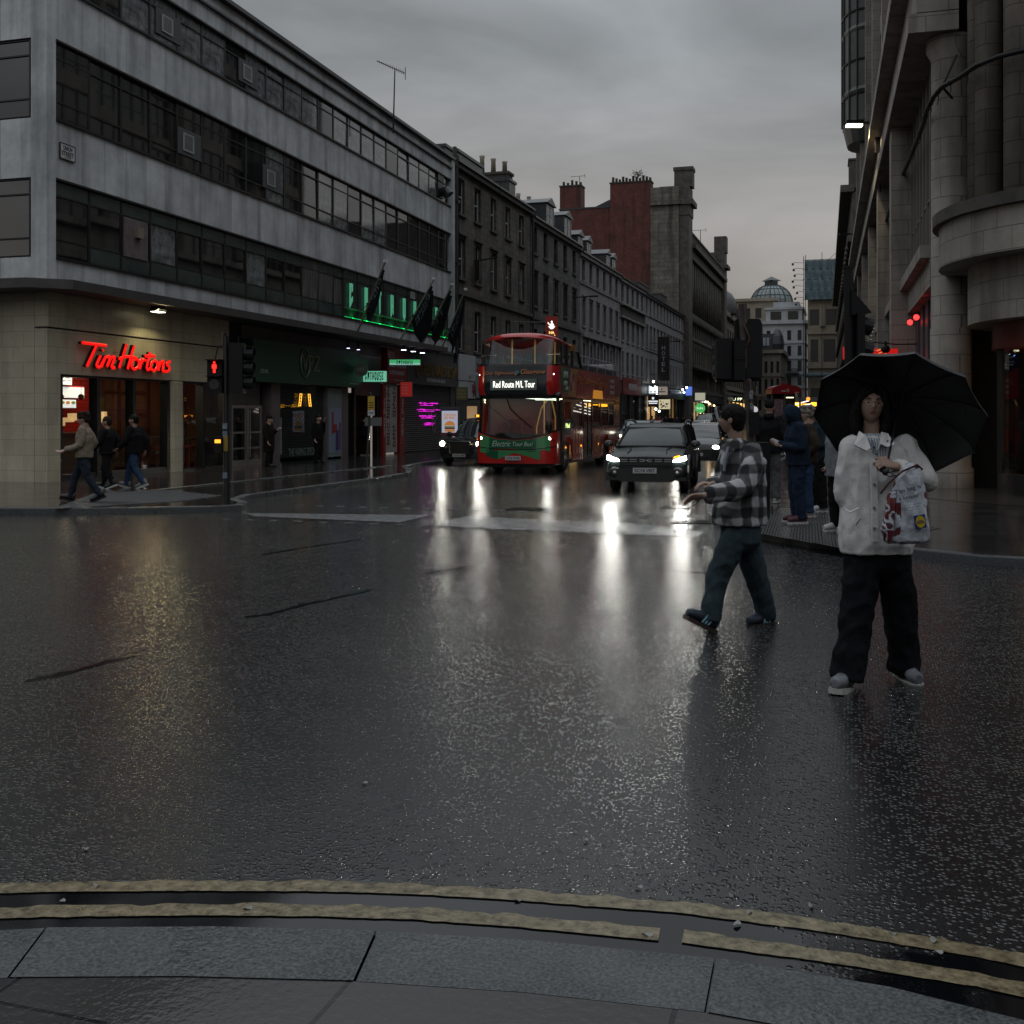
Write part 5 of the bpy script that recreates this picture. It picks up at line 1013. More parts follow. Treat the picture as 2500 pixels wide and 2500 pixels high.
# local: +x towards the camera, so the street runs along -x; outward is -y
def ru(u): return -u
LR = 50.0; NBAY = 6; BAY = 8.1
span = MB()
for k in range(NBAY + 1):
    u = k * BAY
    if k: pil = MB(); pil.box(-u - .45, -u + .45, -.45, .5, PK, 9.74); pil.box(-u - .3, -u + .3, -.3, .5, 11.8, 25.6); pil.build('pilaster', RG, rb_)
    for a, b in (((k * BAY + .45) if k else 1.0, (k + 1) * BAY - .45),):
        if k == NBAY: break
        span.box(-b, -a, -.02, .4, 4.5, 5.12); span.box(-b, -a, -.22, .45, 5.14, 5.42)
        for fl_ in range(4): z = 14.6 + fl_ * 3.1; span.box(-b, -a, .0, .4, z, z + .75)
span.box(-LR, .2, -.55, .45, 9.75, 10.15); span.box(-LR, .2, -.38, .45, 10.17, 11.35); span.box(-LR, .2, -.75, .45, 11.4, 11.75)
span.build('spandrel', RG, rb_)
core = MB(); core.box(-LR, -.8, .75, 14, 0, 25.6); core.box(-LR, .2, .0, 14, 25.6, 26.3); core.build('dark_core', MATS['dark_interior'], rb_)
for k in range(NBAY):
    a, b = (k * BAY + .45) if k else 1.1, (k + 1) * BAY - .45; n = 7; w = (b - a) / n
    for j in range(n):
        u1_ = a + (j + 1) * w
        pm = PANE if (j + k) % 3 else mat('brown_glass', (0.05, 0.03, 0.022), .12, spec=.7)
        window(rb_, -u1_, 5.44, w, 4.28, .12, 'fin', mat('pale_fin', (0.20, 0.185, 0.17), .5), pm)
    for fl_ in range(5):
        z = (11.8 if fl_ == 0 else 15.36 + (fl_ - 1) * 3.1); h = 2.78 if fl_ == 0 else 2.33
        for j in range(n):
            window(rb_, -(a + (j + 1) * w), z, w, h, .10, 'fin', MATS['pale_fin'], PANE)
for k in range(NBAY):  # ground floor shop fronts
    a, b = (k * BAY + .45) if k else 1.1, (k + 1) * BAY - .45
    mb = MB(); n = 9
    for j in range(n): u = a + (b - a) * j / n; mb.box(-(u + (b - a) / n), -u, .2 + .06 * (j % 2), .6, PK, 4.5)
    mb.build('shop_panel', mat('grey_blue_panel', (0.07, 0.072, 0.085), .4, var=.2), rb_)
mb = MB(); mb.ball((-4.2, -.05, 4.1), .07); mb.ball((-6.3, -.05, 4.15), .07); mb.build('red_lamps', glow('red_lamp', (1, .02, .02), 5), rb_)
Rw = lambda u, y, z: rb_.matrix_basis @ Vector((-u, y, z))
area('red_glow', Rw(3.2, -.15, 4.3), .5, .7, (1, .03, .02), (R(-70), 0, 0)); 
mb = MB(); mb.box(-12.6, -11.9, .1, .18, 3.0, 4.1); mb.build('blue_screen', glow('blue_screen', (.03, .05, .9), .8), rb_)
# oriel bay far along
mb = MB(); prof = [(.2, 17.0), (1.0, 17.3), (1.25, 18.4), (1.25, 19.9), (1.3, 20.1), (1.25, 20.3), (1.25, 23.4), (1.3, 23.6), (1.25, 23.8), (1.25, 26.4), (.1, 26.8)]
mb.lathe(prof, (0, 0, 0), 8, a0=math.pi, a1=2 * math.pi); q = mb; 
for v_ in q.v: v_.x *= 1.7
orl = q.build('oriel', mat('oriel_panel', (0.06, 0.07, 0.065), .35, var=.3, vscale=1), rb_); orl.location = (-41.5, 0, 0)
mb = MB()
for k in range(9): a = math.pi + math.pi * k / 8; mb.cyl((2.14 * math.cos(a), 1.27 * math.sin(a), 18.4), (2.14 * math.cos(a), 1.27 * math.sin(a), 26.4), .06, seg=5)
for z in (19.9, 21.8, 24.6): mb.tube([(2.16 * math.cos(math.pi + math.pi * k / 8), 1.28 * math.sin(math.pi + math.pi * k / 8), z) for k in range(9)], .07, 5)
mb.build('glazing_bars', FR_BLACK, orl)
# round corner column and curved corner drum (geometry given in street coordinates)
inv = rb_.matrix_basis.inverted()
mb = MB(); mb.T = inv @ Matrix.Translation((2.05, 25.15, 0)); mb.lathe([(.47, .1), (.47, .5), (.42, .55), (.42, 3.5), (.40, 3.52), (.40, 9.3), (.5, 9.5), (.5, 9.74)], (0, 0, 0), 28); mb.build('corner_column', RG, rb_, True)
CX, CY = 5.0, 23.6
def ring(mb, r, z0, z1, t=.4, a0=140, a1=330, n=40):
    vs = []; fs = []
    for k in range(n + 1):
        a = R(a0 + (a1 - a0) * k / n); c1, s1 = math.cos(a), math.sin(a)
        vs += [(CX + r * c1, CY + r * s1, z0), (CX + r * c1, CY + r * s1, z1), (CX + (r - t) * c1, CY + (r - t) * s1, z1), (CX + (r - t) * c1, CY + (r - t) * s1, z0)]
    for k in range(n):
        for j in range(4): fs.append((k * 4 + j, (k + 1) * 4 + j, (k + 1) * 4 + (j + 1) % 4, k * 4 + (j + 1) % 4))
    mb.add(vs, fs)
mb = MB(); mb.T = inv; ring(mb, 3.3, 4.6, 5.42, 1.4); ring(mb, 2.75, 3.45, 4.595, 1.2); ring(mb, 2.5, 13.0, 14.0); ring(mb, 2.5, 18, 19); ring(mb, 2.5, 25.6, 26.4, 2.4); mb.build('corner_band', RG, rb_)
mb = MB(); mb.T = inv; ring(mb, 3.42, 5.425, 5.66, 1.5); mb.build('corner_ledge', TRIM, rb_)
mb = MB(); mb.T = inv
for a in (152, 172, 194, 216, 238, 262, 290, 318):
    c1, s1 = math.cos(R(a)), math.sin(R(a)); mb.cyl((CX + 2.5 * c1, CY + 2.5 * s1, 5.66), (CX + 2.5 * c1, CY + 2.5 * s1, 25.6), .26, seg=10)
mb.build('corner_shaft', RG, rb_, True)
mb = MB(); mb.T = inv; ring(mb, 2.35, 5.66, 25.6, .1); mb.build('corner_glazing', PANE, rb_)
mb = MB(); mb.T = inv; ring(mb, 2.3, 2.95, 3.45, .5); mb.build('corner_fascia', mat('oxblood_fascia', (0.10, 0.012, 0.010), .4), rb_)
mb = MB(); mb.T = inv; ring(mb, 2.2, PK, .5, .2)
for a in (150, 186, 222, 258, 294): c1, s1 = math.cos(R(a)), math.sin(R(a)); mb.cyl((CX + 2.2 * c1, CY + 2.2 * s1, .5), (CX + 2.2 * c1, CY + 2.2 * s1, 2.95), .06, seg=6)
mb.build('shop_frame', FR_BLACK, rb_)
mb = MB(); mb.T = inv; ring(mb, 2.18, .5, 2.95, .01); mb.build('pane', glass('shop_glass'), rb_)
mb = MB(); mb.T = inv
for z in (.9, 1.35, 1.8, 2.25): ring(mb, 1.7, z, z + .03, .5)
mb.build('shelf', glow('lit_shelf', (1, .5, .18), .35), rb_)
mb = MB(); mb.T = inv; ring(mb, 1.2, PK, 2.95, .1); mb.build('shop_back', mat('warm_shop_back', (0.10, 0.045, 0.025), .6), rb_)
area('corner_shop_light', (4.2, 22.3, 2.8), .8, 7, (1, .5, .2))
mb = MB(); mb.T = inv; mb.box(5.1, 30, 21.4, 40, PK, 25.9); mb.build('side_wall', RG, rb_)
tag(sheet('corner_threshold', [(CX + 4.2 * math.cos(R(a)), CY + 4.2 * math.sin(R(a))) for a in range(150, 331, 10)], PK + .004, mat('wet_mat', (.05, .045, .04), .12)), kind='structure')
# next blocks up the right side
r2 = thing('sandstone_block', 'distant carved sandstone block with a heavy cornice and chimney, next up the right side', 'building', (.05 - math.sin(ANG) * 101, 99 + 101 * math.cos(ANG), 0), -R(90) + ANG)
rws = [(4.6, 7.6), (9, 12), (13.5, 16.5), (17.6, 20.2)]; xs = [2.2 + 3.3 * k for k in range(30)]
mb = MB(); wall_holes(mb, 0, 101, 0, 21.2, [(a, b, [(x - .6, x + .6) for x in xs]) for a, b in rws], 0, .5); mb.box(0, 101, .51, 14, 0, 21.1)
mb.build('wall', ST5, r2)
for a, b in rws:
    for x in xs[::1]: window(r2, x - .6, a, 1.2, b - a, .3, 'sash', FR_BLACK, PANE)
mb = MB(); mb.box(-.3, 101.4, -.95, .2, 21.2, 21.8); [mb.box(-.2, 101.2, -.35, .01, z, z + .4) for z in (8.2, 12.8, 16.9)]
for x in xs:
    for z in (7.7, 12.1, 16.6): mb.ball((x, -.25, z + .15), (.5, .3, .25), 7, 5)
mb.build('cornice', ST5, r2); chimney(r2, 97.5, -.2, 21.8, 2.6, 2.2, 2.4, 0, POTD, 'chimney', TRIM)
r3 = thing('dark_far_block', 'narrow very dark block between the sandstone block and the scaffolding', 'building', (-2.3, 240, 0), -R(90)); mb = MB(); mb.box(0, 38, 0, 12, 0, 30); mb.build('wall', TRIM, r3); mb = MB(); mb.box(0, 38, -.5, 0, 28.5, 29.2); mb.build('cornice', TRIM, r3)

# unseen blocks behind the viewpoint, added and sized to cut the southern sky light
for i, (x, y, w, d, h, l) in enumerate(((6.5, -42, 30, 36, 11, 'unseen stone block added behind the viewpoint on the right to cut sky light'), (-52, -45, 30, 36, 10, 'unseen stone block added behind the viewpoint on the left to cut sky light'))):
    t = thing('unseen_shade_block', l, 'building', (x, y, 0)); mb = MB(); mb.box(0, w, 0, d, 0, h); mb.build('wall', ST2, t); mb = MB(); mb.box(-.4, w + .4, -.4, d + .4, h, h + .6); mb.build('cornice', TRIM, t)
    for k in range(8):
        for z in (3, 7): o = window(t, 0, z, 1.3, 2.2, 0, 'sash', FR_BLACK, PANE); o.location = (2 + k * 3.5 + 1.3, d + .05, z); o.rotation_euler = (0, 0, R(180))
# ---------------------------------------------------------------- street furniture and fittings
BLK = mat('black_enamel', (0.008, 0.008, 0.009), .5, spec=.25); GREYP = mat('grey_pole', (0.07, 0.07, 0.072), .35, .4)
def aerial(label, base, top, lean=(0, 0, 0), yagi=(1, 0, .0), L=.9, n=9, r=.03):
    o = thing('tv_aerial', label, 'aerial', base); t = Vector(top) - Vector(base); mb = MB(); mb.cyl((0, 0, -.4), t, r * 1.2, r * .8, 6); mb.build('mast', FR_BLACK, o)
    d = Vector(yagi).normalized(); mb = MB(); a = t - d * L; b = t + d * L * .6; mb.cyl(a, b, r * .6, seg=5); w = d.cross(Vector((0, 0, 1))).normalized()
    for k in range(n): p = a.lerp(b, k / (n - 1)); ww = .12 + .2 * k / n; mb.cyl(p - w * ww, p + w * ww, r * .35, seg=4)
    p = b; mb.cyl(p + Vector((0, 0, .25)), p - Vector((0, 0, .25)), r * .5, seg=4); mb.build('antenna', FR_BLACK, o); return o
B_ = D(960, 300, 43); T__ = D(964, 168, 43); aerial('tall rooftop television aerial standing on the concrete block', B_, T__, yagi=(1, .4, -.45), L=.75, n=14)
for (bx, by, tx, ty, d, l) in ((1221, 460, 1221, 435, 58, 'bent thin aerial on the brown tenement roof'), (1331, 520, 1331, 491, 72, 'small aerial above the grey-brown tenement'), (1415, 500, 1415, 430, 128, 'aerial rising beside the brick chimney stack'), (1710, 600, 1710, 562, 150, 'aerial on the ornate block behind the balustrade')):
    aerial(l, D(bx, by, d), D(tx, ty, d), L=.5 * d / 60, n=5, r=.02 * d / 60)
# street lamp on the right-hand block: lit LED head
dl = 38.0
hd = D(2086, 302, dl); o = thing('street_lamp', 'lit LED street lamp on an arm from the right-hand block', 'street lamp', D(2150, 330, dl), TH)
hp = hd - o.location; hp = Matrix.Rotation(-TH, 3, 'Z') @ hp
mb = MB(); mb.box(hp.x - .30, hp.x + .30, hp.y - .12, hp.y + .12, hp.z - .02, hp.z + .10); mb.build('lamp_head', BLK, o)
mb = MB(); mb.box(hp.x - .28, hp.x + .26, hp.y - .10, hp.y + .10, hp.z - .11, hp.z - .021); mb.build('lens', glow('led_street', (1, .93, .62), 5), o)
mb = MB(); mb.cyl((hp.x + .3, hp.y, hp.z + .03), (.05, 0, hp.z + .03), .055); mb.box(-.18, .22, -.05, .1, hp.z - 1.0, hp.z + .12); mb.cyl((0, .05, hp.z - 2.4), (0, .05, hp.z - 1.0), .03, seg=6); mb.build('arm', BLK, o)
p = hd + Vector((0, 0, -.2)); spot('street_lamp_light', p, 260, (1, .8, .5), p + Vector((.8, 1.0, -2)), 150, .8, .15)
o = thing('street_lamp', 'second unlit street lamp arm on the far end of the right-hand block', 'street lamp', D(2102, 573, 60), TH); mb = MB(); mb.cyl((0, 0, 0), (-.75, 0, .05), .04); mb.box(-1.2, -.7, -.1, .1, -.02, .08); mb.build('arm', BLK, o)
for (x, y, d, l) in ((1425, 726, 74, 'dark lamp arm on the lilac terrace'), (1635, 835, 110, 'dark lamp arm beside the hotel sign')):
    o = thing('street_lamp', l, 'street lamp', D(x, y, d), 0); mb = MB(); mb.cyl((-.8, 0, 0), (.5, 0, .06), .035, seg=6); mb.box(.4, 1.0, -.12, .12, 0, .1); mb.build('arm', BLK, o)
# cable with clips sweeping from the corner down along the block
pts = [(2520, 118, 19.5), (2440, 138, 20), (2384, 160, 20.5), (2340, 190, 21.5), (2300, 212, 22), (2280, 236, 22.5), (2264, 268, 23), (2254, 300, 24), (2238, 345, 26), (2222, 385, 28), (2202, 432, 31), (2185, 478, 34), (2165, 535, 38), (2140, 612, 46), (2122, 690, 56)]
P_ = [D(*q) for q in pts]; o = thing('festoon_cable', 'thick black cable with clips sweeping down along the right-hand block', 'cable', P_[0]); mb = MB(); mb.tube([p - P_[0] for p in P_], [.05 if i < 8 else .055 for i in range(len(P_))], 8); mb.build('cable', BLK, o, True)
mb = MB()
for i in range(2, len(P_) - 1):
    for f in (.5,): p = P_[i].lerp(P_[i + 1], f) - P_[0]; mb.ball(p, .06, 8, 5); mb.tube([p, p + Vector((.02, .06, -.14)), p + Vector((.0, .25, -.2))], .01, 5)
mb.build('clip', BLK, o)
mb = MB(); a = D(2300, 212, 22.1) - P_[0]; b = D(2335, 135, 22.4) - P_[0]; mb.cyl(a, b, .025, seg=6); mb.cyl(a, D(2325, 240, 22.4) - P_[0], .025, seg=6); mb.build('stay', BLK, o)
# traffic signals -------------------------------------------------------------
def sig_head(mb, x, z, face=-1, n=3, w=.30, s=.34):
    """black signal casing n lamps tall centred on x, bottom z, lamps facing face*y"""
    mb.box(x - w / 2, x + w / 2, -.09, .09, z, z + n * s)
    for k in range(n):
        zz = z + (k + .5) * s; mb.tube([(x, face * .09, zz), (x, face * .27, zz - .01)], [.125, .135], 12, cap=False)
# left signal: red man and three-lamp head on a pole
g = D(554, 1245, 18.76); g.z = PK
o = thing('traffic_signal', 'pedestrian signal showing a red man on the pole at the left kerb', 'traffic light', g, TH)
mb = MB(); mb.cyl((0, 0, 0), (-.02, 0, 3.02 - PK), .055, .055, 14); mb.cyl((-.02, 0, 3.0 - PK), (-.02, 0, 3.06 - PK), .06); mb.build('pole', mat('wet_black_pole', (0.02, 0.02, 0.021), .12), o)
mb = MB(); mb.box(-.31, -.06, -.12, .09, 1.92, 2.50); [mb.box(-.31, -.06, -.26, -.12, z, z + .012) for z in (2.48, 2.20)]; mb.box(-.08, -.02, -.02, .02, 2.0, 2.04); mb.box(-.08, -.02, -.02, .02, 2.4, 2.44); mb.build('pedestrian_head', BLK, o)
mb = MB(); mb.T = TM(.01, 0, .385); mb.ball((-.195, -.125, 2.055), (.018, .006, .02), 10, 6); mb.box(-.22, -.17, -.13, -.122, 1.95, 2.03); mb.box(-.232, -.222, -.13, -.122, 1.955, 2.02); mb.box(-.168, -.158, -.13, -.122, 1.955, 2.02); mb.box(-.213, -.198, -.13, -.122, 1.88, 1.95); mb.box(-.192, -.177, -.13, -.122, 1.88, 1.95); mb.build('red_man', glow('signal_red', (1, .015, .01), 3.2), o)
mb = MB(); mb.cyl((-.185, -.13, 2.07), (-.185, -.12, 2.07), .09, seg=18); mb.build('dark_lens', mat('dark_lens', (.02, .02, .022), .15), o)
mb = MB(); mb.box(.07, .30, -.14, .14, 1.92, 2.78)
for k in range(3): zz = 2.10 + k * .25; mb.tube([(.30, 0, zz), (.47, 0, zz - .01)], [.11, .12], 12, cap=False); mb.box(.33, .47, -.1, .1, zz + .11, zz + .122)
mb.box(.0, .08, -.03, .03, 2.0, 2.05); mb.box(.0, .08, -.03, .03, 2.5, 2.55); mb.build('signal_head', BLK, o)
mb = MB(); mb.cyl((.2, -.0, 3.0 - .35), (.2, 0, 2.9), .012, seg=6); mb.tube([(-.05, -.06, 2.75), (-.14, -.07, 2.7), (-.2, -.02, 2.5)], .01, 6); mb.build('conduit', BLK, o)
mb = MB(); mb.box(-.18, -.05, -.16, .02, .90, 1.17); bx = mb.build('push_button_box', BLK, o); mb = MB(); mb.box(-.165, -.065, -.168, -.161, 1.06, 1.12); mb.build('wait_display', glow('wait_orange', (1, .35, .03), 2.0), bx); mb = MB(); mb.box(-.04, .03, -.075, -.06, .92, 1.18); mb.build('yellow_plate', mat('dull_yellow', (.3, .2, .03), .4), bx)
mb = MB(); [mb.box(-.058, .02, -.066, -.055, z, z + h) for z, h in ((1.3, .1), (1.12, .14), (.45, .1))]; mb.build('sticker', mat('sticker', (.14, .18, .24), .4, var=.5, vscale=12), o)
# parking sign pole
g = G(895, 1152); g.z = PK; o = thing('parking_sign_pole', 'slim leaning pole with a yellow parking plate before the club doorway', 'sign pole', g, TH)
H_ = Vector((.13, 0, 2.22)); mb = MB(); mb.cyl((0, 0, 0), H_, .035); mb.build('pole', mat('wet_grey_pole', (.10, .10, .10), .15, .5), o)
mb = MB(); mb.box(H_.x - .09, H_.x + .11, -.05, -.03, 1.72, 2.12); pl = mb.build('plate', mat('yellow_plate', (.42, .28, .02), .4), o); mb = MB(); mb.box(H_.x - .09, H_.x + .11, -.05, -.03, 1.55, 1.71); mb.build('plate', WHL, o)
mb = MB(); [mb.box(H_.x - .06, H_.x + .08, -.056, -.051, z, z + .025) for z in (1.62, 1.78, 1.85, 1.92)]; mb.build('print', INK, o)
mb = MB(); mb.box(H_.x - .18, H_.x + .30, .0, .06, 1.25, 1.5); mb.build('ticket_box', mat('grey_box', (.09, .10, .11), .3), o)
# right signal cluster seen from behind, on a leaning stickered pole
dr_ = 17.4; g = D(1846, 1262, dr_); g.z = PK
o = thing('traffic_signal', 'large dark signal cluster seen from behind on a stickered leaning pole near the plaid shirt', 'traffic light', g, TH)
sc_ = dr_ / FPX
def lx(px): return (px - 1846) * sc_
def lz(py): return CH + (HOR - py) * sc_ - PK
mb = MB(); mb.cyl((0, 0, 0), (lx(1812), 0, lz(743)), .075, .07, 14); mb.build('pole', mat('grubby_pole', (0.03, 0.028, 0.027), .3, var=.6, vscale=7, col2=(.09, .075, .07)), o)
def rbox(mb, x0, x1, y0, y1, z0, z1, r=.06):
    q = []
    for cx_, cz_, a0 in ((x1 - r, z1 - r, 0), (x0 + r, z1 - r, 90), (x0 + r, z0 + r, 180), (x1 - r, z0 + r, 270)):
        for k in range(5): a = R(a0 + 22.5 * k); q.append((cx_ + r * math.cos(a), cz_ + r * math.sin(a)))
    mb.prism(q, y0, y1, 'y')
mb = MB(); rbox(mb, lx(1748), lx(1822), -.02, .03, lz(933), lz(826)); mb.box(lx(1788), lx(1815), -.16, -.021, lz(928), lz(832)); mb.box(lx(1788), lx(1815), -.175, -.161, lz(879), lz(876)); sig_head(mb, (lx(1765)), lz(925), 1, 3, .24, .2); mb.build('signal_head', BLK, o)
mb = MB(); rbox(mb, lx(1796), lx(1862), .08, .13, lz(930), lz(777)); mb.box(lx(1826), lx(1850), -.06, .079, lz(925), lz(785)); [mb.box(lx(1822), lx(1852), -.07, -.061, lz(y), lz(y - 2)) for y in (815, 850, 885)]; sig_head(mb, lx(1838), lz(922), 1, 3, .26, .29); mb.build('signal_head', BLK, o)
mb = MB(); mb.tube([(lx(1812), -.09, lz(790)), (lx(1822), -.12, lz(815)), (lx(1826), -.12, lz(830)), (lx(1818), -.10, lz(850))], .012, 6); mb.box(lx(1812), lx(1820), -.1, -.05, lz(900), lz(840)); mb.build('conduit', mat('rusty_bracket', (.08, .03, .02), .5), o)
mb = MB(); [mb.box(lx(x) , lx(x + w), -.088, -.072, lz(y), lz(y - h)) for x, y, w, h in ((1826, 975, 9, 16), (1829, 1000, 9, 12), (1828, 990, 6, 6), (1832, 1050, 9, 10), (1828, 962, 8, 8))]; mb.build('sticker', mat('pale_sticker', (.16, .17, .19), .5, var=.6, vscale=20), o)
mb = MB(); mb.box(lx(1822), lx(1848), -.16, -.09, lz(1062), lz(1006)); mb.build('button_box', BLK, o)
mb = MB(); mb.box(-.12, .2, -.1, .2, 0, 1.1); mb.build('cabinet', BLK, o)
# near right tall black post with hooded signal
dq = 13.2; g = D(2082, 1345, dq); g.z = PK; sq = dq / FPX
o = thing('traffic_signal', 'tall black post with a hooded signal seen side-on, rising behind the umbrella', 'traffic light', g, TH)
mb = MB(); mb.cyl((0, 0, 0), ((2071 - 2082) * sq, 0, CH + (HOR - 655) * sq - PK), .07, .06, 14); mb.cyl(((2071 - 2082) * sq, 0, CH + (HOR - 656) * sq - PK), ((2071 - 2082) * sq, 0, CH + (HOR - 650) * sq - PK), .068); mb.build('pole', BLK, o)
z0, z1 = CH + (HOR - 930) * sq - PK, CH + (HOR - 765) * sq - PK; x0 = (2086 - 2082) * sq
mb = MB(); mb.box(x0, x0 + .09, -.13, .13, z0, z1)
for k in range(3): zz = z1 - .14 - k * .29; mb.tube([(x0 + .09, 0, zz), (x0 + .2, 0, zz - .03)], [.1, .11], 12, cap=False)
mb.prism([(x0 - .06, z1 + .28), (x0 + .18, z1 - .0), (x0 - .06, z1 - .03)], -.1, .1, 'y'); mb.build('signal_head', BLK, o)
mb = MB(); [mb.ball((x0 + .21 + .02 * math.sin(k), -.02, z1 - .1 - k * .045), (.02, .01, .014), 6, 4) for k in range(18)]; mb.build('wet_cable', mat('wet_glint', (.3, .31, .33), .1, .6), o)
# red sign boards on the right block
a = D(2160, 862, 30); o = thing('projecting_sign', 'red lightbox with ochre curved stripes above the umbrella', 'sign', a, TH); mb = MB(); mb.box(-.36, .36, 0, .12, -.30, .12); mb.build('panel', glow('red_box', (.75, .015, .01), .55), o)
mb = MB()
for k in range(4): mb.tube([(-.22 + .05 * k + .2 * math.sin(q * .45), -.01, .06 - .07 * k + .05 * math.sin(q * .8)) for q in range(6)], .012, 5)
mb.build('stripes', glow('ochre', (.9, .5, .15), .5), o); mb = MB(); mb.ball((0, -.06, .1), (.13, .1, .11)); mb.cyl((0, -.06, .18), (0, -.06, .32), .03); mb.tube([(-.7, -.02, .22), (-.3, -.02, .3), (.3, -.02, .24), (1.2, .1, .26)], .018, 6); mb.build('lamp_bracket', BLK, o)
a = D(2064, 862, 60); o = thing('projecting_sign', 'narrow red and white sign glimpsed left of the tall black post', 'sign', a, TH); mb = MB(); mb.prism([(-.12, .35), (.02, .3), (.1, -.3), (-.1, -.35)], 0, .1, 'y'); mb.build('panel', glow('red_sliver', (.7, .02, .03), .5), o); mb = MB(); mb.prism([(-.02, .1), (.06, .0), (.02, -.12)], -.02, -.005, 'y'); mb.build('mark', glow('white_sliver', (.8, .8, .8), .6), o)
# kiosk, advertising panel, barriers, bollard
g = D(1913, 1070, 46); g.z = PK; s4 = 46 / FPX
o = thing('street_kiosk', 'street kiosk with a curved red canopy and lit strip behind the waiting people', 'kiosk', g, TH)
z_ = lambda y: CH + (HOR - y) * s4 - PK
mb = MB(); q = [(-.62, z_(962)), (.62, z_(962)), (.62, z_(952))] + [(.62 * math.cos(R(a_)), z_(952) + (z_(940) - z_(952)) * math.sin(R(a_))) for a_ in range(15, 180, 15)] + [(-.62, z_(952))]; mb.prism(q, -.5, .6, 'y'); mb.box(-.12, .12, -.1, .1, z_(941), z_(936)); mb.build('canopy', mat('kiosk_red', (0.22, 0.012, 0.015), .22), o)
mb = MB(); [mb.box(x, x + .07, -.45, -.38, 0, z_(962)) for x in (-.62, .55)]; mb.box(-.62, .62, .5, .56, 0, z_(962)); mb.box(-.1, -.02, -.45, .5, 0, z_(962)); mb.build('frame', mat('kiosk_frame', (.07, .065, .06), .4), o)
mb = MB(); mb.box(-.5, -.12, -.44, -.4, .3, z_(975)); mb.build('poster', mat('torn_poster', (.16, .10, .12), .6, var=.8, vscale=9), o); mb = MB(); mb.box(.02, .32, -.4, -.36, z_(972), z_(970)); mb.build('light_strip', glow('strip_warm', (1, .9, .5), 3), o); mb = MB(); mb.box(.04, .45, .42, .46, z_(1000), z_(976)); mb.build('notice', mat('khaki_notice', (.12, .11, .06), .6), o)
txt('lettering', 'PHONE', (0, -.505, z_(955)), .3, .09, WHL, o, .004) if False else None
mb = MB(); mb.box(-.22, -.03, -.51, -.5, z_(956.5), z_(954.5)); mb.tube([(.06 + .045 * math.cos(R(a_)), -.505, z_(954) + .065 * math.sin(R(a_))) for a_ in range(0, 361, 30)], .01, 5); mb.box(.34, .52, -.51, -.5, z_(959.5), z_(958)); mb.build('marks', WHL, o)
g = D(1098, 1095, 42.5); g.z = PK; s5 = 42.5 / FPX; o = thing('advertising_panel', 'free-standing lit poster panel reading CHICKEN BIG MAC beside the taxi', 'advertising panel', g, TH)
mb = MB(); z_ = lambda y: CH + (HOR - y) * s5 - PK; mb.box(-.36, .36, 0, .16, 0, z_(993)); mb.build('casing', mat('panel_casing', (.06, .06, .07), .3), o)
mb = MB(); mb.box(-.31, .31, -.01, -.001, z_(1056), z_(1003)); f_ = mb.build('poster', glow('poster_white', (.55, .58, .72), .45), o)
mb = MB(); mb.box(-.31, .31, -.012, -.0105, z_(1062), z_(1056.5)); mb.build('footer', glow('poster_red', (.4, .01, .02), .3), o); mb = MB(); mb.box(-.31, .31, -.012, -.001, z_(1002.5), z_(998)); mb.build('header', mat('panel_blue', (.02, .03, .1), .3), o)
BUR = glow('burger_orange', (.75, .28, .06), .35)
txt('lettering', 'CHICKEN', (0, -.012, z_(1013)), .46, .10, BUR, o, .003, bold=.03); txt('lettering', 'BIG MAC', (0, -.012, z_(1020)), .46, .10, BUR, o, .003, bold=.03)
mb = MB(); mb.lathe([(.001, .2), (.12, .17), (.2, .08), (.21, .02)], (0, -.0, z_(1040)), 14, 0); mb.v = [Vector((p.x, -.014 + p.y * .01, p.z)) for p in mb.v]; q = len(mb.v); mb.box(-.2, .2, -.02, -.012, z_(1040) - .04, z_(1040) + .0, 1); mb.box(-.2, .2, -.02, -.012, z_(1040) - .12, z_(1040) - .05, 2); mb.box(-.19, .19, -.02, -.012, z_(1040) - .22, z_(1040) - .13, 0); mb.build('picture', [BUR, glow('lettuce', (.15, .3, .05), .3), glow('patty', (.12, .04, .02), .2)], f_)
o = thing('phone_kiosk', 'open-frame kiosk with a warm glow standing behind the taxi', 'kiosk', D(1142, 1085, 48), TH); o.location.z = PK; mb = MB()
for x in (-.5, .45): mb.box(x, x + .06, -.2, -.14, 0, 2.15); mb.box(x, x + .06, .4, .46, 0, 2.15)
mb.box(-.5, .51, -.2, .46, 2.15, 2.25); mb.build('frame', GREYP, o); mb = MB(); mb.box(-.05, .4, .3, .34, 1.2, 2.0); mb.build('lit_back', glow('kiosk_warm', (.8, .5, .25), .3), o)
for i, (x, y, d) in enumerate(((1848, 1062, 52), (1870, 1062, 54))):
    o = thing('street_barrier', ('left' if i == 0 else 'right') + ' one of two pale mesh barriers behind the man in the black jacket', 'barrier', D(x, y, d), TH); o.location.z = PK; mb = MB(); w = .38
    [mb.box(a_, a_ + .03, -.015, .015, 0, 1.25) for a_ in (-w, w - .03)]; [mb.box(-w, w, -.015, .015, z, z + .03) for z in (.05, 1.22)]; [mb.box(-w + .03 + k * .045, -w + .04 + k * .045, -.006, .006, .08, 1.22) for k in range(16)]; mb.build('frame', mat('galvanised', (.22, .23, .24), .4, .3), o); mb = MB(); mb.box(-.3, .3, -.02, -.016, .4, 1.0); mb.build('banner', mat('pale_banner', (.16, .17, .18), .6, var=.7, vscale=10), o)
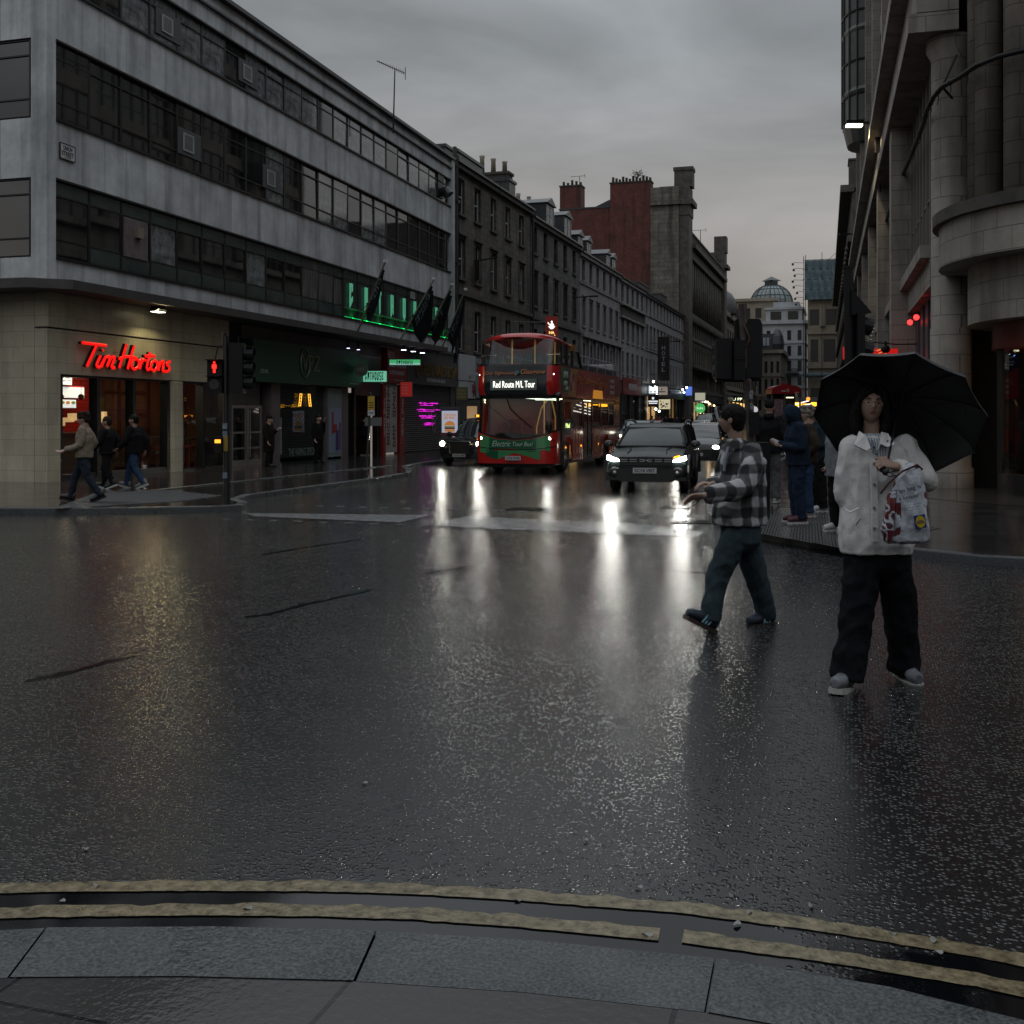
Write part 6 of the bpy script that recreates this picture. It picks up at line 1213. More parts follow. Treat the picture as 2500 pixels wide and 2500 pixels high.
# litter and fallen leaves near the camera
LF = mat('wet_pale_leaf', (.22, .22, .2), .2); k = 0
spots_ = [(235, 2165), (605, 2222), (1265, 2200), (1785, 2190), (2180, 2283), (2290, 2328), (1980, 2215), (1560, 2170), (1830, 2232), (1580, 2285), (210, 2075), (2280, 2300), (890, 1915), (575, 1685), (1075, 1420), (1430, 2055), (150, 2205), (1800, 2260)]
for (x, y) in spots_:
    p = G(x, y); o = thing('fallen_leaf', 'small wet fallen leaf lying near the yellow lines', 'leaf', (p.x, p.y, .008), random.uniform(0, 6), 'fallen leaves on the wet road'); mb = MB(); r = .008 + random.random() * .006
    mb.add([(r * math.cos(a_) * (1.5 if True else 1), r * .8 * math.sin(a_), .004 * math.sin(a_ * 2)) for a_ in [j * .785 for j in range(8)]], [list(range(8))]); mb.build('blade', LF, o)
# ---------------------------------------------------------------- vehicles
RUB = mat('tyre_rubber', (0.015, 0.015, 0.015), .55, bump=.2, bscale=40); RIM = mat('alloy_rim', (.25, .25, .26), .3, .7)
def wheel(parent, x, y, r, w, rimr=.62, side=1):
    mb = MB(); mb.lathe([(r * .6, -w / 2), (r * .93, -w / 2), (r, -w * .36), (r, w * .36), (r * .93, w / 2), (r * .6, w / 2)], (0, 0, 0), 28, ax='x'); t = mb.build('wheel', RUB, parent, True); t.location = (x, y, r)
    mb = MB(); mb.lathe([(.001, side * w * .30), (r * .15, side * w * .34), (r * rimr, side * w * .42), (r * .64, side * w * .46)], (0, 0, 0), 20, ax='x')
    for k in range(6):
        a = k * math.pi / 3; mb.box(side * w * .35 - .01, side * w * .35 + .012, -.03, .03, .05, r * rimr) if False else mb.tube([(side * w * .38, .08 * math.cos(a), .08 * math.sin(a)), (side * w * .42, r * rimr * math.cos(a), r * rimr * math.sin(a))], .025, 5)
    mb.build('rim', RIM, t, True); return t
HL = glow('headlamp', (1, .97, .82), 45); HLS = glow('headlamp_soft', (1, .95, .75), 10)
AMB = glow('indicator_amber', (1, .3, .01), 4)
def lampspot(name, root, loc, power, col=(1, .97, .9), down=-.10, ang=70):
    M_ = root.matrix_basis; p = M_ @ Vector(loc); d = (M_.to_3x3() @ Vector((0, -1, down))).normalized()
    spot(name, p, power, col, p + d * 5, ang, .7, .07)
# ---- double decker
bp_ = D(1256, 1019, 31.0); bus = thing('double_decker_bus', 'red open-top double decker tour bus with lit Red Route display', 'bus', (bp_.x, bp_.y, 0), R(1.0))
BH, BL = 1.2, 9.75
BRED = mat('bus_red', (0.50, 0.018, 0.014), .16, coat=.6, bump=.02, bscale=6); BDK = mat('bus_dark_panel', (0.012, 0.02, 0.026), .12, coat=.4); BBLK = mat('bus_black', (0.01, 0.01, 0.011), .2)
BG = glass('bus_glass', (.68, .78, .78)); BGRN = mat('bus_green', (0.012, 0.10, 0.045), .2, coat=.4); BGRL = mat('bus_light_green', (0.05, 0.24, 0.09), .2, coat=.4); BYEL = mat('bus_yellow', (0.42, 0.22, 0.045), .2, coat=.4)
def fy(z):
    P = [(0.0, .02), (.6, -.04), (1.1, 0), (2.2, .16), (2.3, .02), (3.08, .10), (3.95, .42), (4.1, .62)]
    for (a, b), (c, d) in zip(P, P[1:]):
        if z <= c: return b + (d - b) * (z - a) / (c - a)
    return P[-1][1]
def outl(z, off=0.0, L=BL, e=.42, dep=.62, n=14, hw=BH):
    h = []
    for i in range(n + 1):
        t = i / n * math.pi / 2; h.append(((hw + off) * math.sin(t) ** e if t else 0.0, fy(z) - off + (dep) * (1 - (math.cos(t) ** e if i < n else 0.0))))
    h.append((hw + off, L)); return [(-x, y) for x, y in h[:0:-1]] + h
def band(name, zf0, zf1, mats, L=BL, off=0.0, rows=3, pick=None, parent=None, smooth=True, xr=None, close=False, hw=BH):
    mb = MB(); rings = []
    for r_ in range(rows + 1):
        base = outl(1, off, L, hw=hw); k = r_ / rows; ring_ = []
        for i, (x, y) in enumerate(base):
            z = zf0(x, y) * (1 - k) + zf1(x, y) * k
            p = outl(z, off, L, hw=hw)[i]; ring_.append((p[0], p[1], z))
        rings.append(ring_)
    n = len(rings[0]); vs = [p for r_ in rings for p in r_]; fs = []; ms = []
    for r_ in range(rows):
        for i in range(n - 1):
            a = r_ * n + i; q = (a, a + 1, a + n + 1, a + n); c_ = [sum(vs[j][m] for j in q) / 4 for m in range(3)]
            if xr and not xr(*c_): continue
            fs.append(q); ms.append(pick(*c_) if pick else 0)
    us = sorted({i for f in fs for i in f}); mp_ = {v: i for i, v in enumerate(us)}; mb.add([vs[i] for i in us], [[mp_[i] for i in f] for f in fs]); mb.m = ms; return mb.build(name, mats, parent or bus, smooth)
k_ = lambda v: (lambda x, y: v)
band('skirt', k_(.28), lambda x, y: (.97 + .26 * (abs(x) / BH) ** 2) if y < .9 else 1.28, [BRED, BBLK], pick=lambda x, y, z: 1 if (x > 1.1 and .75 < y < 1.0) else 0, rows=4, xr=lambda x, y, z: not (x > 1.0 and y > .62))
# nearside skirt with door gaps and wheel arch
def sidepanel(name, y0, y1, z0, z1, m, t=.03, off=0.0): mb = MB(); mb.box(BH - t + off, BH + off, y0, y1, z0, z1); return mb.build(name, m, bus)
mb = MB()
def arch(y0, y1, z0, z1, yc, r, zc=.47):
    pts = [(y0, z0), (yc - r, z0)] + [(yc + r * math.cos(R(180 - a)), zc + r * math.sin(R(180 - a))) for a in range(0, 181, 15)] + [(yc + r, z0), (y1, z0), (y1, z1), (y0, z1)]
    mb.prism(pts, BH - .03, BH, 'x')
arch(1.02, 3.65, .30, 1.28, 1.62, .56); arch(4.95, 9.72, .30, 1.28, 7.25, .56); mb.build('side_skirt', BRED, bus)
for (a, b) in ((.62, 1.0), (3.65, 4.95)):
    mb = MB(); mb.box(BH - .02, BH + .01, a, a + .05, .3, 2.12); mb.box(BH - .02, BH + .01, b - .05, b, .3, 2.12); m_ = (a + b) / 2; mb.box(BH - .02, BH + .012, m_ - .03, m_ + .03, .3, 2.12); mb.box(BH - .02, BH + .009, a + .05, b - .05, .3, .36); mb.box(BH - .02, BH + .009, a + .05, b - .05, 2.06, 2.12); d_ = mb.build('door', BBLK, bus)
    mb = MB(); mb.box(BH - .012, BH - .006, a + .05, b - .05, .36, 2.06); mb.build('pane', BG, d_); mb = MB(); mb.cyl((BH + .04, m_ - .08, .9), (BH + .04, m_ - .08, 1.5), .014, seg=6); mb.build('handle', mat('chrome', (.5, .5, .5), .15, 1.0), d_)
# windscreen, belt, front dark display panel, upper windscreen
band('windscreen', lambda x, y: .99 + .26 * (abs(x) / BH) ** 2, k_(2.14), [BG], off=-.012, rows=5, xr=lambda x, y, z: y < .62)
band('windscreen_surround', lambda x, y: .955 + .26 * (abs(x) / BH) ** 2, lambda x, y: 1.0 + .26 * (abs(x) / BH) ** 2, [BBLK], off=.006, rows=1, xr=lambda x, y, z: y < .6)
mb = MB(); [mb.tube([(s * 1.17, .42, 1.2), (s * 1.15, .50, 2.2)], .05, 6) for s in (-1, 1)]; mb.build('pillar', BBLK, bus)
band('belt', k_(2.14), k_(2.24), [BBLK], rows=1, off=.0); 
band('upper_panel', k_(2.2), k_(3.08), [BRED, BDK], rows=4, off=.01, pick=lambda x, y, z: 1 if (abs(x) < .95 and y < .5) else 0)
band('upper_windscreen', k_(3.1), k_(3.86), [BG, BBLK], rows=4, off=-.01, L=3.3, xr=lambda x, y, z: y < .75, pick=lambda x, y, z: 0)
band('upper_sill', k_(3.06), k_(3.13), [BBLK], rows=1, off=.008, L=3.5)
# roof of the enclosed front part: domed loft
rings = []; NR = 11
mb = MB(); vs = []; secs = [(-.04 + fy(3.8), .9, 3.84, 3.90), (fy(3.8) + .10, 1.14, 3.84, 4.01), (1.0, 1.2, 3.82, 4.09), (2.0, 1.2, 3.74, 4.04), (2.9, 1.18, 3.62, 3.94), (3.05, 1.0, 3.60, 3.86)]
for (y, hw, ze, zc) in secs:
    for i in range(NR): x = -hw + 2 * hw * i / (NR - 1); k = (2 * i / (NR - 1) - 1); bulge = (.32 * (1 - k * k) if y < .6 else 0); vs.append((x, y - bulge + (.25 * k * k if y < .6 else 0), ze + (zc - ze) * (1 - abs(k) ** 2.6)))
    for i in range(NR): x = hw - 2 * hw * i / (NR - 1); k = -(2 * i / (NR - 1) - 1); bulge = (.32 * (1 - k * k) if y < .6 else 0); vs.append((x, y - bulge + (.25 * k * k if y < .6 else 0), ze - .05 + (.04 if abs(k) < .9 else 0)))
n = 2 * NR; fs = [(s * n + i, s * n + (i + 1) % n, (s + 1) * n + (i + 1) % n, (s + 1) * n + i) for s in range(len(secs) - 1) for i in range(n)] + [list(range(n))[::-1], list(range((len(secs) - 1) * n, len(secs) * n))]
mb.add(vs, fs); roof_ = mb.build('roof', BRED, bus, True)
mb = MB(); mb.box(1.10, 1.206, 2.0, 2.55, 3.60, 3.80); mb.build('yellow_stripe', BYEL, roof_)
mb = MB()
for s in (-1, 1):
    for y in (.75, 1.45, 2.15): mb.box(s * 1.18 - .03, s * 1.18 + .03, y, y + .09, 3.1, 3.80 - y * .05)
    mb.prism([(2.95, 3.62), (3.05, 3.60), (3.5, 3.1), (3.38, 3.1)], s * 1.18 - .03, s * 1.18 + .03, 'x')
mb.build('pillar', BBLK, bus)
for s in (-1, 1): mb = MB(); mb.prism([(.55, 3.12), (3.4, 3.12), (2.98, 3.6), (.6, 3.76)], s * 1.165 - .004, s * 1.165 + .004, 'x'); mb.build('upper_side_glass', BG, bus)
mb = MB(); mb.prism([(-1.15, 3.1), (1.15, 3.1), (1.1, 3.6), (-1.1, 3.6)], 3.2, 3.22, 'y'); mb.build('rear_screen', BG, bus)
# lower nearside windows
mb = MB(); mb.box(BH - .04, BH, 1.02, 3.65, 2.06, 2.2); mb.box(BH - .04, BH, 4.95, 9.7, 2.06, 2.2); mb.box(BH - .04, BH, 1.02, 3.65, 1.26, 1.32); mb.box(BH - .04, BH, 4.95, 9.7, 1.26, 1.32)
for y in (1.0, 1.9, 2.1, 3.5, 4.95, 6.3, 7.6, 8.6): mb.box(BH - .04, BH, y, y + .13, 1.3, 2.08)
mb.box(BH - .03, BH + .001, 2.1, 3.5, 1.86, 1.90); mb.box(BH - .03, BH + .001, 6.4, 7.6, 1.86, 1.90); mb.build('window_surround', BBLK, bus)
for (a, b) in ((2.2, 3.5), (5.08, 6.3), (6.43, 7.6), (7.73, 8.6)): mb = MB(); mb.box(BH - .02, BH - .014, a, b, 1.31, 2.07); mb.build('window', BG, bus)
mb = MB(); mb.box(BH - .02, BH + .004, 1.05, 1.95, 1.1, 1.55); mb.build('route_panel', BBLK, bus); txt('led_text', 'Mind', (BH + .008, 1.5, 1.36), .5, .14, glow('led_green', (.8, 1, .35), 1.6), bus, .002, rz=R(90))
mb = MB(); mb.box(-BH, -BH + .03, .7, BL, .3, 2.2); mb.box(-BH, BH, BL - .04, BL, .3, 3.08); mb.box(BH - .04, BH, 8.7, BL, 1.25, 2.2); mb.build('offside', BRED, bus)
mb = MB(); [mb.box(BH, BH + .012, 8.95, 9.5, z, z + .035) for z in [1.0 + .09 * k for k in range(5)] + [1.6 + .09 * k for k in range(14)] + [.4 + .08 * k for k in range(5)]]; mb.build('engine_grille', BBLK, bus)
# interior
mb = MB(); mb.box(-1.15, 1.15, .5, BL - .1, .33, .36, 0); mb.box(-1.15, 1.15, .55, BL - .05, 2.2, 2.26, 1); mb.box(-1.14, -1.1, 1.2, BL - .1, .36, 2.2, 2); mb.box(-1.1, 1.1, 8.6, 8.65, .36, 2.2, 2); mb.build('interior', [mat('bus_floor', (.05, .04, .04), .5), mat('bus_ceiling', (.3, .3, .28), .5), mat('bus_red_lining', (.14, .02, .015), .5)], bus)
SEAT = mat('bus_seat', (.22, .03, .025), .6, var=.4, vscale=8)
mb = MB()
for y in (3.0, 5.6, 6.5, 7.4, 8.2):
    for x in (-.85, -.4, .45, .88): mb.box(x - .19, x + .19, y, y + .12, .8, 1.55); mb.box(x - .19, x + .19, y - .35, y, .75, .86)
for y in (1.2, 2.0, 2.8): 
    for x in (-.85, -.4, .45, .88): mb.box(x - .19, x + .19, y, y + .12, 2.4, 3.2)
for y in (3.9, 4.7, 5.5, 6.3, 7.1, 7.9, 8.7):
    for x in (-.85, -.4, .45, .88): mb.box(x - .18, x + .18, y, y + .1, 2.4, 3.12)
mb.build('seats', SEAT, bus)
mb = MB(); YP = [(-.35, .9), (.35, .9), (.9, 1.1)]
for x, y in YP: mb.cyl((x, y, 2.26), (x + .02, y, 3.85), .022, seg=8)
mb.tube([(.42, .9, .36), (.42, .88, 1.3), (.55, .9, 1.85), (.75, .95, 2.15)], .022, 8); mb.tube([(.95, .95, .36), (.97, .95, 1.6), (.85, .95, 2.15)], .022, 8); [mb.cyl((x, y, .36), (x, y, 2.2), .02, seg=6) for x, y in ((.4, 3.6), (-.3, 4.5), (.4, 5.2))]; mb.build('grab_pole', glow('handrail_yellow', (.75, .42, .12), .18), bus)
mb = MB(); mb.box(.45, 1.0, .62, .66, 2.10, 2.13); mb.box(-.2, -.1, 1.0, 8.5, 2.17, 2.19); mb.box(.5, .6, 1.0, 8.5, 2.17, 2.19); mb.box(-.25, .5, 1.0, 1.08, 3.82, 3.85); mb.build('ceiling_light', glow('bus_strip', (.95, 1, .75), 3.0), bus)
mb = MB(); mb.box(-1.0, 1.0, .25, .6, 1.0, 1.12); mb.box(-.75, -.1, .6, 1.1, .9, 1.15); mb.tube([(-.45 + .2 * math.cos(a * .524), .62, 1.22 + .2 * math.sin(a * .524)) for a in range(13)], .015, 5); mb.build('dashboard', BBLK, bus)
area('bus_light', bus.matrix_basis @ Vector((.2, 5.0, 2.12)), 1.6, 12, (1, .36, .12), (0, 0, 0), 6.5); area('bus_light', bus.matrix_basis @ Vector((0, 1.4, 3.7)), .8, 13, (1, .8, .5))
mb = MB(); mb.box(-1.05, 1.05, BL - .3, BL - .2, 3.08, 3.5)
for z in (3.28, 3.52):
    for s in (-1, 1): mb.tube([(s * 1.14, 3.3, z), (s * 1.14, BL - .1, z)], .022, 6)
    mb.tube([(-1.14, BL - .1, z), (1.14, BL - .1, z)], .022, 6)
for y in (4.6, 6.0, 7.4, 8.8, 9.6):
    for s in (-1, 1): mb.cyl((s * 1.14, y, 3.06), (s * 1.14, y, 3.52), .02, seg=6)
mb.build('deck_rail', mat('pale_rail', (.4, .42, .45), .25, .5), bus)
for s in (-1, 1):
    m2 = MB(); m2.box(s * 1.10 - .005, s * 1.10 + .005, 3.5, BL - .2, 3.08, 3.26); m2.build('wind_screen', mat('blue_perspex', (.06, .09, .12), .2), bus)
# lettering and livery
txt('lettering', 'City Sightseeing', (-.40, fy(2.87) - .10, 2.86), .98, .12, mat('orange_letter', (.45, .16, .06), .4), bus, .006, shear=.1, bold=.015, rx=R(-6)); txt('lettering', 'Glasgow', (.55, fy(2.87) - .10, 2.88), .74, .18, MATS['orange_letter'], bus, .006, bold=.02, rx=R(-6))
mb = MB(); mb.ball((.08, fy(2.9) - .10, 2.88), (.07, .01, .06)); mb.build('emblem', mat('teal_badge', (.03, .2, .25), .4), bus)
mb = MB(); mb.box(-.72, .66, fy(2.5) - .06, fy(2.5) - .045, 2.38, 2.70); dp = mb.build('display', glow('display_back', (.05, .065, .055), .35), bus)
txt('led_text', 'Red Route M/L Tour', (-.01, fy(2.5) - .064, 2.545), 1.24, .19, glow('led_white', (1, 1, .92), 1.8), dp, .004, bold=.0)
band('livery', lambda x, y: .70 + .05 * math.sin(x * 9) - .10 * (abs(x) / BH), lambda x, y: .94 + .24 * (abs(x) / BH) ** 2, [BGRN, BGRL], off=.008, rows=2, xr=lambda x, y, z: abs(x) < 1.04 and y < .5, pick=lambda x, y, z: 1 if (x < -.75 or x > .7) else 0)
band('livery', lambda x, y: .50 + .10 * math.sin(x * 5 + 1), lambda x, y: .66, [BGRL, BGRN], off=.009, rows=1, xr=lambda x, y, z: -.85 < x < .72 and y < .5, pick=lambda x, y, z: 1 if x < -.35 else 0)
band('seam', lambda x, y: .665 + .10 * (abs(x) / BH) ** 2, lambda x, y: .685 + .10 * (abs(x) / BH) ** 2, [BBLK], off=.014, rows=1, xr=lambda x, y, z: y < .6)
txt('lettering', 'Electric', (-.36, fy(.84) - .07, .85), .56, .16, mat('mint_script', (.42, .55, .48), .4), bus, .006, shear=.3); txt('lettering', 'Tour Bus!', (.27, fy(.84) - .07, .84), .60, .12, MATS['mint_script'], bus, .006, shear=.25)
def plate(parent, s, x, y, z, w, h, rx=0): mb = MB(); mb.T = TM(x, y, z, 0, rx); mb.box(-w / 2, w / 2, -.006, .01, -h / 2, h / 2); p = mb.build('number_plate', mat('plate_white', (.45, .46, .46), .35), parent); txt('lettering', s, (x, y - .007, z), w * .86, h * .64, INK, p, .003, bold=.015, rx=rx)
plate(bus, 'SV24 WFB', -.02, -.09, .44, .46, .12)
for s in (-1, 1):
    mb = MB(); mb.ball((s * .99, .17, .93), (.15, .09, .2), 14, 10); mb.build('headlamp_housing', BBLK, bus, True); mb = MB(); mb.ball((s * .99, .075, 1.0), (.055, .03, .055)); mb.build('headlight', HL, bus, True)
    mb = MB(); mb.ball((s * 1.02, .09, .85), (.035, .02, .035)); mb.build('running_lamp', HLS if s < 0 else mat('dull_lens', (.3, .3, .3), .1), bus, True); mb = MB(); mb.ball((s * 1.10, .20, 2.83), (.022, .02, .022)); mb.build('marker_lamp', glow('marker', (1, .97, .8), 8), bus, True)
    lampspot('bus_headlight', bus, (s * .99, -.05, 1.0), 16)
wheel(bus, .98, 1.62, .46, .26, side=1); wheel(bus, -.98, 1.62, .46, .26, side=-1); wheel(bus, .98, 7.25, .46, .26); wheel(bus, -.98, 7.25, .46, .26, side=-1)
mb = MB(); mb.box(-1.1, 1.1, .3, 9.5, .22, .33); mb.box(-.95, .95, .15, .5, .16, .29); mb.build('underbody', BBLK, bus)
# wipers and mirrors
mb = MB(); mb.tube([(-.22, .0, 2.12), (-.12, -.02, 1.85), (.12, -.03, 1.62), (.52, -.02, 1.30)], .022, 6); mb.tube([(-.85, .05, 2.12), (-.72, .0, 1.9), (-.4, -.02, 1.65), (-.05, -.03, 1.45)], .014, 6); mb.build('wiper', BBLK, bus)
mb = MB(); mb.ball((1.22, .22, 2.22), (.12, .09, .10)); mb.ball((.98, .1, 1.32), (.1, .06, .22)); mb.build('mirror', BBLK, bus, True)
# side livery
LX = BH + .014
def sp(name, pts, m, x=LX): mb = MB(); mb.prism(pts, x, x + .004, 'x'); return mb.build(name, m, bus)
sp('side_livery', [(.62 + .0, 2.62), (.75, 2.3), (1.7, 2.22), (1.8, 3.06), (.75, 3.06)], BGRN); sp('side_livery', [(.62, 2.55), (.9, 2.75), (.85, 3.06), (.62, 3.06)], BGRL, LX + .005); sp('side_livery', [(1.6, 2.22), (2.45, 2.22), (2.75, 3.06), (1.85, 3.06)], BYEL, LX + .006)
mb = MB()
for q in ((.95, 2.85, .5, .18), (1.0, 2.6, .35, .12), (1.2, 2.45, .25, .1)): mb.box(LX + .012, LX + .016, q[0], q[0] + q[2], q[1] - q[3] / 2, q[1] + q[3] / 2) if False else mb.tube([(LX + .012, q[0] + q[2] * k / 6, q[1] + q[3] * (.5 if k % 2 else -.5)) for k in range(7)], .018, 5)
mb.build('side_graphic', mat('pale_graphic', (.38, .4, .38), .5), bus)
mb = MB(); [mb.tube([(LX + .014, 1.98 + r * math.cos(R(a)), 2.66 + r * 1.1 * math.sin(R(a))) for a in range(0, 361, 30)], .012, 5) for r in (.26, .18, .1)]; mb.build('side_graphic', mat('pink_graphic', (.45, .18, .2), .5), bus)
txt('lettering', 'City Sightseeing', (LX + .006, 4.15, 2.72), 2.7, .34, MATS['orange_letter'], bus, .006, rz=R(90), bold=.02); txt('lettering', 'Glasgow', (LX + .006, 6.5, 2.66), 1.7, .52, MATS['orange_letter'], bus, .006, rz=R(90), bold=.02)
sp('lit_advert', [(5.0, 2.22), (6.6, 2.22), (6.5, 2.5), (5.1, 2.5)], glow('amber_advert', (.7, .28, .03), .45), LX + .002)
mb = MB(); [mb.box(LX, LX + .008, 7.9 + .28 * (k % 3), 8.1 + .28 * (k % 3), 2.82 - .2 * (k // 3), 2.94 - .2 * (k // 3)) for k in range(9)]; mb.build('side_graphic', mat('white_letter', (.45, .47, .5), .4), bus)
mb = MB()
for y in (2.3, 2.7, 3.1, 5.3, 6.0): mb.box(LX - .012, LX - .006, y, y + .03, .5, 1.2)
for y, h in ((5.5, .5), (5.8, .8), (6.1, .55), (8.2, .4)): mb.prism([(y - .12, .45), (y + .12, .45), (y, .45 + h)], LX - .012, LX - .008, 'x')
mb.build('skyline_graphic', mat('ochre_line', (.35, .2, .07), .5), bus)
mb = MB(); [mb.ball((BH + .005, y, .72), (.012, .03, .03), 8, 6) for y in (1.25, 3.3, 5.9)]; mb.build('side_marker', AMB, bus)

# ---- generic cars: lofted body, glasshouse, lamps, wheels
CG = mat('car_glass', (0.014, 0.018, 0.02), .04, spec=.9)
def car(name, label, cat, loc, rz, L, Wd, prof, paint, glassm=CG, wheels=((.8, .33), (3.4, .33)), group=None, tumble=.16, roofpaint=None, ride=.2, beltz=None):
    """prof: list of (y, z_top_of_body, z_roof or None, halfwidth factor) stations front to back"""
    t = thing(name, label, cat, loc, rz, group); mb = MB(); N = []
    for (y, zb, zr, wf) in prof:
        h = Wd / 2 * wf
        N.append([(0, y, ride), (h * .86, y, ride), (h * .97, y, ride + .10), (h, y, ride + (zb - ride) * .45), (h * .985, y, ride + (zb - ride) * .8), (h * .90, y, zb - .01), (h * .62, y, zb + .012), (0, y, zb + .03)])
    vs = []; fs = []; k = len(N[0])
    for s in N: vs += s
    nn = len(vs)
    for s in N: vs += [(-x, y, z) for x, y, z in s]
    for i in range(len(N) - 1):
        for j in range(k - 1):
            a = i * k + j; fs.append((a, a + k, a + k + 1, a + 1)); fs.append((nn + a, nn + a + 1, nn + a + k + 1, nn + a + k))
    fs.append([j for j in range(k)][::-1] + [nn + j for j in range(k)][1:-1] if False else [j for j in range(k)] + [nn + j for j in range(k - 2, 0, -1)])
    b0 = (len(N) - 1) * k; fs.append(([b0 + j for j in range(k)] + [nn + b0 + j for j in range(k - 2, 0, -1)])[::-1])
    mb.add(vs, fs); body = mb.build('body', paint, t, True)
    md = body.modifiers.new('edge', 'EDGE_SPLIT'); md.split_angle = R(38)
    st = [(y, zb, zr, wf) for (y, zb, zr, wf) in prof if zr is not None]
    g = MB(); vs = []
    for (y, zb, zr, wf) in st:
        h = Wd / 2 * wf; ht = max(.02, h * .93 - tumble * (zr - zb) / .55)
        vs += [(-h * .905, y, zb - .005), (-ht - .0, y, zr - .03), (-ht + .09, y, zr), (0, y, zr + .015), (ht - .09, y, zr), (ht, y, zr - .03), (h * .905, y, zb - .005)]
    m_ = 7; fs = []; ms = []
    for i in range(len(st) - 1):
        for j in range(m_ - 1):
            fs.append((i * m_ + j, (i + 1) * m_ + j, (i + 1) * m_ + j + 1, i * m_ + j + 1))
            flat = abs(st[i][2] - st[i + 1][2]) < .13
            ms.append(1 if (flat and j in (1, 2, 3, 4)) else 0)
    g.add(vs, fs); g.m = ms; g.build('glasshouse', [glassm, roofpaint or paint], t, True)
    mb = MB()
    for i, (y, zb, zr, wf) in enumerate(st):
        if 0 < i < len(st) - 1: 
            h = Wd / 2 * wf; ht = h * .93 - tumble * (zr - zb) / .55
            for s in (-1, 1): mb.tube([(s * (h * .91), y, zb), (s * (ht + .012), y, zr - .02)], .03, 5)
    mb.build('door_pillar', BBLK, t)
    for (y, r) in wheels:
        for s in (-1, 1): wheel(t, s * (Wd / 2 - .10), y, r, .2, side=s)
    return t
def lamps(t, x, y, z, w, h, m, name='headlight', power=0, d=.03):
    for s in (-1, 1):
        mb = MB(); mb.ball((s * x, y, z), (w, d, h), 14, 8); mb.build(name, m, t, True)
        if power: lampspot('car_headlight', t, (s * x, y - .1, z), power)
# the dark green car in the middle lane
DG_ = mat('dark_green_paint', (0.014, 0.022, 0.022), .25, coat=.12, bump=.25, bscale=60, spec=.3); PLA = mat('dark_plastic', (0.016, 0.017, 0.018), .4)
prof = [(0.0, .60, None, .80), (.04, .74, None, .93), (.16, .80, None, .98), (.5, .86, None, 1.0), (.95, .93, .94, 1.0), (1.15, .965, 1.06, 1.0), (1.72, .99, 1.36, 1.0), (1.95, .99, 1.42, 1.0), (2.8, 1.0, 1.465, 1.0), (3.6, 1.01, 1.44, 1.0), (4.15, 1.0, 1.38, .98), (4.35, .95, 1.02, .95), (4.40, .7, None, .93)]
p_ = D(1577, 1019, 23.0)
suv = car('estate_car', 'dark green wet car with bright headlights and the plate SC74 VBT', 'car', (p_.x, p_.y, 0), R(3.85), 4.4, 1.70, prof, DG_, mat('wet_windscreen', (0.03, 0.042, 0.046), .09, spec=.35, var=.2, vscale=5, bump=.1, bscale=70), wheels=((.78, .34), (3.45, .34)), ride=.27)
mb = MB(); mb.box(-.62, .62, -.045, .02, .26, .50); mb.box(-.55, .55, -.06, -.03, .235, .27); mb.prism([(-.86, .26), (.86, .26), (.84, .34), (-.84, .34)], -.02, .03, 'y'); mb.box(-.56, .56, -.035, .02, .585, .76)
for s in (-1, 1): mb.ball((s * .66, .0, .43), (.13, .05, .12), 12, 8)
mb.build('bumper', PLA, suv)
for y in (.78, 3.45):
    for s in (-1, 1):
        mb = MB(); mb.tube([(s * .855, y + .42 * math.cos(R(a)), .34 + .42 * math.sin(R(a))) for a in range(-10, 191, 20)], .045, 6); mb.build('wheel_arch', PLA, suv)
mb = MB()
for s in (-1, 1):
    for k in range(2): mb.box(s * .30 - .10 + .245 * (k * s) if False else s * (.19 + .2 * k), s * (.19 + .2 * k) + s * .15, -.052, -.036, .70, .715); mb.box(s * (.19 + .2 * k), s * (.19 + .2 * k) + s * .15, -.052, -.036, .66, .672)
    mb.prism([(s * .13, .715), (s * .05, .715), (s * .0, .695), (s * .05, .66), (s * .13, .66), (s * .13, .675), (s * .07, .675), (s * .04, .69), (s * .07, .70), (s * .13, .70)], -.055, -.038, 'y')
mb.build('grille_emblem', mat('satin_silver', (.42, .43, .44), .3, .5), suv)
for s in (-1, 1):
    mb = MB(); mb.prism([(s * .83, .79), (s * .60, .715), (s * .56, .665), (s * .70, .66), (s * .84, .70)], -.015, .22, 'y'); mb.build('headlight', glow('headlamp_core', (1, .99, .9), 26), suv)
    lampspot('car_headlight', suv, (s * .74, -.1, .71), 38, down=-.14)
mb = MB(); mb.prism([(.58, .74), (.72, .775), (.70, .80), (.60, .775)], -.04, .05, 'y'); mb.build('indicator', AMB, suv)
mb = MB(); [mb.ball((s * .66, -.055, .43), (.035, .02, .035)) for s in (-1, 1)]; mb.build('fog_lamp', mat('lamp_lens', (.35, .36, .36), .1), suv)
plate(suv, 'SC74 VBT', -.02, -.065, .475, .50, .115)
mb = MB(); [mb.ball((s * .96, 1.12, 1.02), (.11, .07, .075), 12, 8) for s in (-1, 1)]; mb.build('mirror', mat('mirror_cap', (.03, .026, .022), .2), suv, True)
mb = MB()
for s in (-1, 1): mb.tube([(s * .68, 1.85, 1.42), (s * .69, 2.0, 1.51), (s * .69, 2.9, 1.545), (s * .68, 3.7, 1.49), (s * .66, 3.85, 1.43)], [(.02, .03)] * 5, 6)
mb.build('roof_rail', PLA, suv, True)
mb = MB(); [mb.tube([(s * .42, .2, .835), (s * .38, .6, .90), (s * .48, .93, .945)], .012, 5) for s in (-1, 1)]; mb.tube([(-.7, 1.05, .985), (.1, 1.0, .985)], .012, 5); mb.tube([(-.1, 1.04, .99), (.68, 1.04, .99)], .012, 5); mb.build('wiper', PLA, suv)
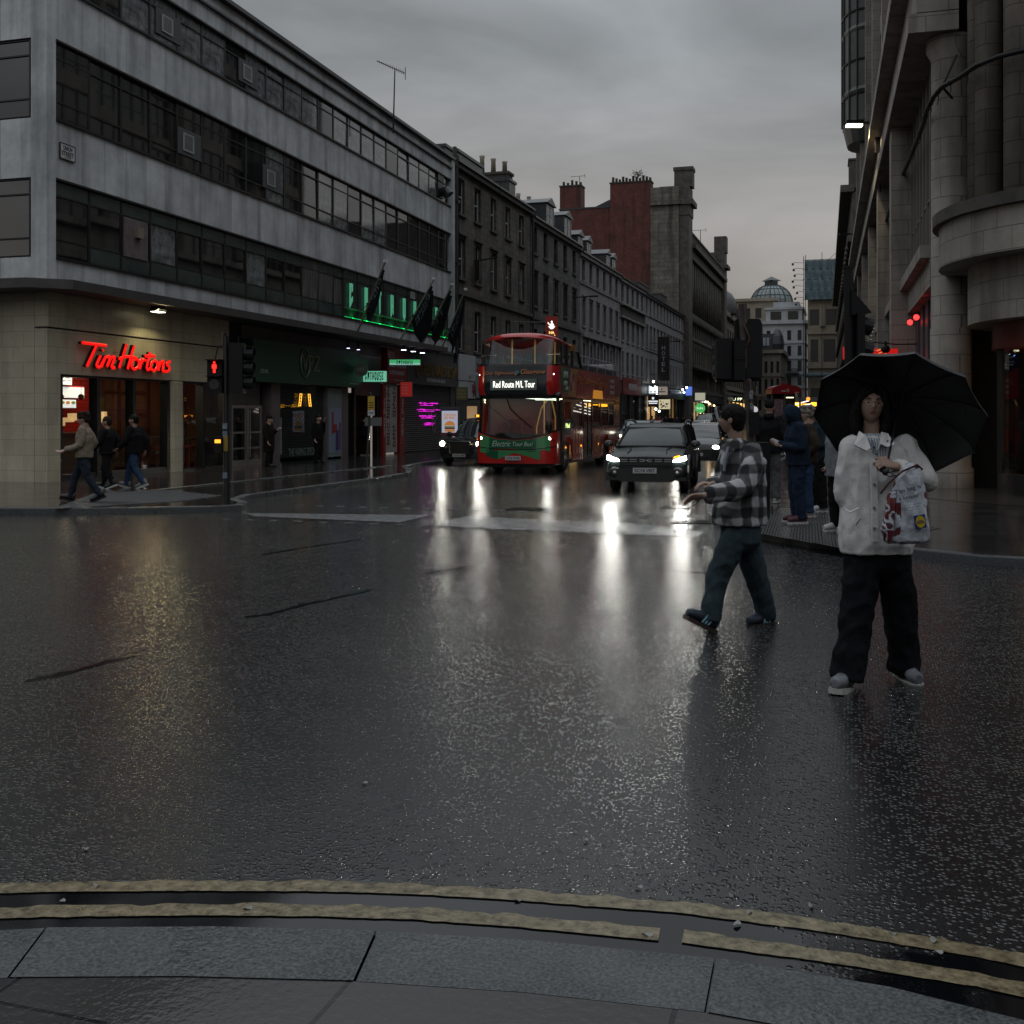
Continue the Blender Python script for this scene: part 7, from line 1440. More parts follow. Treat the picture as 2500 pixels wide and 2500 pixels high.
mb = MB(); mb.tube([(-.755, .98, .97), (-.70, 1.2, 1.09), (-.585, 1.73, 1.365), (.585, 1.73, 1.365), (.70, 1.2, 1.09), (.755, .98, .97), (-.755, .98, .97)], .022, 6); mb.build('windscreen_frame', BBLK, suv)
mb = MB()
for s in (-1, 1):
    for y in (1.55, 2.6, 3.5): mb.tube([(s * .853, y, .35), (s * .862, y, .7), (s * .80, y, .98)], .005, 4)
    for y in (2.35, 3.25): mb.box(s * .86 - .015, s * .86 + .015, y, y + .16, .80, .83)
mb.build('door_seam', PLA, suv); mb = MB(); mb.ball((.862, .95, .73), (.01, .03, .02)); mb.build('side_repeater', AMB, suv)
# taxi beside the bus
p_ = D(1123, 1019, 36.2)
prof = [(0.0, .62, None, .78), (.05, .80, None, .90), (.3, .86, None, .97), (.9, .93, None, 1.0), (1.25, .96, .97, 1.0), (1.75, .98, 1.46, 1.0), (2.0, .98, 1.56, 1.0), (3.0, .98, 1.60, 1.0), (3.9, .97, 1.54, .99), (4.2, .95, 1.2, .97), (4.4, .7, None, .94)]
taxi = car('taxi', 'black cab with round lit headlights and an amber roof light beside the bus', 'taxi', (p_.x, p_.y, 0), R(-4), 4.4, 1.72, prof, mat('black_paint', (.012, .014, .014), .1, coat=.8), wheels=((.75, .33), (3.5, .33)), ride=.22, tumble=.10)
lamps(taxi, .66, .02, .72, .085, .085, HL, power=14); mb = MB()
for s in (-1, 1): mb.tube([(s * .66 + .11 * math.cos(R(a)), .0, .72 + .11 * math.sin(R(a))) for a in range(0, 361, 30)], .012, 5)
q = [(-.36, .40), (.36, .40), (.40, .80), (-.40, .80), (-.36, .40)]; mb.tube([(x, -.03, z) for x, z in q], .012, 5); mb.build('chrome_trim', MATS['chrome'], taxi)
mb = MB(); mb.box(-.34, .34, -.02, .04, .42, .79); mb.build('grille', PLA, taxi); plate(taxi, 'LA22 JMJ', -.02, -.045, .33, .46, .10)
mb = MB(); mb.box(-.28, .28, 1.9, 2.05, 1.60, 1.70); mb.build('roof_sign_base', PLA, taxi); mb = MB(); mb.box(-.22, .22, 1.885, 1.899, 1.615, 1.69); mb.build('roof_light', glow('taxi_amber', (1, .33, .02), 3), taxi)
mb = MB(); [mb.ball((s * .98, 1.3, 1.02), (.1, .06, .09)) for s in (-1, 1)]; mb.build('mirror', PLA, taxi, True)
# queue behind
std = [(0.0, .60, None, .80), (.05, .72, None, .93), (.5, .82, None, 1.0), (1.0, .90, .91, 1.0), (1.7, .94, 1.34, 1.0), (2.1, .95, 1.42, 1.0), (3.0, .95, 1.43, 1.0), (3.7, .95, 1.28, .98), (4.1, .92, 1.0, .95), (4.2, .7, None, .92)]
def simplecar(label, px, py, dpt, paint, lampm, rz=R(2), W_=1.68, power=0, group='cars queuing up the street', pr=std, kind='car', cat='car', wr=.31, glassm=None):
    p = D(px, HOR, dpt); t = car(kind, label, cat, (p.x, p.y, 0), rz, 4.2, W_, pr, paint, glassm or CG, wheels=((.75, wr), (pr[-1][0] - .85, wr)), group=group, ride=.2); lamps(t, W_ / 2 - .2, .02, .64, .11, .06, lampm, power=power)
    mb = MB(); mb.box(-.5, .5, -.02, .03, .32, .52); mb.box(-.24, .24, -.03, -.021, .36, .46, 1); mb.build('grille', [PLA, MATS['plate_white']], t); mb = MB(); [mb.ball((s * (W_ / 2 + .1), 1.1, .98), (.1, .05, .06), 8, 6) for s in (-1, 1)]; mb.build('mirror', PLA, t); return t
simplecar('black wet car following close behind the dark green one', 1698, 0, 35.0, mat('black_wet_paint', (.02, .022, .024), .1, coat=.8), HL, R(3), power=5)
simplecar('silver car with one orange-tinted headlight further up the street', 1708, 0, 80, mat('silver_paint', (.22, .23, .24), .2, coat=.5), glow('warm_headlamp', (1, .6, .3), 16))
van = [(0.0, .8, None, .85), (.1, .95, None, .95), (.7, 1.1, 1.12, 1.0), (1.3, 1.15, 1.8, 1.0), (1.7, 1.15, 1.98, 1.0), (4.6, 1.15, 2.0, 1.0), (4.8, 1.1, 1.2, .98)]
simplecar('grey van behind the silver car in the queue', 1718, 0, 106, mat('grey_van_paint', (.17, .19, .2), .3), HLS, W_=1.95, pr=van, kind='van', cat='van', wr=.36)
van2 = [(0.0, .9, None, .9), (.2, 1.2, 1.22, 1.0), (.8, 1.3, 2.5, 1.0), (1.2, 1.3, 3.1, 1.0), (7, 1.3, 3.15, 1.0), (7.2, 1.2, 1.3, 1.0)]
simplecar('tall pale high-roofed van at the back of the queue', 1738, 0, 146, mat('pale_van_paint', (.26, .29, .32), .35), HLS, W_=2.3, pr=van2, kind='van', cat='van', wr=.4)
simplecar('small silver car under the high-roofed van on the right', 1754, 0, 118, mat('silver_paint', (.22, .23, .24), .2), HLS)
simplecar('pale blue-grey car just behind the bus', 1543, 0, 56, mat('pale_blue_paint', (.22, .26, .28), .25), HLS, glassm=mat('pale_glass', (.10, .14, .15), .1))
simplecar('dark red car on the left behind the bus', 1578, 0, 66, mat('dark_red_paint', (.12, .03, .025), .2), HLS)
# bus with an amber display far right
p = D(1966, HOR, 62); fb = thing('service_bus', 'far bus behind the waiting people showing an amber destination display', 'bus', (p.x, p.y, 0), R(2))
mb = MB(); mb.box(-1.15, 1.15, 0.05, 9, .35, 2.75); mb.build('body', mat('dull_bus_paint', (.12, .12, .13), .3), fb); mb = MB(); mb.box(-1.05, 1.05, 0, .049, 1.0, 2.05); mb.build('windscreen', CG, fb)
mb = MB(); mb.box(-.85, .75, -.02, .048, 2.2, 2.5); dd = mb.build('display', BBLK, fb); mb = MB(); mb.box(-.75, -.2, -.03, -.021, 2.24, 2.46); mb.box(-.15, .25, -.03, -.021, 2.33, 2.38); mb.box(.32, .62, -.03, -.021, 2.24, 2.46); mb.build('led_text', glow('amber_led', (1, .42, .02), 3), dd)
lamps(fb, .95, .0, .7, .1, .08, HLS); [wheel(fb, s * 1.0, y, .45, .25, side=s) for s in (-1, 1) for y in (2.2, 7.4)]
p = D(1962, 993, 58); o = thing('lit_canopy', 'slanting white light strips with an orange end beyond the kiosk', 'canopy light', p, 0); mb = MB(); [mb.cyl((-.55, 0, .1 - k * .17), (.25 + k * .1, .5, .33 - k * .17), .025, seg=6) for k in range(4)]; mb.build('strip', glow('white_strip', (1, .85, .75), 2), o); mb = MB(); mb.ball((.22, .4, .42), .1); mb.build('orange_lamp', glow('orange_lamp', (1, .22, .02), 2.5), o)
p = D(1994, 1003, 66); o = thing('lit_canopy', 'short orange lit sign just left of the umbrella edge', 'canopy light', p, 0); mb = MB(); mb.box(-.5, .5, 0, .1, .05, .2); mb.build('canopy', mat('pale_rail', (.4, .42, .45), .25, .5), o); mb = MB(); [mb.box(-.35 + .2 * k, -.2 + .2 * k, -.02, -.001, -.15, -.02) for k in range(4)]; mb.build('lettering', glow('orange_sign', (1, .25, .03), 2.2), o)
# ---------------------------------------------------------------- people
def remesh(mb, vox, it=2, fac=.5):
    me = mb.mesh('tmp', []); ob = bpy.data.objects.new('tmp', me); C.objects.link(ob)
    m = ob.modifiers.new('r', 'REMESH'); m.mode = 'VOXEL'; m.voxel_size = vox; m.use_smooth_shade = True
    if it: s = ob.modifiers.new('s', 'SMOOTH'); s.iterations = it; s.factor = fac
    dg = bpy.context.evaluated_depsgraph_get(); r = bpy.data.meshes.new_from_object(ob.evaluated_get(dg))
    bpy.data.objects.remove(ob); bpy.data.meshes.remove(me)
    r.polygons.foreach_set('use_smooth', [True] * len(r.polygons)); return r
def folds(me, amp, f=9.0, stretch=(1, 1, .45), seed=0.0, zone=None):
    off = Vector((seed, seed * 2.1, 0)); me.update()
    nr = [v.normal.copy() for v in me.vertices]
    for v, n_ in zip(me.vertices, nr):
        p = Vector((v.co.x * stretch[0], v.co.y * stretch[1], v.co.z * stretch[2])) * f + off
        a = 1 - abs(noise.noise(p)) * 2.2; b = noise.noise(p * 2.7)
        k = amp * (zone(v.co) if zone else 1); v.co += n_ * (k * (a * .7 + b * .5 - .35))
    me.update()
def rings(mb, secs, seg=20, e=2.4):
    """secs: (centre, half width, half depth, yaw)"""
    vs = []; n = len(secs)
    for (c, a, b, yaw) in secs:
        c = Vector(c); cs, sn = math.cos(yaw), math.sin(yaw)
        for j in range(seg):
            t = 2 * math.pi * j / seg; x = a * math.copysign(abs(math.cos(t)) ** (2 / e), math.cos(t)); y = b * math.copysign(abs(math.sin(t)) ** (2 / e), math.sin(t))
            vs.append((c.x + x * cs - y * sn, c.y + x * sn + y * cs, c.z))
    fs = [(i * seg + j, i * seg + (j + 1) % seg, (i + 1) * seg + (j + 1) % seg, (i + 1) * seg + j) for i in range(n - 1) for j in range(seg)]
    fs += [list(range(seg))[::-1], list(range((n - 1) * seg, n * seg))]; mb.add(vs, fs)
def limb(mb, pts, rad, seg=12):
    sm = []; rr = []; pts = [Vector(p) for p in pts]; n = len(pts)
    for i in range(n - 1):
        for k in range(5):
            t = k / 5; a = pts[max(i - 1, 0)]; b = pts[i]; c = pts[i + 1]; d = pts[min(i + 2, n - 1)]
            sm.append(.5 * ((2 * b) + (c - a) * t + (2 * a - 5 * b + 4 * c - d) * t * t + (3 * b - a - 3 * c + d) * t ** 3) * .5 + b.lerp(c, t) * .5); rr.append(rad[i] + (rad[i + 1] - rad[i]) * t)
    sm.append(pts[-1]); rr.append(rad[-1]); mb.tube(sm, rr, seg)
    mb.ball(pts[0], rad[0], 12, 8)
def hand(mb, wr, d, pn, curl=.35, side=1, s=1.0, fr=.0088, spread=.0):
    wr = Vector(wr); d = Vector(d).normalized(); pn = Vector(pn); pn = (pn - d * pn.dot(d)).normalized(); sd = d.cross(pn) * side
    mb.tube([wr - d * .02, wr + d * .02 * s, wr + d * .05 * s, wr + d * .088 * s], [(.020 * s, .026 * s), (.017 * s, .034 * s), (.016 * s, .042 * s), (.013 * s, .040 * s)], 12, up=pn)
    for k, ln in enumerate((.92, 1.05, 1.0, .8)):
        o = (k - 1.5) * .0215 * s; p = wr + d * (.080 - abs(k - 1.4) * .004) * s + sd * o; q = [p]; a = 0
        for L, c in ((.043, curl * .9), (.027, curl * 1.1), (.021, curl * .8)):
            a += c; v = d * math.cos(a) + pn * math.sin(a) + sd * o * spread; q.append(q[-1] + v.normalized() * L * ln * s)
        mb.tube(q, [fr * s, fr * s, fr * .93 * s, fr * .75 * s], 8)
        mb.ball(q[-1], fr * .8 * s, 8, 6)
    p = wr + d * .022 * s - sd * .030 * s; q = [p, p + (d * .55 - sd * .75 + pn * .2) * .038 * s, p + (d * .55 - sd * .75 + pn * .2) * .038 * s + (d * .85 - sd * .2 + pn * (.35 + curl * .3)) * .032 * s, p + (d * .55 - sd * .75 + pn * .2) * .038 * s + (d * .85 - sd * .2 + pn * (.35 + curl * .3)) * .055 * s]
    mb.tube(q, [.013 * s, .0115 * s, .0105 * s, .008 * s], 8)
def headT(c, yaw, pitch, roll=0, s=1.0): return Matrix.Translation(c) @ Euler((0, 0, yaw)).to_matrix().to_4x4() @ Euler((pitch, roll, 0)).to_matrix().to_4x4() @ Matrix.Scale(s, 4)
def gs(x, w): return math.exp(-(x / w) ** 2)
def headshape(mb, T, ns=44, nr=34, nose=1.0, jaw=1.0):
    vs = []; fs = []
    for i in range(nr + 1):
        b = math.pi * i / nr
        for j in range(ns):
            a = 2 * math.pi * j / ns; dx, dy, dz = math.sin(b) * math.sin(a), -math.sin(b) * math.cos(a), -math.cos(b)
            x, y, z = .076 * dx, .094 * dy, .118 * dz
            if dz < 0: k = (-dz) ** 1.4; x *= 1 - .26 * k * jaw; y = y * (1 - .10 * k) - .012 * k
            if dz > 0: y += .012 * dz
            if dy < 0:
                f = min(1, -dy * 1.3); lx, lz = x / .076, z / .118
                y -= nose * .026 * gs(lx, .17) * (gs(lz + .20, .16) + .45 * gs(lz + .02, .16)) * f
                y += .010 * (gs(lx - .42, .2) + gs(lx + .42, .2)) * gs(lz - .06, .15) * f
                y -= .005 * gs(abs(lx) - .35, .3) * gs(lz - .27, .09) * f
                y -= .007 * gs(lx, .30) * (gs(lz + .46, .055) + .9 * gs(lz + .57, .05)) * f
                y += .004 * gs(lx, .35) * gs(lz + .515, .022) * f
                y -= .006 * gs(lx, .25) * gs(lz + .82, .12) * f
                y -= .004 * gs(abs(lx) - .55, .2) * gs(lz + .15, .2) * f
            vs.append(T @ Vector((x, y, z)))
    for i in range(nr):
        for j in range(ns): a, b = i * ns + j, i * ns + (j + 1) % ns; fs.append((a, b, b + ns, a + ns))
    mb.add(vs, fs)
    for s in (-1, 1):
        e = MB(); e.ball((0, 0, 0), (.010, .020, .032), 10, 8); mb.add([T @ (Vector((p.x + s * .079, p.y + .012 + abs(p.x) * .3, p.z - .005))) for p in e.v], e.f)
SKIN = mat('skin', (0.30, 0.18, 0.13), .5, bump=.05, bscale=80); SKINP = mat('pale_skin', (0.36, 0.24, 0.19), .5); LIPS = mat('lips', (0.22, 0.09, 0.075), .45); EYEW = mat('eye_white', (.20, .19, .18), .3); EYED = mat('eye_dark', (.01, .008, .007), .1)
HAIRB = mat('black_hair', (0.006, 0.0055, 0.0055), .6, bump=.5, bscale=60, stretch=(3, 3, .5), spec=.15); HAIRBR = mat('brown_hair', (0.028, 0.016, 0.010), .7, bump=.6, bscale=60, spec=.15); HAIRG = mat('grey_hair', (0.16, 0.14, 0.12), .6, bump=.6, bscale=60)
def shoe(parent, an, yaw, pitch, upper, sole, stripes=None, s=1.0, name='shoe'):
    T = Matrix.Translation(an) @ Euler((0, 0, yaw)).to_matrix().to_4x4() @ Euler((pitch, 0, 0)).to_matrix().to_4x4() @ Matrix.Scale(s, 4)
    mb = MB(); st = [(.075, .030, .075), (.05, .037, .085), (.0, .038, .08), (-.06, .040, .045), (-.11, .047, .028), (-.16, .045, .018), (-.19, .03, .006)]
    vs = []; k = 12
    for (y, hw, top) in st:
        for j in range(k):
            a = 2 * math.pi * j / k; x = hw * math.cos(a); z = -.055 + (top + .055) * (.5 + .5 * math.sin(a)) if math.sin(a) > 0 else -.055 + (top + .055) * .5 * (1 + math.sin(a))
            vs.append(T @ Vector((x, y, z)))
    fs = [(i * k + j, i * k + (j + 1) % k, (i + 1) * k + (j + 1) % k, (i + 1) * k + j) for i in range(len(st) - 1) for j in range(k)] + [list(range(k))[::-1], list(range((len(st) - 1) * k, len(st) * k))]
    mb.add(vs, fs); me = remesh(mb, .009, 1); me.materials.append(upper); o = link(name, me, parent)
    q = [(-.034, .085), (.034, .085), (.044, .0), (.05, -.11), (.042, -.175), (.0, -.205), (-.042, -.175), (-.05, -.11), (-.044, .0)]
    mb = MB(); mb.T = T; mb.prism(q, -.082, -.050, 'z'); mb.build('sole', sole, o)
    if stripes:
        mb = MB(); mb.T = T
        for sd in (-1, 1):
            for i in range(3): y = -.02 - i * .026; mb.prism([(y, -.045), (y + .012, -.045), (y + .035, .03), (y + .023, .03)], sd * .046 - .003, sd * .046 + .003, 'x')
        mb.build('stripe', stripes, o)
    return o
def person(label, base, rz, J, O, vox=.012, group=None, cat='person'):
    o = O; j = J; V = Vector; hs = o.get('hs', 1.0); by = j.get('byaw', 0)
    mb = MB(); T = headT(V(j['head']), j.get('hyaw', by), j.get('hpitch', 0), j.get('hroll', 0), hs); headshape(mb, T, nose=o.get('nose', 1))
    nk = V(j['neck']); hc = V(j['head']); mb.tube([nk + V((0, 0, -.08)), nk, T @ V((0, .02, -.06)), T @ V((0, .015, -.02))], [.07, .055 * hs, .053 * hs, .05 * hs], 12)
    ch, pl = V(j['che']), V(j['pel']); w = o.get('w', 1.0)
    rings(mb, [(pl + V((0, 0, -.08)), .12, .09, by), (pl, .15 * w, .10 * w, by), (pl.lerp(ch, .5), .13 * w, .09 * w, by), (ch, .155 * w, .105 * w, by), (ch.lerp(nk, .6), .14, .09, by), (nk + V((0, 0, -.02)), .06, .055, by)])
    for k in (0, 1):
        sh, el, wr = V(j['sh'][k]), V(j['el'][k]), V(j['wr'][k]); limb(mb, [sh, el, wr], [.05, .04, .026], 10)
        hd_, pn, cu = j['hand'][k] if 'hand' in j else ((wr - el), (0, -1, 0), .4); hand(mb, wr, V(hd_) if hd_ is not None else wr - el, pn, cu, 1 if k else -1, s=o.get('hands', .98), fr=o.get('fr', .0095))
        limb(mb, [j['hip'][k], j['kn'][k], j['an'][k]], [.085, .055, .04], 10)
    me = remesh(mb, vox, 1); sk = o.get('skin', SKIN)
    for m in (sk, LIPS, EYEW, EYED): me.materials.append(m)
    if vox < .007:
        Ti = T.inverted()
        for p in me.polygons:
            q = Ti @ p.center
            if q.y < -.05 and abs(q.x) < .022 - abs(q.z + .060) * .8 and -.069 < q.z < -.051: p.material_index = 1
    body = link('person', me, None, base, rz); tag(body, label, cat, group)
    if vox < .007:
        for s in (-1, 1):
            e = MB(); e.T = T; e.ball((s * .031, -.079, .008), (.0125, .006, .0046), 12, 8); w_ = e.build('eye', EYEW, body, True); e = MB(); e.T = T; e.ball((s * .031, -.0845, .008), (.0055, .003, .0052), 10, 6); e.build('iris', EYED, w_, True)
            e = MB(); e.T = T; e.tube([(s * (.014 + .034 * k / 4), -.090 + .012 * (k / 4) ** 2, .030 + .006 * math.sin(k * .7)) for k in range(5)], [.0022, .003, .003, .0026, .0015], 5); e.build('eyebrow', HAIRB, body)
    # trousers
    tr = o['tr']; tm = MB(); a0, a1, a2 = tr.get('r', (.10, .08, .075)); pw = tr.get('pw', 1.0)
    hipm = (V(j['hip'][0]) + V(j['hip'][1])) / 2
    rings(tm, [(hipm + V((0, 0, -.10)), .10 * pw, .085, by), (hipm + V((0, 0, -.03)), .165 * pw, .115 * pw, by), (pl + V((0, 0, .0)), .165 * pw, .115 * pw, by), (pl + V((0, 0, .10)), .15 * pw, .10 * pw, by)])
    for k in (0, 1):
        an = V(j['an'][k]); kn = V(j['kn'][k]); dn = (an - kn).normalized()
        limb(tm, [V(j['hip'][k]), V(j['hip'][k]).lerp(kn, .55), kn, an + dn * .01], [a0, (a0 + a1) / 2 + .005, a1, a2], 14)
    me = remesh(tm, max(vox, .009), 1); folds(me, tr.get('amp', .012), 8, (1, 1, .8), 3.3, lambda c: 1.0); me.materials.append(tr['m']); link('trousers', me, body)
    # jacket
    jk = o['jk']; jm = MB(); secs = jk.get('secs'); r0, r1, r2_ = jk.get('r', (.078, .066, .055))
    if not secs:
        hem = jk.get('hem', -.10); jw = jk.get('w', 1.0)
        secs = [(pl + V((0, 0, hem)), .19 * jw, .135 * jw, by), (pl + V((0, 0, .06)), .185 * jw, .132 * jw, by), (pl.lerp(ch, .55), .18 * jw, .13 * jw, by), (ch, .19 * jw, .135 * jw, by), (ch.lerp(nk, .55), .165 * jw, .115, by), (ch.lerp(nk, .85), .10, .085, by), (nk + V((0, 0, -.01)), .07, .068, by)]
    rings(jm, secs)
    for k in (0, 1):
        wr = V(j['wr'][k]); el = V(j['el'][k]); limb(jm, [j['sh'][k], el, el.lerp(wr, .93)], [r0, r1, r2_], 14)
    if jk.get('hood') == 'up':
        hm = MB(); hm.ball((0, .018, .012), (.105, .125, .142), 16, 12); jm.add([T @ p for p in hm.v], hm.f); limb(jm, [T @ V((0, .04, -.08)), nk + V((0, 0, -.03))], [.085, .10])
    elif jk.get('hood'): f_ = V((-math.sin(by), math.cos(by), 0)); jm.ball(nk + f_ * .06 + V((0, 0, .0)), (.105, .10, .06), 14, 8)
    if jk.get('collar'): rings(jm, [(nk + V((0, 0, -.04)), .085, .08, by), (nk + V((0, 0, .035)), .072, .075, by)])
    me = remesh(jm, max(vox * .9, jk.get('vox', .009)), 1); folds(me, jk.get('amp', .013), jk.get('f', 7.5), (1, 1, .6), 7.7); me.materials.append(jk['m'])
    jo = link(jk.get('name', 'jacket'), me, body)
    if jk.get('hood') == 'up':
        dk = MB(); dk.T = T; dk.ball((0, -.10, -.005), (.060, .022, .095), 14, 10); dk.build('hood_shade', mat('hood_painted_shade', (.012, .014, .018), .9), body, True)  # dark ball over the face stands in for the shade inside the hood
    # hair / hat
    hk = o.get('hair'); 
    if hk:
        hm = MB(); hm.T = T
        if hk == 'short': hm.ball((0, .016, .034), (.083, .100, .096), 20, 14); hm.ball((0, .05, -.0), (.074, .06, .085), 16, 10)
        elif hk == 'beanie': hm.ball((0, .010, .045), (.087, .106, .095), 20, 14)
        elif hk == 'thin': hm.ball((0, .034, .018), (.081, .083, .088), 20, 14)
        elif hk == 'tousled':
            hm.ball((0, .012, .04), (.088, .104, .098), 20, 14); hm.ball((0, .05, .0), (.08, .07, .08), 16, 10)
            for q in range(26): a = q * 2.4; r = .02 + .03 * ((q * 37) % 10) / 10; hm.ball((.07 * math.cos(a), .01 + .085 * math.sin(a), .07 + .04 * math.sin(q * 1.7)), r, 8, 6)
        elif hk == 'bowl':
            hm.ball((0, .014, .036), (.090, .104, .098), 20, 14); hm.ball((0, .045, .0), (.083, .068, .085), 16, 10); hm.ball((0, .05, -.045), (.066, .055, .06), 14, 10)
        elif hk == 'long':
            hm.ball((0, .026, .042), (.092, .098, .095), 22, 16); hm.ball((0, .05, -.03), (.09, .06, .13), 16, 12)
            for s in (-1, 1):
                limb(hm, [(s * .03, -.055, .122), (s * .070, -.058, .076), (s * .092, -.036, .0), (s * .098, -.010, -.08), (s * .090, .0, -.17), (s * .076, .01, -.215)], [.018, .018, .022, .034, .032, .012], 10)
                limb(hm, [(s * .06, -.02, .10), (s * .092, .0, .0), (s * .10, .015, -.10), (s * .085, .02, -.19)], [.03, .036, .04, .014], 10)
            limb(hm, [(.02, -.055, .118), (-.015, -.085, .095), (-.05, -.082, .062), (-.078, -.06, .02)], [.014, .012, .010, .006], 8)
        me = remesh(hm, min(.009, vox * 1.1), 1); folds(me, .006 if hk != 'beanie' else .003, 26, (1.6, 1.6, .35), 1.1); me.materials.append(o['hairm']); link('beanie' if hk == 'beanie' else 'hair', me, body)
    if o.get('glasses'):
        g = MB(); g.T = T
        for s in (-1, 1): g.tube([(s * (.033 + .0) + .024 * math.cos(R(a)), -.1005 + .004 * abs(math.cos(R(a))), .003 + .019 * math.sin(R(a))) for a in range(0, 361, 24)], .0013, 5); g.tube([(s * .057, -.098, .006), (s * .078, -.03, .008), (s * .082, .01, .0)], .0014, 5)
        g.tube([(-.010, -.1015, .008), (.0, -.104, .010), (.010, -.1015, .008)], .0013, 5); g.build('glasses', mat('wire_rim', (.25, .22, .18), .25, .9), body)
    for k in (0, 1):
        y_, p_2 = j['toe'][k]; an = V(j['an'][k]); shoe(body, an + V((0, 0, 0)), y_, p_2, o['shoe'][0], o['shoe'][1], o.get('stripes'), o.get('shs', 1.0))
    return body, T, jo
def pose(s=1.0, step=0.0, arms=None, lean=0.0):
    """a standing or striding figure facing -y, s = height / 1.75"""
    P = dict(pel=(0, 0, .96), che=(0, -lean, 1.27), neck=(0, -lean * 1.4, 1.47), head=(0, -lean * 1.8 - .02, 1.625), sh=[(-.185, -lean, 1.405), (.185, -lean, 1.405)],
             hip=[(-.088, 0, .90), (.088, 0, .90)], kn=[(-.10, -.03 - step * .55, .50), (.10, -.02 + step * .35, .50)], an=[(-.11, .02 - step, .09), (.11, .02 + step, .09 + (.05 if step > .15 else 0))],
             toe=[(-.12, R(-14) if step > .15 else 0), (.12, R(22) if step > .15 else 0)], el=[(-.25, .04, 1.13), (.25, .04, 1.13)], wr=[(-.26, -.06, .88), (.26, -.06, .88)])
    if step > .1: P['el'] = [(-.25, .16, 1.15), (.25, -.08, 1.15)]; P['wr'] = [(-.25, .14, .90), (.24, -.27, .97)]
    if arms == 'pockets': P['el'] = [(-.27, .10, 1.14), (.27, .10, 1.14)]; P['wr'] = [(-.19, -.05, .95), (.19, -.05, .95)]
    if arms == 'phone': P['el'] = [(-.24, -.02, 1.12), (.24, -.02, 1.12)]; P['wr'] = [(-.09, -.27, 1.15), (.09, -.27, 1.13)]; P['hand'] = [((.3, -1, .2), (0, 0, 1), .6), ((-.3, -1, .2), (0, 0, 1), .6)]
    if arms == 'onehand': P['el'][1] = (.24, -.02, 1.12); P['wr'][1] = (.13, -.24, 1.28)
    f = lambda v: tuple(x * s for x in v)
    for k in ('pel', 'che', 'neck', 'head'): P[k] = f(P[k])
    for k in ('sh', 'hip', 'kn', 'an', 'el', 'wr'): P[k] = [f(v) for v in P[k]]
    return P
CL = lambda n, c, r=.9, v=.3: mat(n, c, r, var=v, vscale=9, bump=.3, bscale=120, spec=.1)
BLKC = CL('black_cloth', (.010, .010, .011)); DKJ = CL('dark_jeans', (.022, .030, .042)); BLJ = CL('blue_jeans', (.025, .048, .095)); GRC = CL('grey_cloth', (.085, .085, .088)); WSH = mat('white_shoe', (.42, .42, .42), .5); BSH = mat('black_shoe', (.012, .012, .012), .4); BSO = mat('black_sole', (.01, .01, .01), .5)
# --- the two in the foreground
def hp(bx, d):
    x0 = (bx - 1250) / FPX * d
    return lambda px, py, dd=0.0: ((px - 1250) / FPX * (d + dd) - x0, dd, CH + (HOR - py) / FPX * (d + dd))
d = 6.5; q = hp(2130, d); base = D(2130, HOR, d); base.z = 0
J = dict(head=q(2127, 990, .0), neck=q(2130, 1062, .02), che=q(2136, 1140, .02), pel=q(2142, 1300, .02), hyaw=R(-9), hpitch=R(-7), hroll=R(4), byaw=R(-8),
         sh=[q(2082, 1093, .02), q(2206, 1090, .02)], el=[q(2062, 1200, .03), q(2262, 1176, -.03)], wr=[q(2092, 1252, .02), q(2183, 1137, -.27)],
         hip=[q(2108, 1372, .02), q(2180, 1372, .03)], kn=[q(2093, 1490, -.06), q(2197, 1492, .06)], an=[q(2068, 1655, -.10), q(2207, 1632, .16)],
         toe=[(R(-38), R(-8)), (R(6), 0)], hand=[((.4, .1, -1), (0, -1, 0), .5), ((-1, -.15, .30), (0, .45, -.5), 1.25)])
# the upright foot rests on the road, the leading one on its heel
CRM_ = mat('off_white_jacket', (.62, .61, .60), .72, var=.10, vscale=5, bump=.25, bscale=30)
secs = [(q(2139, 1349, .02), .205, .145, R(-8)), (q(2139, 1334, .02), .214, .152, R(-8)), (q(2140, 1325, .02), .220, .156, R(-8)), (q(2140, 1270, .02), .216, .15, R(-8)), (q(2140, 1200, .02), .205, .142, R(-8)), (q(2139, 1130, .02), .198, .138, R(-8)), (q(2138, 1095, .02), .185, .12, R(-8)), (q(2134, 1076, .02), .13, .095, R(-8)), (q(2131, 1066, .02), .085, .08, R(-8))]
wp, WT, wj = person('person in an off-white jacket holding a black umbrella and a shopping bag', base, TH, J, dict(skin=mat('fair_skin', (.30, .195, .15), .5, bump=.04, bscale=80), hs=.90, hair='long', hairm=HAIRB, glasses=True, fr=.0098, hands=.95,
     tr=dict(m=CL('black_trousers', (.008, .009, .011)), r=(.112, .098, .098), pw=1.12, amp=.018), jk=dict(m=CRM_, secs=secs, r=(.076, .068, .052), amp=.015, f=8, vox=.007, name='jacket'), shoe=(mat('grey_trainer', (.13, .14, .16), .6, var=.5, vscale=20), mat('pale_sole', (.38, .38, .36), .5)), shs=1.0), vox=.0045)
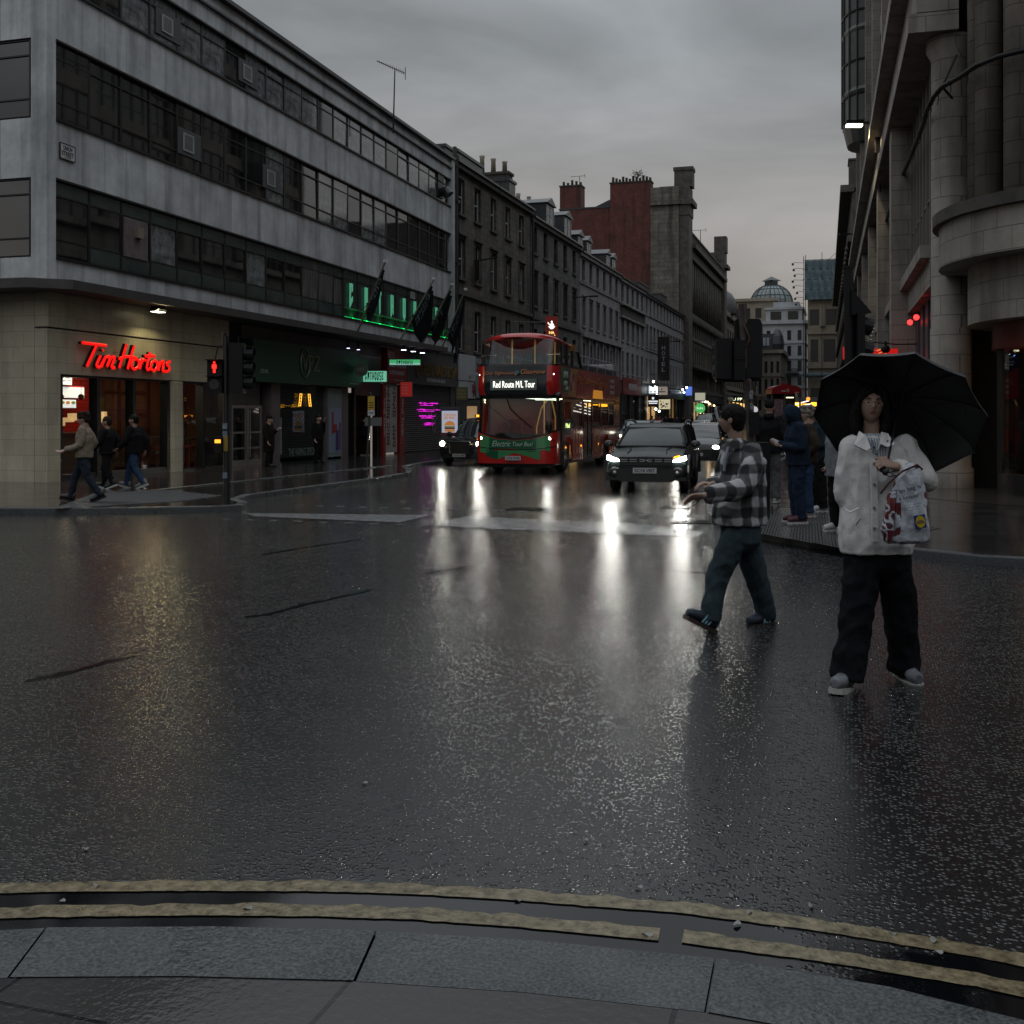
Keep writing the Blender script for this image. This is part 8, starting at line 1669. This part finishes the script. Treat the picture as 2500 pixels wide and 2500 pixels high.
# shirt, collar, placket, buttons, pocket seams
def onfront(px, py, dep): return Vector(q(px, py, dep))
SHIRT = mat('striped_shirt', (.36, .40, .46), .7); nt = SHIRT.node_tree; tcn = nt.nodes.new('ShaderNodeTexCoord'); wv = nt.nodes.new('ShaderNodeTexWave'); wv.inputs['Scale'].default_value = 22; wv.bands_direction = 'X'; rr = nt.nodes.new('ShaderNodeValToRGB'); rr.color_ramp.elements[0].position = .12; rr.color_ramp.elements[0].color = (.03, .05, .12, 1); rr.color_ramp.elements[1].position = .22; rr.color_ramp.elements[1].color = (.40, .43, .47, 1)
nt.links.new(tcn.outputs['Object'], wv.inputs['Vector']); nt.links.new(wv.outputs['Fac'], rr.inputs['Fac']); nt.links.new(rr.outputs['Color'], nt.nodes['Principled BSDF'].inputs['Base Color'])
mb = MB(); rings(mb, [(q(2133, 1105, -.03), .05, .085, 0), (q(2132, 1084, -.02), .075, .078, 0), (q(2131, 1068, -.0), .072, .07, 0), (q(2131, 1058, .01), .062, .062, 0)], 18); 
mb.prism([(q(x, y)[0], q(x, y)[2]) for x, y in ((2113, 1074), (2131, 1086), (2150, 1072), (2146, 1095), (2131, 1124), (2121, 1100))], -.138, -.09, 'y'); mb.build('shirt', SHIRT, wp)
mb = MB()
for s, pts in ((-1, [(2098, 1052), (2112, 1062), (2126, 1092), (2116, 1100), (2102, 1094), (2086, 1086)]), (1, [(2152, 1054), (2168, 1058), (2184, 1084), (2166, 1091), (2150, 1083), (2144, 1098)])):
    n = len(pts); pp_ = []
    for (x, y) in pts: dd = -.168 if y > 1080 else (-.115 if y > 1060 else -.06); pp_.append(Vector(q(x, y, dd)))
    mb.add(pp_ + [p + Vector((0, .012, -.004)) for p in pp_], [list(range(n)), list(range(2 * n - 1, n - 1, -1))] + [(i, i + n, (i + 1) % n + n, (i + 1) % n) for i in range(n)])
mb.build('collar', CRM_, wp)
mb = MB(); pl_ = [q(2131, 1122, -.138), q(2134, 1160, -.146), q(2136, 1220, -.156), q(2137, 1290, -.163), q(2138, 1322, -.16)]
for a, b in zip(pl_, pl_[1:]): a, b = Vector(a), Vector(b); w = .018; mb.add([a + Vector((-w, 0, 0)), a + Vector((w, 0, 0)), b + Vector((w, 0, 0)), b + Vector((-w, 0, 0)), a + Vector((-w, .02, 0)), a + Vector((w, .02, 0)), b + Vector((w, .02, 0)), b + Vector((-w, .02, 0))], [(0, 3, 2, 1), (0, 4, 7, 3), (1, 2, 6, 5)])
plk = mb.build('placket', CRM_, wp)
mb = MB(); [mb.cyl(Vector(q(2135, y, dd)), Vector(q(2135, y, dd - .006)), .0085, seg=10) for y, dd in ((1132, -.143), (1183, -.152), (1240, -.161), (1290, -.166))]; mb.build('button', mat('brown_button', (.16, .13, .10), .4), wp)
mb = MB(); mb.tube([q(2064, 1243, -.14), q(2075, 1250, -.165), q(2096, 1240, -.165), q(2100, 1265, -.17), q(2088, 1282, -.168)], [(.004, .010)] * 5, 6); mb.tube([q(2076, 1170, -.13), q(2078, 1210, -.14)], .003, 5); mb.build('pocket_edge', CRM_, wp)
# umbrella
hb_ = Vector((0, 0, 0)); u0 = D(2162, 1151, 6.20); uh = D(2200, 969, 6.62); Rm = Matrix.Rotation(-TH, 3, 'Z')
um = thing('umbrella', 'open black umbrella resting back over the shoulder of the person in the off-white jacket', 'umbrella', u0, TH)
HUB = Rm @ (uh - u0); A = HUB.normalized(); X1 = A.cross(Vector((0, 0, 1))).normalized(); X2 = A.cross(X1)
NR_ = 10; RU = .50; ph0 = R(0)
def ucan(t, a): return HUB - A * (.175 * t ** 1.75) + (X1 * math.cos(a) + X2 * math.sin(a)) * RU * math.sin(t * 1.5) / math.sin(1.5)
mb = MB(); nt_, na_ = 12, 6; vs = []; cols = NR_ * na_
for i in range(nt_ + 1):
    for j in range(cols):
        k = j // na_; f = (j % na_) / na_; t = i / nt_; a = ucan(t, ph0 + k * 2 * math.pi / NR_); b = ucan(t, ph0 + (k + 1) * 2 * math.pi / NR_); p = a.lerp(b, f); sag = 4 * f * (1 - f)
        p = p + (HUB - A * .17 - p) * ((.012 if False else .014) * sag * t) - A * (.01 * sag * t) ; vs.append(p)
fs = [(i * cols + j, i * cols + (j + 1) % cols, (i + 1) * cols + (j + 1) % cols, (i + 1) * cols + j) for i in range(nt_) for j in range(cols)]
mb.add(vs, fs); UB = mat('umbrella_black', (.020, .021, .023), .55, bump=.2, bscale=40); mb.build('canopy', UB, um, False)
for k in range(NR_):
    a = ph0 + k * 2 * math.pi / NR_; mb = MB(); mb.tube([ucan(t / 8, a) - A * .006 for t in range(9)], .0035, 5); rr_ = mb.build('rib', mat('umbrella_steel', (.03, .03, .032), .35, .6), um)
    m2 = MB(); m2.tube([HUB - A * .13, ucan(.45, a) - A * .012], .003, 5); m2.build('stretcher', MATS['umbrella_steel'], rr_); 
mb = MB(); mb.cyl(A * .05, HUB + A * .05, .007, seg=10); mb.cyl(HUB - A * .02, HUB, .022); mb.cyl(HUB - A * .15, HUB - A * .115, .02); mb.cyl(A * .30, A * .31, .010); mb.build('shaft', MATS['umbrella_steel'], um)
mb = MB(); mb.tube([A * -.02, A * .0, A * .05, A * .10], [.014, .019, .018, .015], 14); mb.build('handle', mat('black_grip', (.012, .012, .014), .5), um, True)
mb = MB(); mb.tube([A * -.02 + Vector((.0, 0, 0)), Vector((.04, -.01, -.0)), Vector((.07, -.02, .01)), Vector((.06, -.02, -.02)), Vector((.02, -.01, -.03)), Vector((0, 0, -.02))], .003, 5); mb.tube([A * -.02, Vector((-.03, -.01, -.0)), Vector((-.035, -.02, .02)), Vector((-.01, -.02, .03)), A * .02], .003, 5); mb.build('wrist_strap', BLKC, um)
# shopping bag hung from the forearm
bq = D(2214, 1326, 6.16); bag = thing('shopping_bag', 'white plastic carrier bag with red patterned sides hanging from the forearm', 'bag', bq, TH); s6 = 6.16 / FPX
def bp2(px, py, dd=0): return Vector(((px - 2214) * s6, dd, (1326 - py) * s6))
mb = MB(); rings(mb, [(bp2(2212, 1326), .105, .035, 0), (bp2(2213, 1318), .125, .06, 0), (bp2(2215, 1285), .128, .07, 0), (bp2(2216, 1240), .115, .062, 0), (bp2(2218, 1200), .095, .05, 0), (bp2(2221, 1165), .072, .04, 0), (bp2(2224, 1145), .05, .03, 0), (bp2(2226, 1130, .02), .02, .015, 0)], 24, 2.0)
me = remesh(mb, .006, 2); folds(me, .014, 11, (1.5, 1.5, .5), 5.1)
WB_ = mat('white_plastic', (.42, .45, .50), .35, bump=.4, bscale=35); RP = mat('red_print', (.12, .012, .016), .4); 
for m in (WB_, RP, mat('dark_print', (.06, .02, .03), .35)): me.materials.append(m)
for p in me.polygons:
    c = p.center; n_ = noise.noise(Vector((c.x * 22, c.y * 22, c.z * 16 + 4)))
    if c.x > .088 and c.z > .10 and n_ > .1: p.material_index = 1
    if c.x < -.045 - .25 * max(0, .30 - c.z) * .2 and c.z > .04 and n_ > .1: p.material_index = 1 if n_ > .25 else 2
    if c.z > .40 and n_ > .05: p.material_index = 1
link('bag_body', me, bag)
mb = MB(); mb.tube([bp2(2150, 1205, .0), bp2(2165, 1180, -.03), bp2(2195, 1150, -.05), bp2(2232, 1136, -.03), bp2(2250, 1150, .02)], [(.004, .02), (.004, .018), (.004, .014), (.004, .014), (.004, .02)], 8); mb.build('bag_handle', RP, bag)
mb = MB(); rings(mb, [(bp2(2160, 1318, -.05), .02, .02, 0), (bp2(2158, 1290, -.055), .035, .03, 0), (bp2(2166, 1240, -.05), .03, .025, 0), (bp2(2172, 1200, -.045), .022, .02, 0)], 12); me = remesh(mb, .006, 1); folds(me, .012, 16, (1, 1, .5), 2.2); [me.materials.append(m) for m in (WB_, RP, MATS['dark_print'])]
for p in me.polygons: n_ = noise.noise(p.center * 24); p.material_index = 1 if n_ > .12 else (2 if n_ < -.22 else 0)
link('bag_gusset', me, bag)
GI = mat('grey_ink', (.05, .06, .08), .5)
yb = -.083
txt('lettering', 'This bag is', tuple(bp2(2206, 1194, yb + .018)), .150, .030, GI, bag, .002, ry=R(-14), bold=.01); txt('lettering', 'a keeper', tuple(bp2(2208, 1212, yb + .012)), .115, .028, GI, bag, .002, ry=R(-10), bold=.01)
for k in range(3): txt('lettering', ('Please bring it back and', 'reuse it again and again', 'or recycle it')[k], tuple(bp2(2210, 1230 + k * 6, yb + .006)), (.12, .12, .06)[k], .008, GI, bag, .001, ry=R(-8))
mb = MB(); mb.T = TM(*bp2(2233, 1270, yb - .002), 0, 0, R(-8)); mb.box(-.031, .031, -.002, .004, -.038, .038); lg = mb.build('logo', mat('logo_blue', (.01, .035, .16), .35), bag); mb = MB(); mb.T = TM(*bp2(2233, 1270, yb - .002), 0, 0, R(-8)); mb.prism([(.027 * math.cos(R(a)), .034 * math.sin(R(a))) for a in range(0, 360, 20)], -.005, -.0025, 'y'); mb.build('logo_disc', mat('logo_yellow', (.50, .36, .02), .35), lg); txt('lettering', 'LIDL', tuple(bp2(2233, 1270, yb - .008)), .042, .018, mat('logo_blue', (.01, .035, .16), .35), lg, .001, ry=R(-8), bold=.02)
# man in the plaid shirt
d = 8.2; q = hp(1790, d); base = D(1790, HOR, d); base.z = 0
J = dict(head=q(1786, 1024, .02), neck=q(1797, 1082, .02), che=q(1810, 1150, .0), pel=q(1808, 1290, 0), hyaw=R(-118), hpitch=R(-2), byaw=R(-68),
         sh=[q(1782, 1108, .17), q(1836, 1108, -.15)], el=[q(1764, 1180, .20), q(1822, 1190, -.26)], wr=[q(1740, 1182, .02), q(1716, 1211, -.30)],
         hip=[q(1818, 1312, .08), q(1795, 1312, -.08)], kn=[q(1848, 1412, .16), q(1752, 1408, -.06)], an=[q(1872, 1503, .26), q(1733, 1512, -.10)],
         toe=[(R(-62), 0), (R(-78), R(-27))], hand=[((-1, -.1, .1), (0, 0, -1), .5), ((-1, -.05, -.12), (.1, -.5, -.5), .32)])
PLD = bpy.data.materials.new('plaid_flannel'); PLD.use_nodes = True; MATS['plaid_flannel'] = PLD; nt = PLD.node_tree; N = nt.nodes; L = nt.links; P = N['Principled BSDF']; P.inputs['Roughness'].default_value = .9
tcn = N.new('ShaderNodeTexCoord'); sp_ = N.new('ShaderNodeSeparateXYZ'); ns_ = N.new('ShaderNodeTexNoise'); ns_.inputs['Scale'].default_value = 5; L.new(tcn.outputs['Object'], ns_.inputs['Vector'])
vm = N.new('ShaderNodeMixRGB'); vm.blend_type = 'ADD'; vm.inputs['Fac'].default_value = .09; L.new(tcn.outputs['Object'], vm.inputs['Color1']); L.new(ns_.outputs['Color'], vm.inputs['Color2']); L.new(vm.outputs['Color'], sp_.inputs[0])
def strp(src, freq, off):
    m1 = N.new('ShaderNodeMath'); m1.operation = 'MULTIPLY_ADD'; m1.inputs[1].default_value = freq; m1.inputs[2].default_value = off; L.new(src, m1.inputs[0])
    m2 = N.new('ShaderNodeMath'); m2.operation = 'SINE'; L.new(m1.outputs[0], m2.inputs[0]); m3 = N.new('ShaderNodeMapRange'); m3.inputs['From Min'].default_value = -.35; m3.inputs['From Max'].default_value = .35; L.new(m2.outputs[0], m3.inputs['Value']); return m3.outputs[0]
ax = N.new('ShaderNodeMath'); ax.operation = 'ADD'; L.new(sp_.outputs['X'], ax.inputs[0]); L.new(sp_.outputs['Y'], ax.inputs[1])
ad = N.new('ShaderNodeMath'); ad.operation = 'ADD'; L.new(strp(ax.outputs[0], 42, 0), ad.inputs[0]); L.new(strp(sp_.outputs['Z'], 38, .6), ad.inputs[1])
rr = N.new('ShaderNodeValToRGB'); rr.color_ramp.elements[0].position = .15; rr.color_ramp.elements[0].color = (.012, .012, .014, 1); rr.color_ramp.elements[1].position = .9; rr.color_ramp.elements[1].color = (.36, .36, .37, 1); e_ = rr.color_ramp.elements.new(.5); e_.color = (.075, .076, .08, 1)
hf = N.new('ShaderNodeMath'); hf.operation = 'MULTIPLY'; hf.inputs[1].default_value = .5; L.new(ad.outputs[0], hf.inputs[0]); L.new(hf.outputs[0], rr.inputs['Fac']); L.new(rr.outputs['Color'], P.inputs['Base Color'])
by = R(-68)
secs = [(q(1806, 1279, 0), .19, .185, by), (q(1806, 1255, 0), .195, .19, by), (q(1808, 1210, 0), .19, .17, by), (q(1811, 1160, 0), .19, .15, by), (q(1813, 1125, 0), .185, .14, by), (q(1810, 1105, 0), .16, .115, by), (q(1803, 1088, .01), .10, .09, by), (q(1798, 1074, .02), .075, .075, by)]
pp2, PT, pj = person('man in a black and white plaid overshirt striding left and looking back at the traffic', base, TH, J, dict(skin=mat('fair_skin', (.30, .195, .15), .5), hs=.93, hair='bowl', hairm=HAIRB, fr=.0095, hands=.96,
     tr=dict(m=CL('petrol_jeans', (.035, .052, .062)), r=(.102, .088, .072), pw=1.1, amp=.012), jk=dict(m=PLD, secs=secs, r=(.085, .078, .060), amp=.024, f=7, collar=True, name='overshirt'), shoe=(mat('navy_trainer', (.012, .02, .035), .55), mat('gum_sole', (.03, .02, .016), .5)), stripes=mat('pale_blue_stripe', (.22, .40, .48), .5)), vox=.0055)
mb = MB(); mb.T = None; c0 = Vector(q(1772, 1100, -.02)); mb.tube([q(1778, 1092, -.06), q(1770, 1120, -.07), q(1768, 1150, -.08)], [(.01, .03), (.012, .035), (.01, .02)], 8); mb.build('shirt', mat('pale_tshirt', (.2, .23, .28), .8), pp2)
mb = MB(); pc = [Vector(q(1780, 1082, -.10)), Vector(q(1792, 1070, -.11)), Vector(q(1806, 1074, -.10)), Vector(q(1806, 1092, -.14)), Vector(q(1790, 1100, -.16))]; mb.add(pc + [p + Vector((0, .01, -.004)) for p in pc], [[0, 1, 2, 3, 4], [9, 8, 7, 6, 5]] + [(i, i + 5, (i + 1) % 5 + 5, (i + 1) % 5) for i in range(5)]); mb.build('collar', PLD, pp2)
# --- people waiting at the right-hand corner: base from their feet
def stand(label, fx, fy_, face, P, O, z=PK, vox=.012, group=None):
    g = G(fx, fy_, z); return person(label, g, TH + R(face), P, O, vox, group)
NVY = CL('navy_hoodie_cloth', (.013, .022, .038)); 
P = pose(1.03, 0, 'pockets'); b_, T_, _ = stand('man in a black hooded jacket, beanie and grey trousers, seen from behind at the kerb', 1878, 1228, 160, P, dict(hair='beanie', hairm=BLKC, w=1.1, tr=dict(m=GRC, r=(.105, .085, .085), pw=1.15), jk=dict(m=BLKC, hood='down', w=1.18, r=(.095, .08, .065)), shoe=(WSH, WSH)))
mb = MB(); mb.ball((-.27, .0, .98), (.035, .03, .07)); mb.build('orange_cloth', mat('orange_cloth', (.5, .13, .01), .7), b_)
P = pose(.965, 0, 'phone', .03); P['head'] = (0, -.09, 1.53); P['hpitch'] = R(22); b_, T_, _ = stand('person in a navy hoodie with the hood up, blue jeans and maroon trainers', 1948, 1278, -88, P, dict(w=1.12, tr=dict(m=CL('navy_jeans', (.016, .026, .05)), r=(.115, .085, .075), pw=1.18), jk=dict(m=NVY, hood='up', w=1.16, r=(.09, .078, .06), name='hoodie'), shoe=(mat('maroon_canvas', (.07, .018, .028), .6), WSH), shs=1.05), vox=.010)
ph = thing('phone', 'pale phone held low by the person in the navy hoodie', 'phone', D(1896, 1079, 16.7), TH); mb = MB(); mb.T = TM(0, 0, 0, 0, R(50), R(25)); mb.box(-.075, .075, -.04, .04, -.005, .005); mb.build('case', mat('pale_case', (.3, .31, .33), .3), ph)
P = pose(.955, 0, 'pockets'); stand('grey-haired man in a brown jacket standing behind the navy hoodie', 1972, 1262, -100, P, dict(hair='tousled', hairm=HAIRG, skin=SKINP, tr=dict(m=BLJ), jk=dict(m=CL('brown_jacket_cloth', (.035, .027, .02)), w=1.12), shoe=(WSH, WSH)))
P = pose(.95, 0, 'phone'); b_, T_, _ = stand('balding older man with glasses in a dark teal jacket holding a sheet of paper', 1999, 1250, -85, P, dict(hair='thin', hairm=HAIRG, skin=mat('ruddy_skin', (.36, .2, .17), .5), glasses=True, tr=dict(m=BLKC, r=(.12, .10, .09), pw=1.1), jk=dict(m=CL('dark_teal_cloth', (.018, .032, .042)), w=1.1, collar=True), shoe=(WSH, WSH)), vox=.0068)
pa = thing('paper_sheet', 'folded white paper held by the balding older man', 'paper', D(1998, 1121, 18.4), TH); mb = MB(); mb.T = TM(0, 0, 0, 0, R(68), R(-14)); mb.box(-.10, .10, -.001, .001, -.07, .07); mb.build('sheet', mat('paper', (.5, .5, .52), .7), pa)
P = pose(.93, 0, 'pockets'); stand('person in a pale grey top and black trousers half hidden by the umbrella', 2052, 1300, -60, P, dict(hair='short', hairm=HAIRBR, tr=dict(m=BLKC, r=(.10, .07, .06)), jk=dict(m=CL('pale_grey_top', (.17, .18, .20)), w=1.15, hem=-.16, name='top'), shoe=(WSH, WSH)))
P = pose(.96, 0, 'pockets'); stand('person mostly hidden behind the balding man, in dark clothes', 1984, 1228, 170, P, dict(hair='short', hairm=HAIRB, tr=dict(m=BLKC), jk=dict(m=BLKC), shoe=(BSH, BSO)), vox=.016)
# --- left pavement walkers
k = .905
P = pose(k, .30); P['hpitch'] = R(4); g = G(206, 1225, PK)
P['el'] = [(-.25 * k, .13 * k, 1.15 * k), (.22 * k, -.02 * k, 1.12 * k)]; P['wr'] = [(-.2 * k, -.02 * k, .98 * k), (.16 * k, -.33 * k, 1.02 * k)]
person('young man in a beige jacket and dark jeans striding left past the cafe', g, TH - R(82), P, dict(hair='tousled', hairm=HAIRBR, skin=SKINP, tr=dict(m=DKJ, r=(.095, .07, .055)), jk=dict(m=CL('beige_jacket_cloth', (.22, .18, .135)), w=1.08, collar=True, hem=-.08), shoe=(BSH, BSO)), .0085)
P = pose(.86, .16); person('person in dark clothes and black and white trainers half hidden behind the beige jacket', G(262, 1193, PK), TH - R(95), P, dict(hair='short', hairm=HAIRBR, tr=dict(m=BLKC, r=(.09, .07, .055)), jk=dict(m=BLKC, w=1.05), shoe=(BSH, WSH)), .012)
P = pose(.885, .27); person('person in a black jacket and blue jeans walking away by the cafe window', G(328, 1192, PK), TH - R(100), P, dict(hair='short', hairm=HAIRB, tr=dict(m=BLJ, r=(.095, .07, .06)), jk=dict(m=BLKC, w=1.18, r=(.09, .075, .06)), shoe=(mat('grey_shoe', (.14, .14, .15), .5), WSH)), .010)
P = pose(.885, 0, 'onehand'); P['hpitch'] = R(18); person('woman in a long dark coat looking at a phone beside the vape shop pier', G(657, 1141, PK), TH + R(80), P, dict(hair='short', hairm=HAIRB, skin=SKINP, tr=dict(m=BLKC), jk=dict(m=CL('dark_coat_cloth', (.014, .010, .011)), w=1.1, hem=-.38, name='coat'), shoe=(BSH, BSO)), .012)
P = pose(.90, 0, 'onehand'); P['wr'][1] = (.05, -.2, 1.38); person('man in black standing before the vape shop window with a hand to his mouth', G(777, 1131, PK), TH + R(60), P, dict(hair='short', hairm=HAIRB, skin=SKINP, tr=dict(m=BLKC), jk=dict(m=BLKC, w=1.1), shoe=(BSH, BSO)), .012)
for (u, y, s_, lab, hr, sk_) in ((17.75, .8, .92, 'shaven-headed doorman in black just inside the club doorway', None, mat('ruddy_skin', (.36, .2, .17), .5)), (18.5, .2, .92, 'person in a dark jacket leaning in the club doorway facing the doorman', 'short', SKINP)):
    p = Lw(u, y, PK); P = pose(s_, 0, 'pockets'); person(lab, p, TH + R(40 if hr is None else 150), P, dict(hair=hr, hairm=HAIRB, skin=sk_, w=1.1, tr=dict(m=BLKC), jk=dict(m=CL('navy_jacket_cloth', (.015, .017, .025)) if hr else BLKC, w=1.15), shoe=(BSH, WSH if hr else BSO)), .013)
# far crowd on the left pavement and one dark walker beyond the car
crowd = [(1592, 90, 'BLK', 'first'), (1601, 92, 'BLK', 'second'), (1609, 88, 'RED', 'third'), (1618, 95, 'BLK', 'fourth'), (1626, 91, 'NVY', 'fifth'), (1637, 99, 'BLK', 'sixth'), (1652, 104, 'NVY', 'seventh'), (1668, 98, 'BLK', 'eighth'), (1686, 104, 'BLK', 'ninth')]
first = None
for i, (px, dd, c, nth) in enumerate(crowd):
    p = D(px, HOR, dd); p.z = PK if p.x < -13.6 else 0; lab = nth + ' from the left in the distant crowd on the far left pavement'
    if c == 'RED': lab = 'person in red in the distant crowd on the far left pavement'
    P = pose(.93 + .03 * (i % 3), 0.1 * (i % 2)); person(lab, p, i * 1.3, P, dict(hair='short', hairm=HAIRB, tr=dict(m=BLKC), jk=dict(m={'BLK': BLKC, 'NVY': NVY, 'RED': CL('red_coat_cloth', (.16, .015, .02))}[c], w=1.1), shoe=(BSH, BSO)), .022, 'distant crowd on the left pavement')
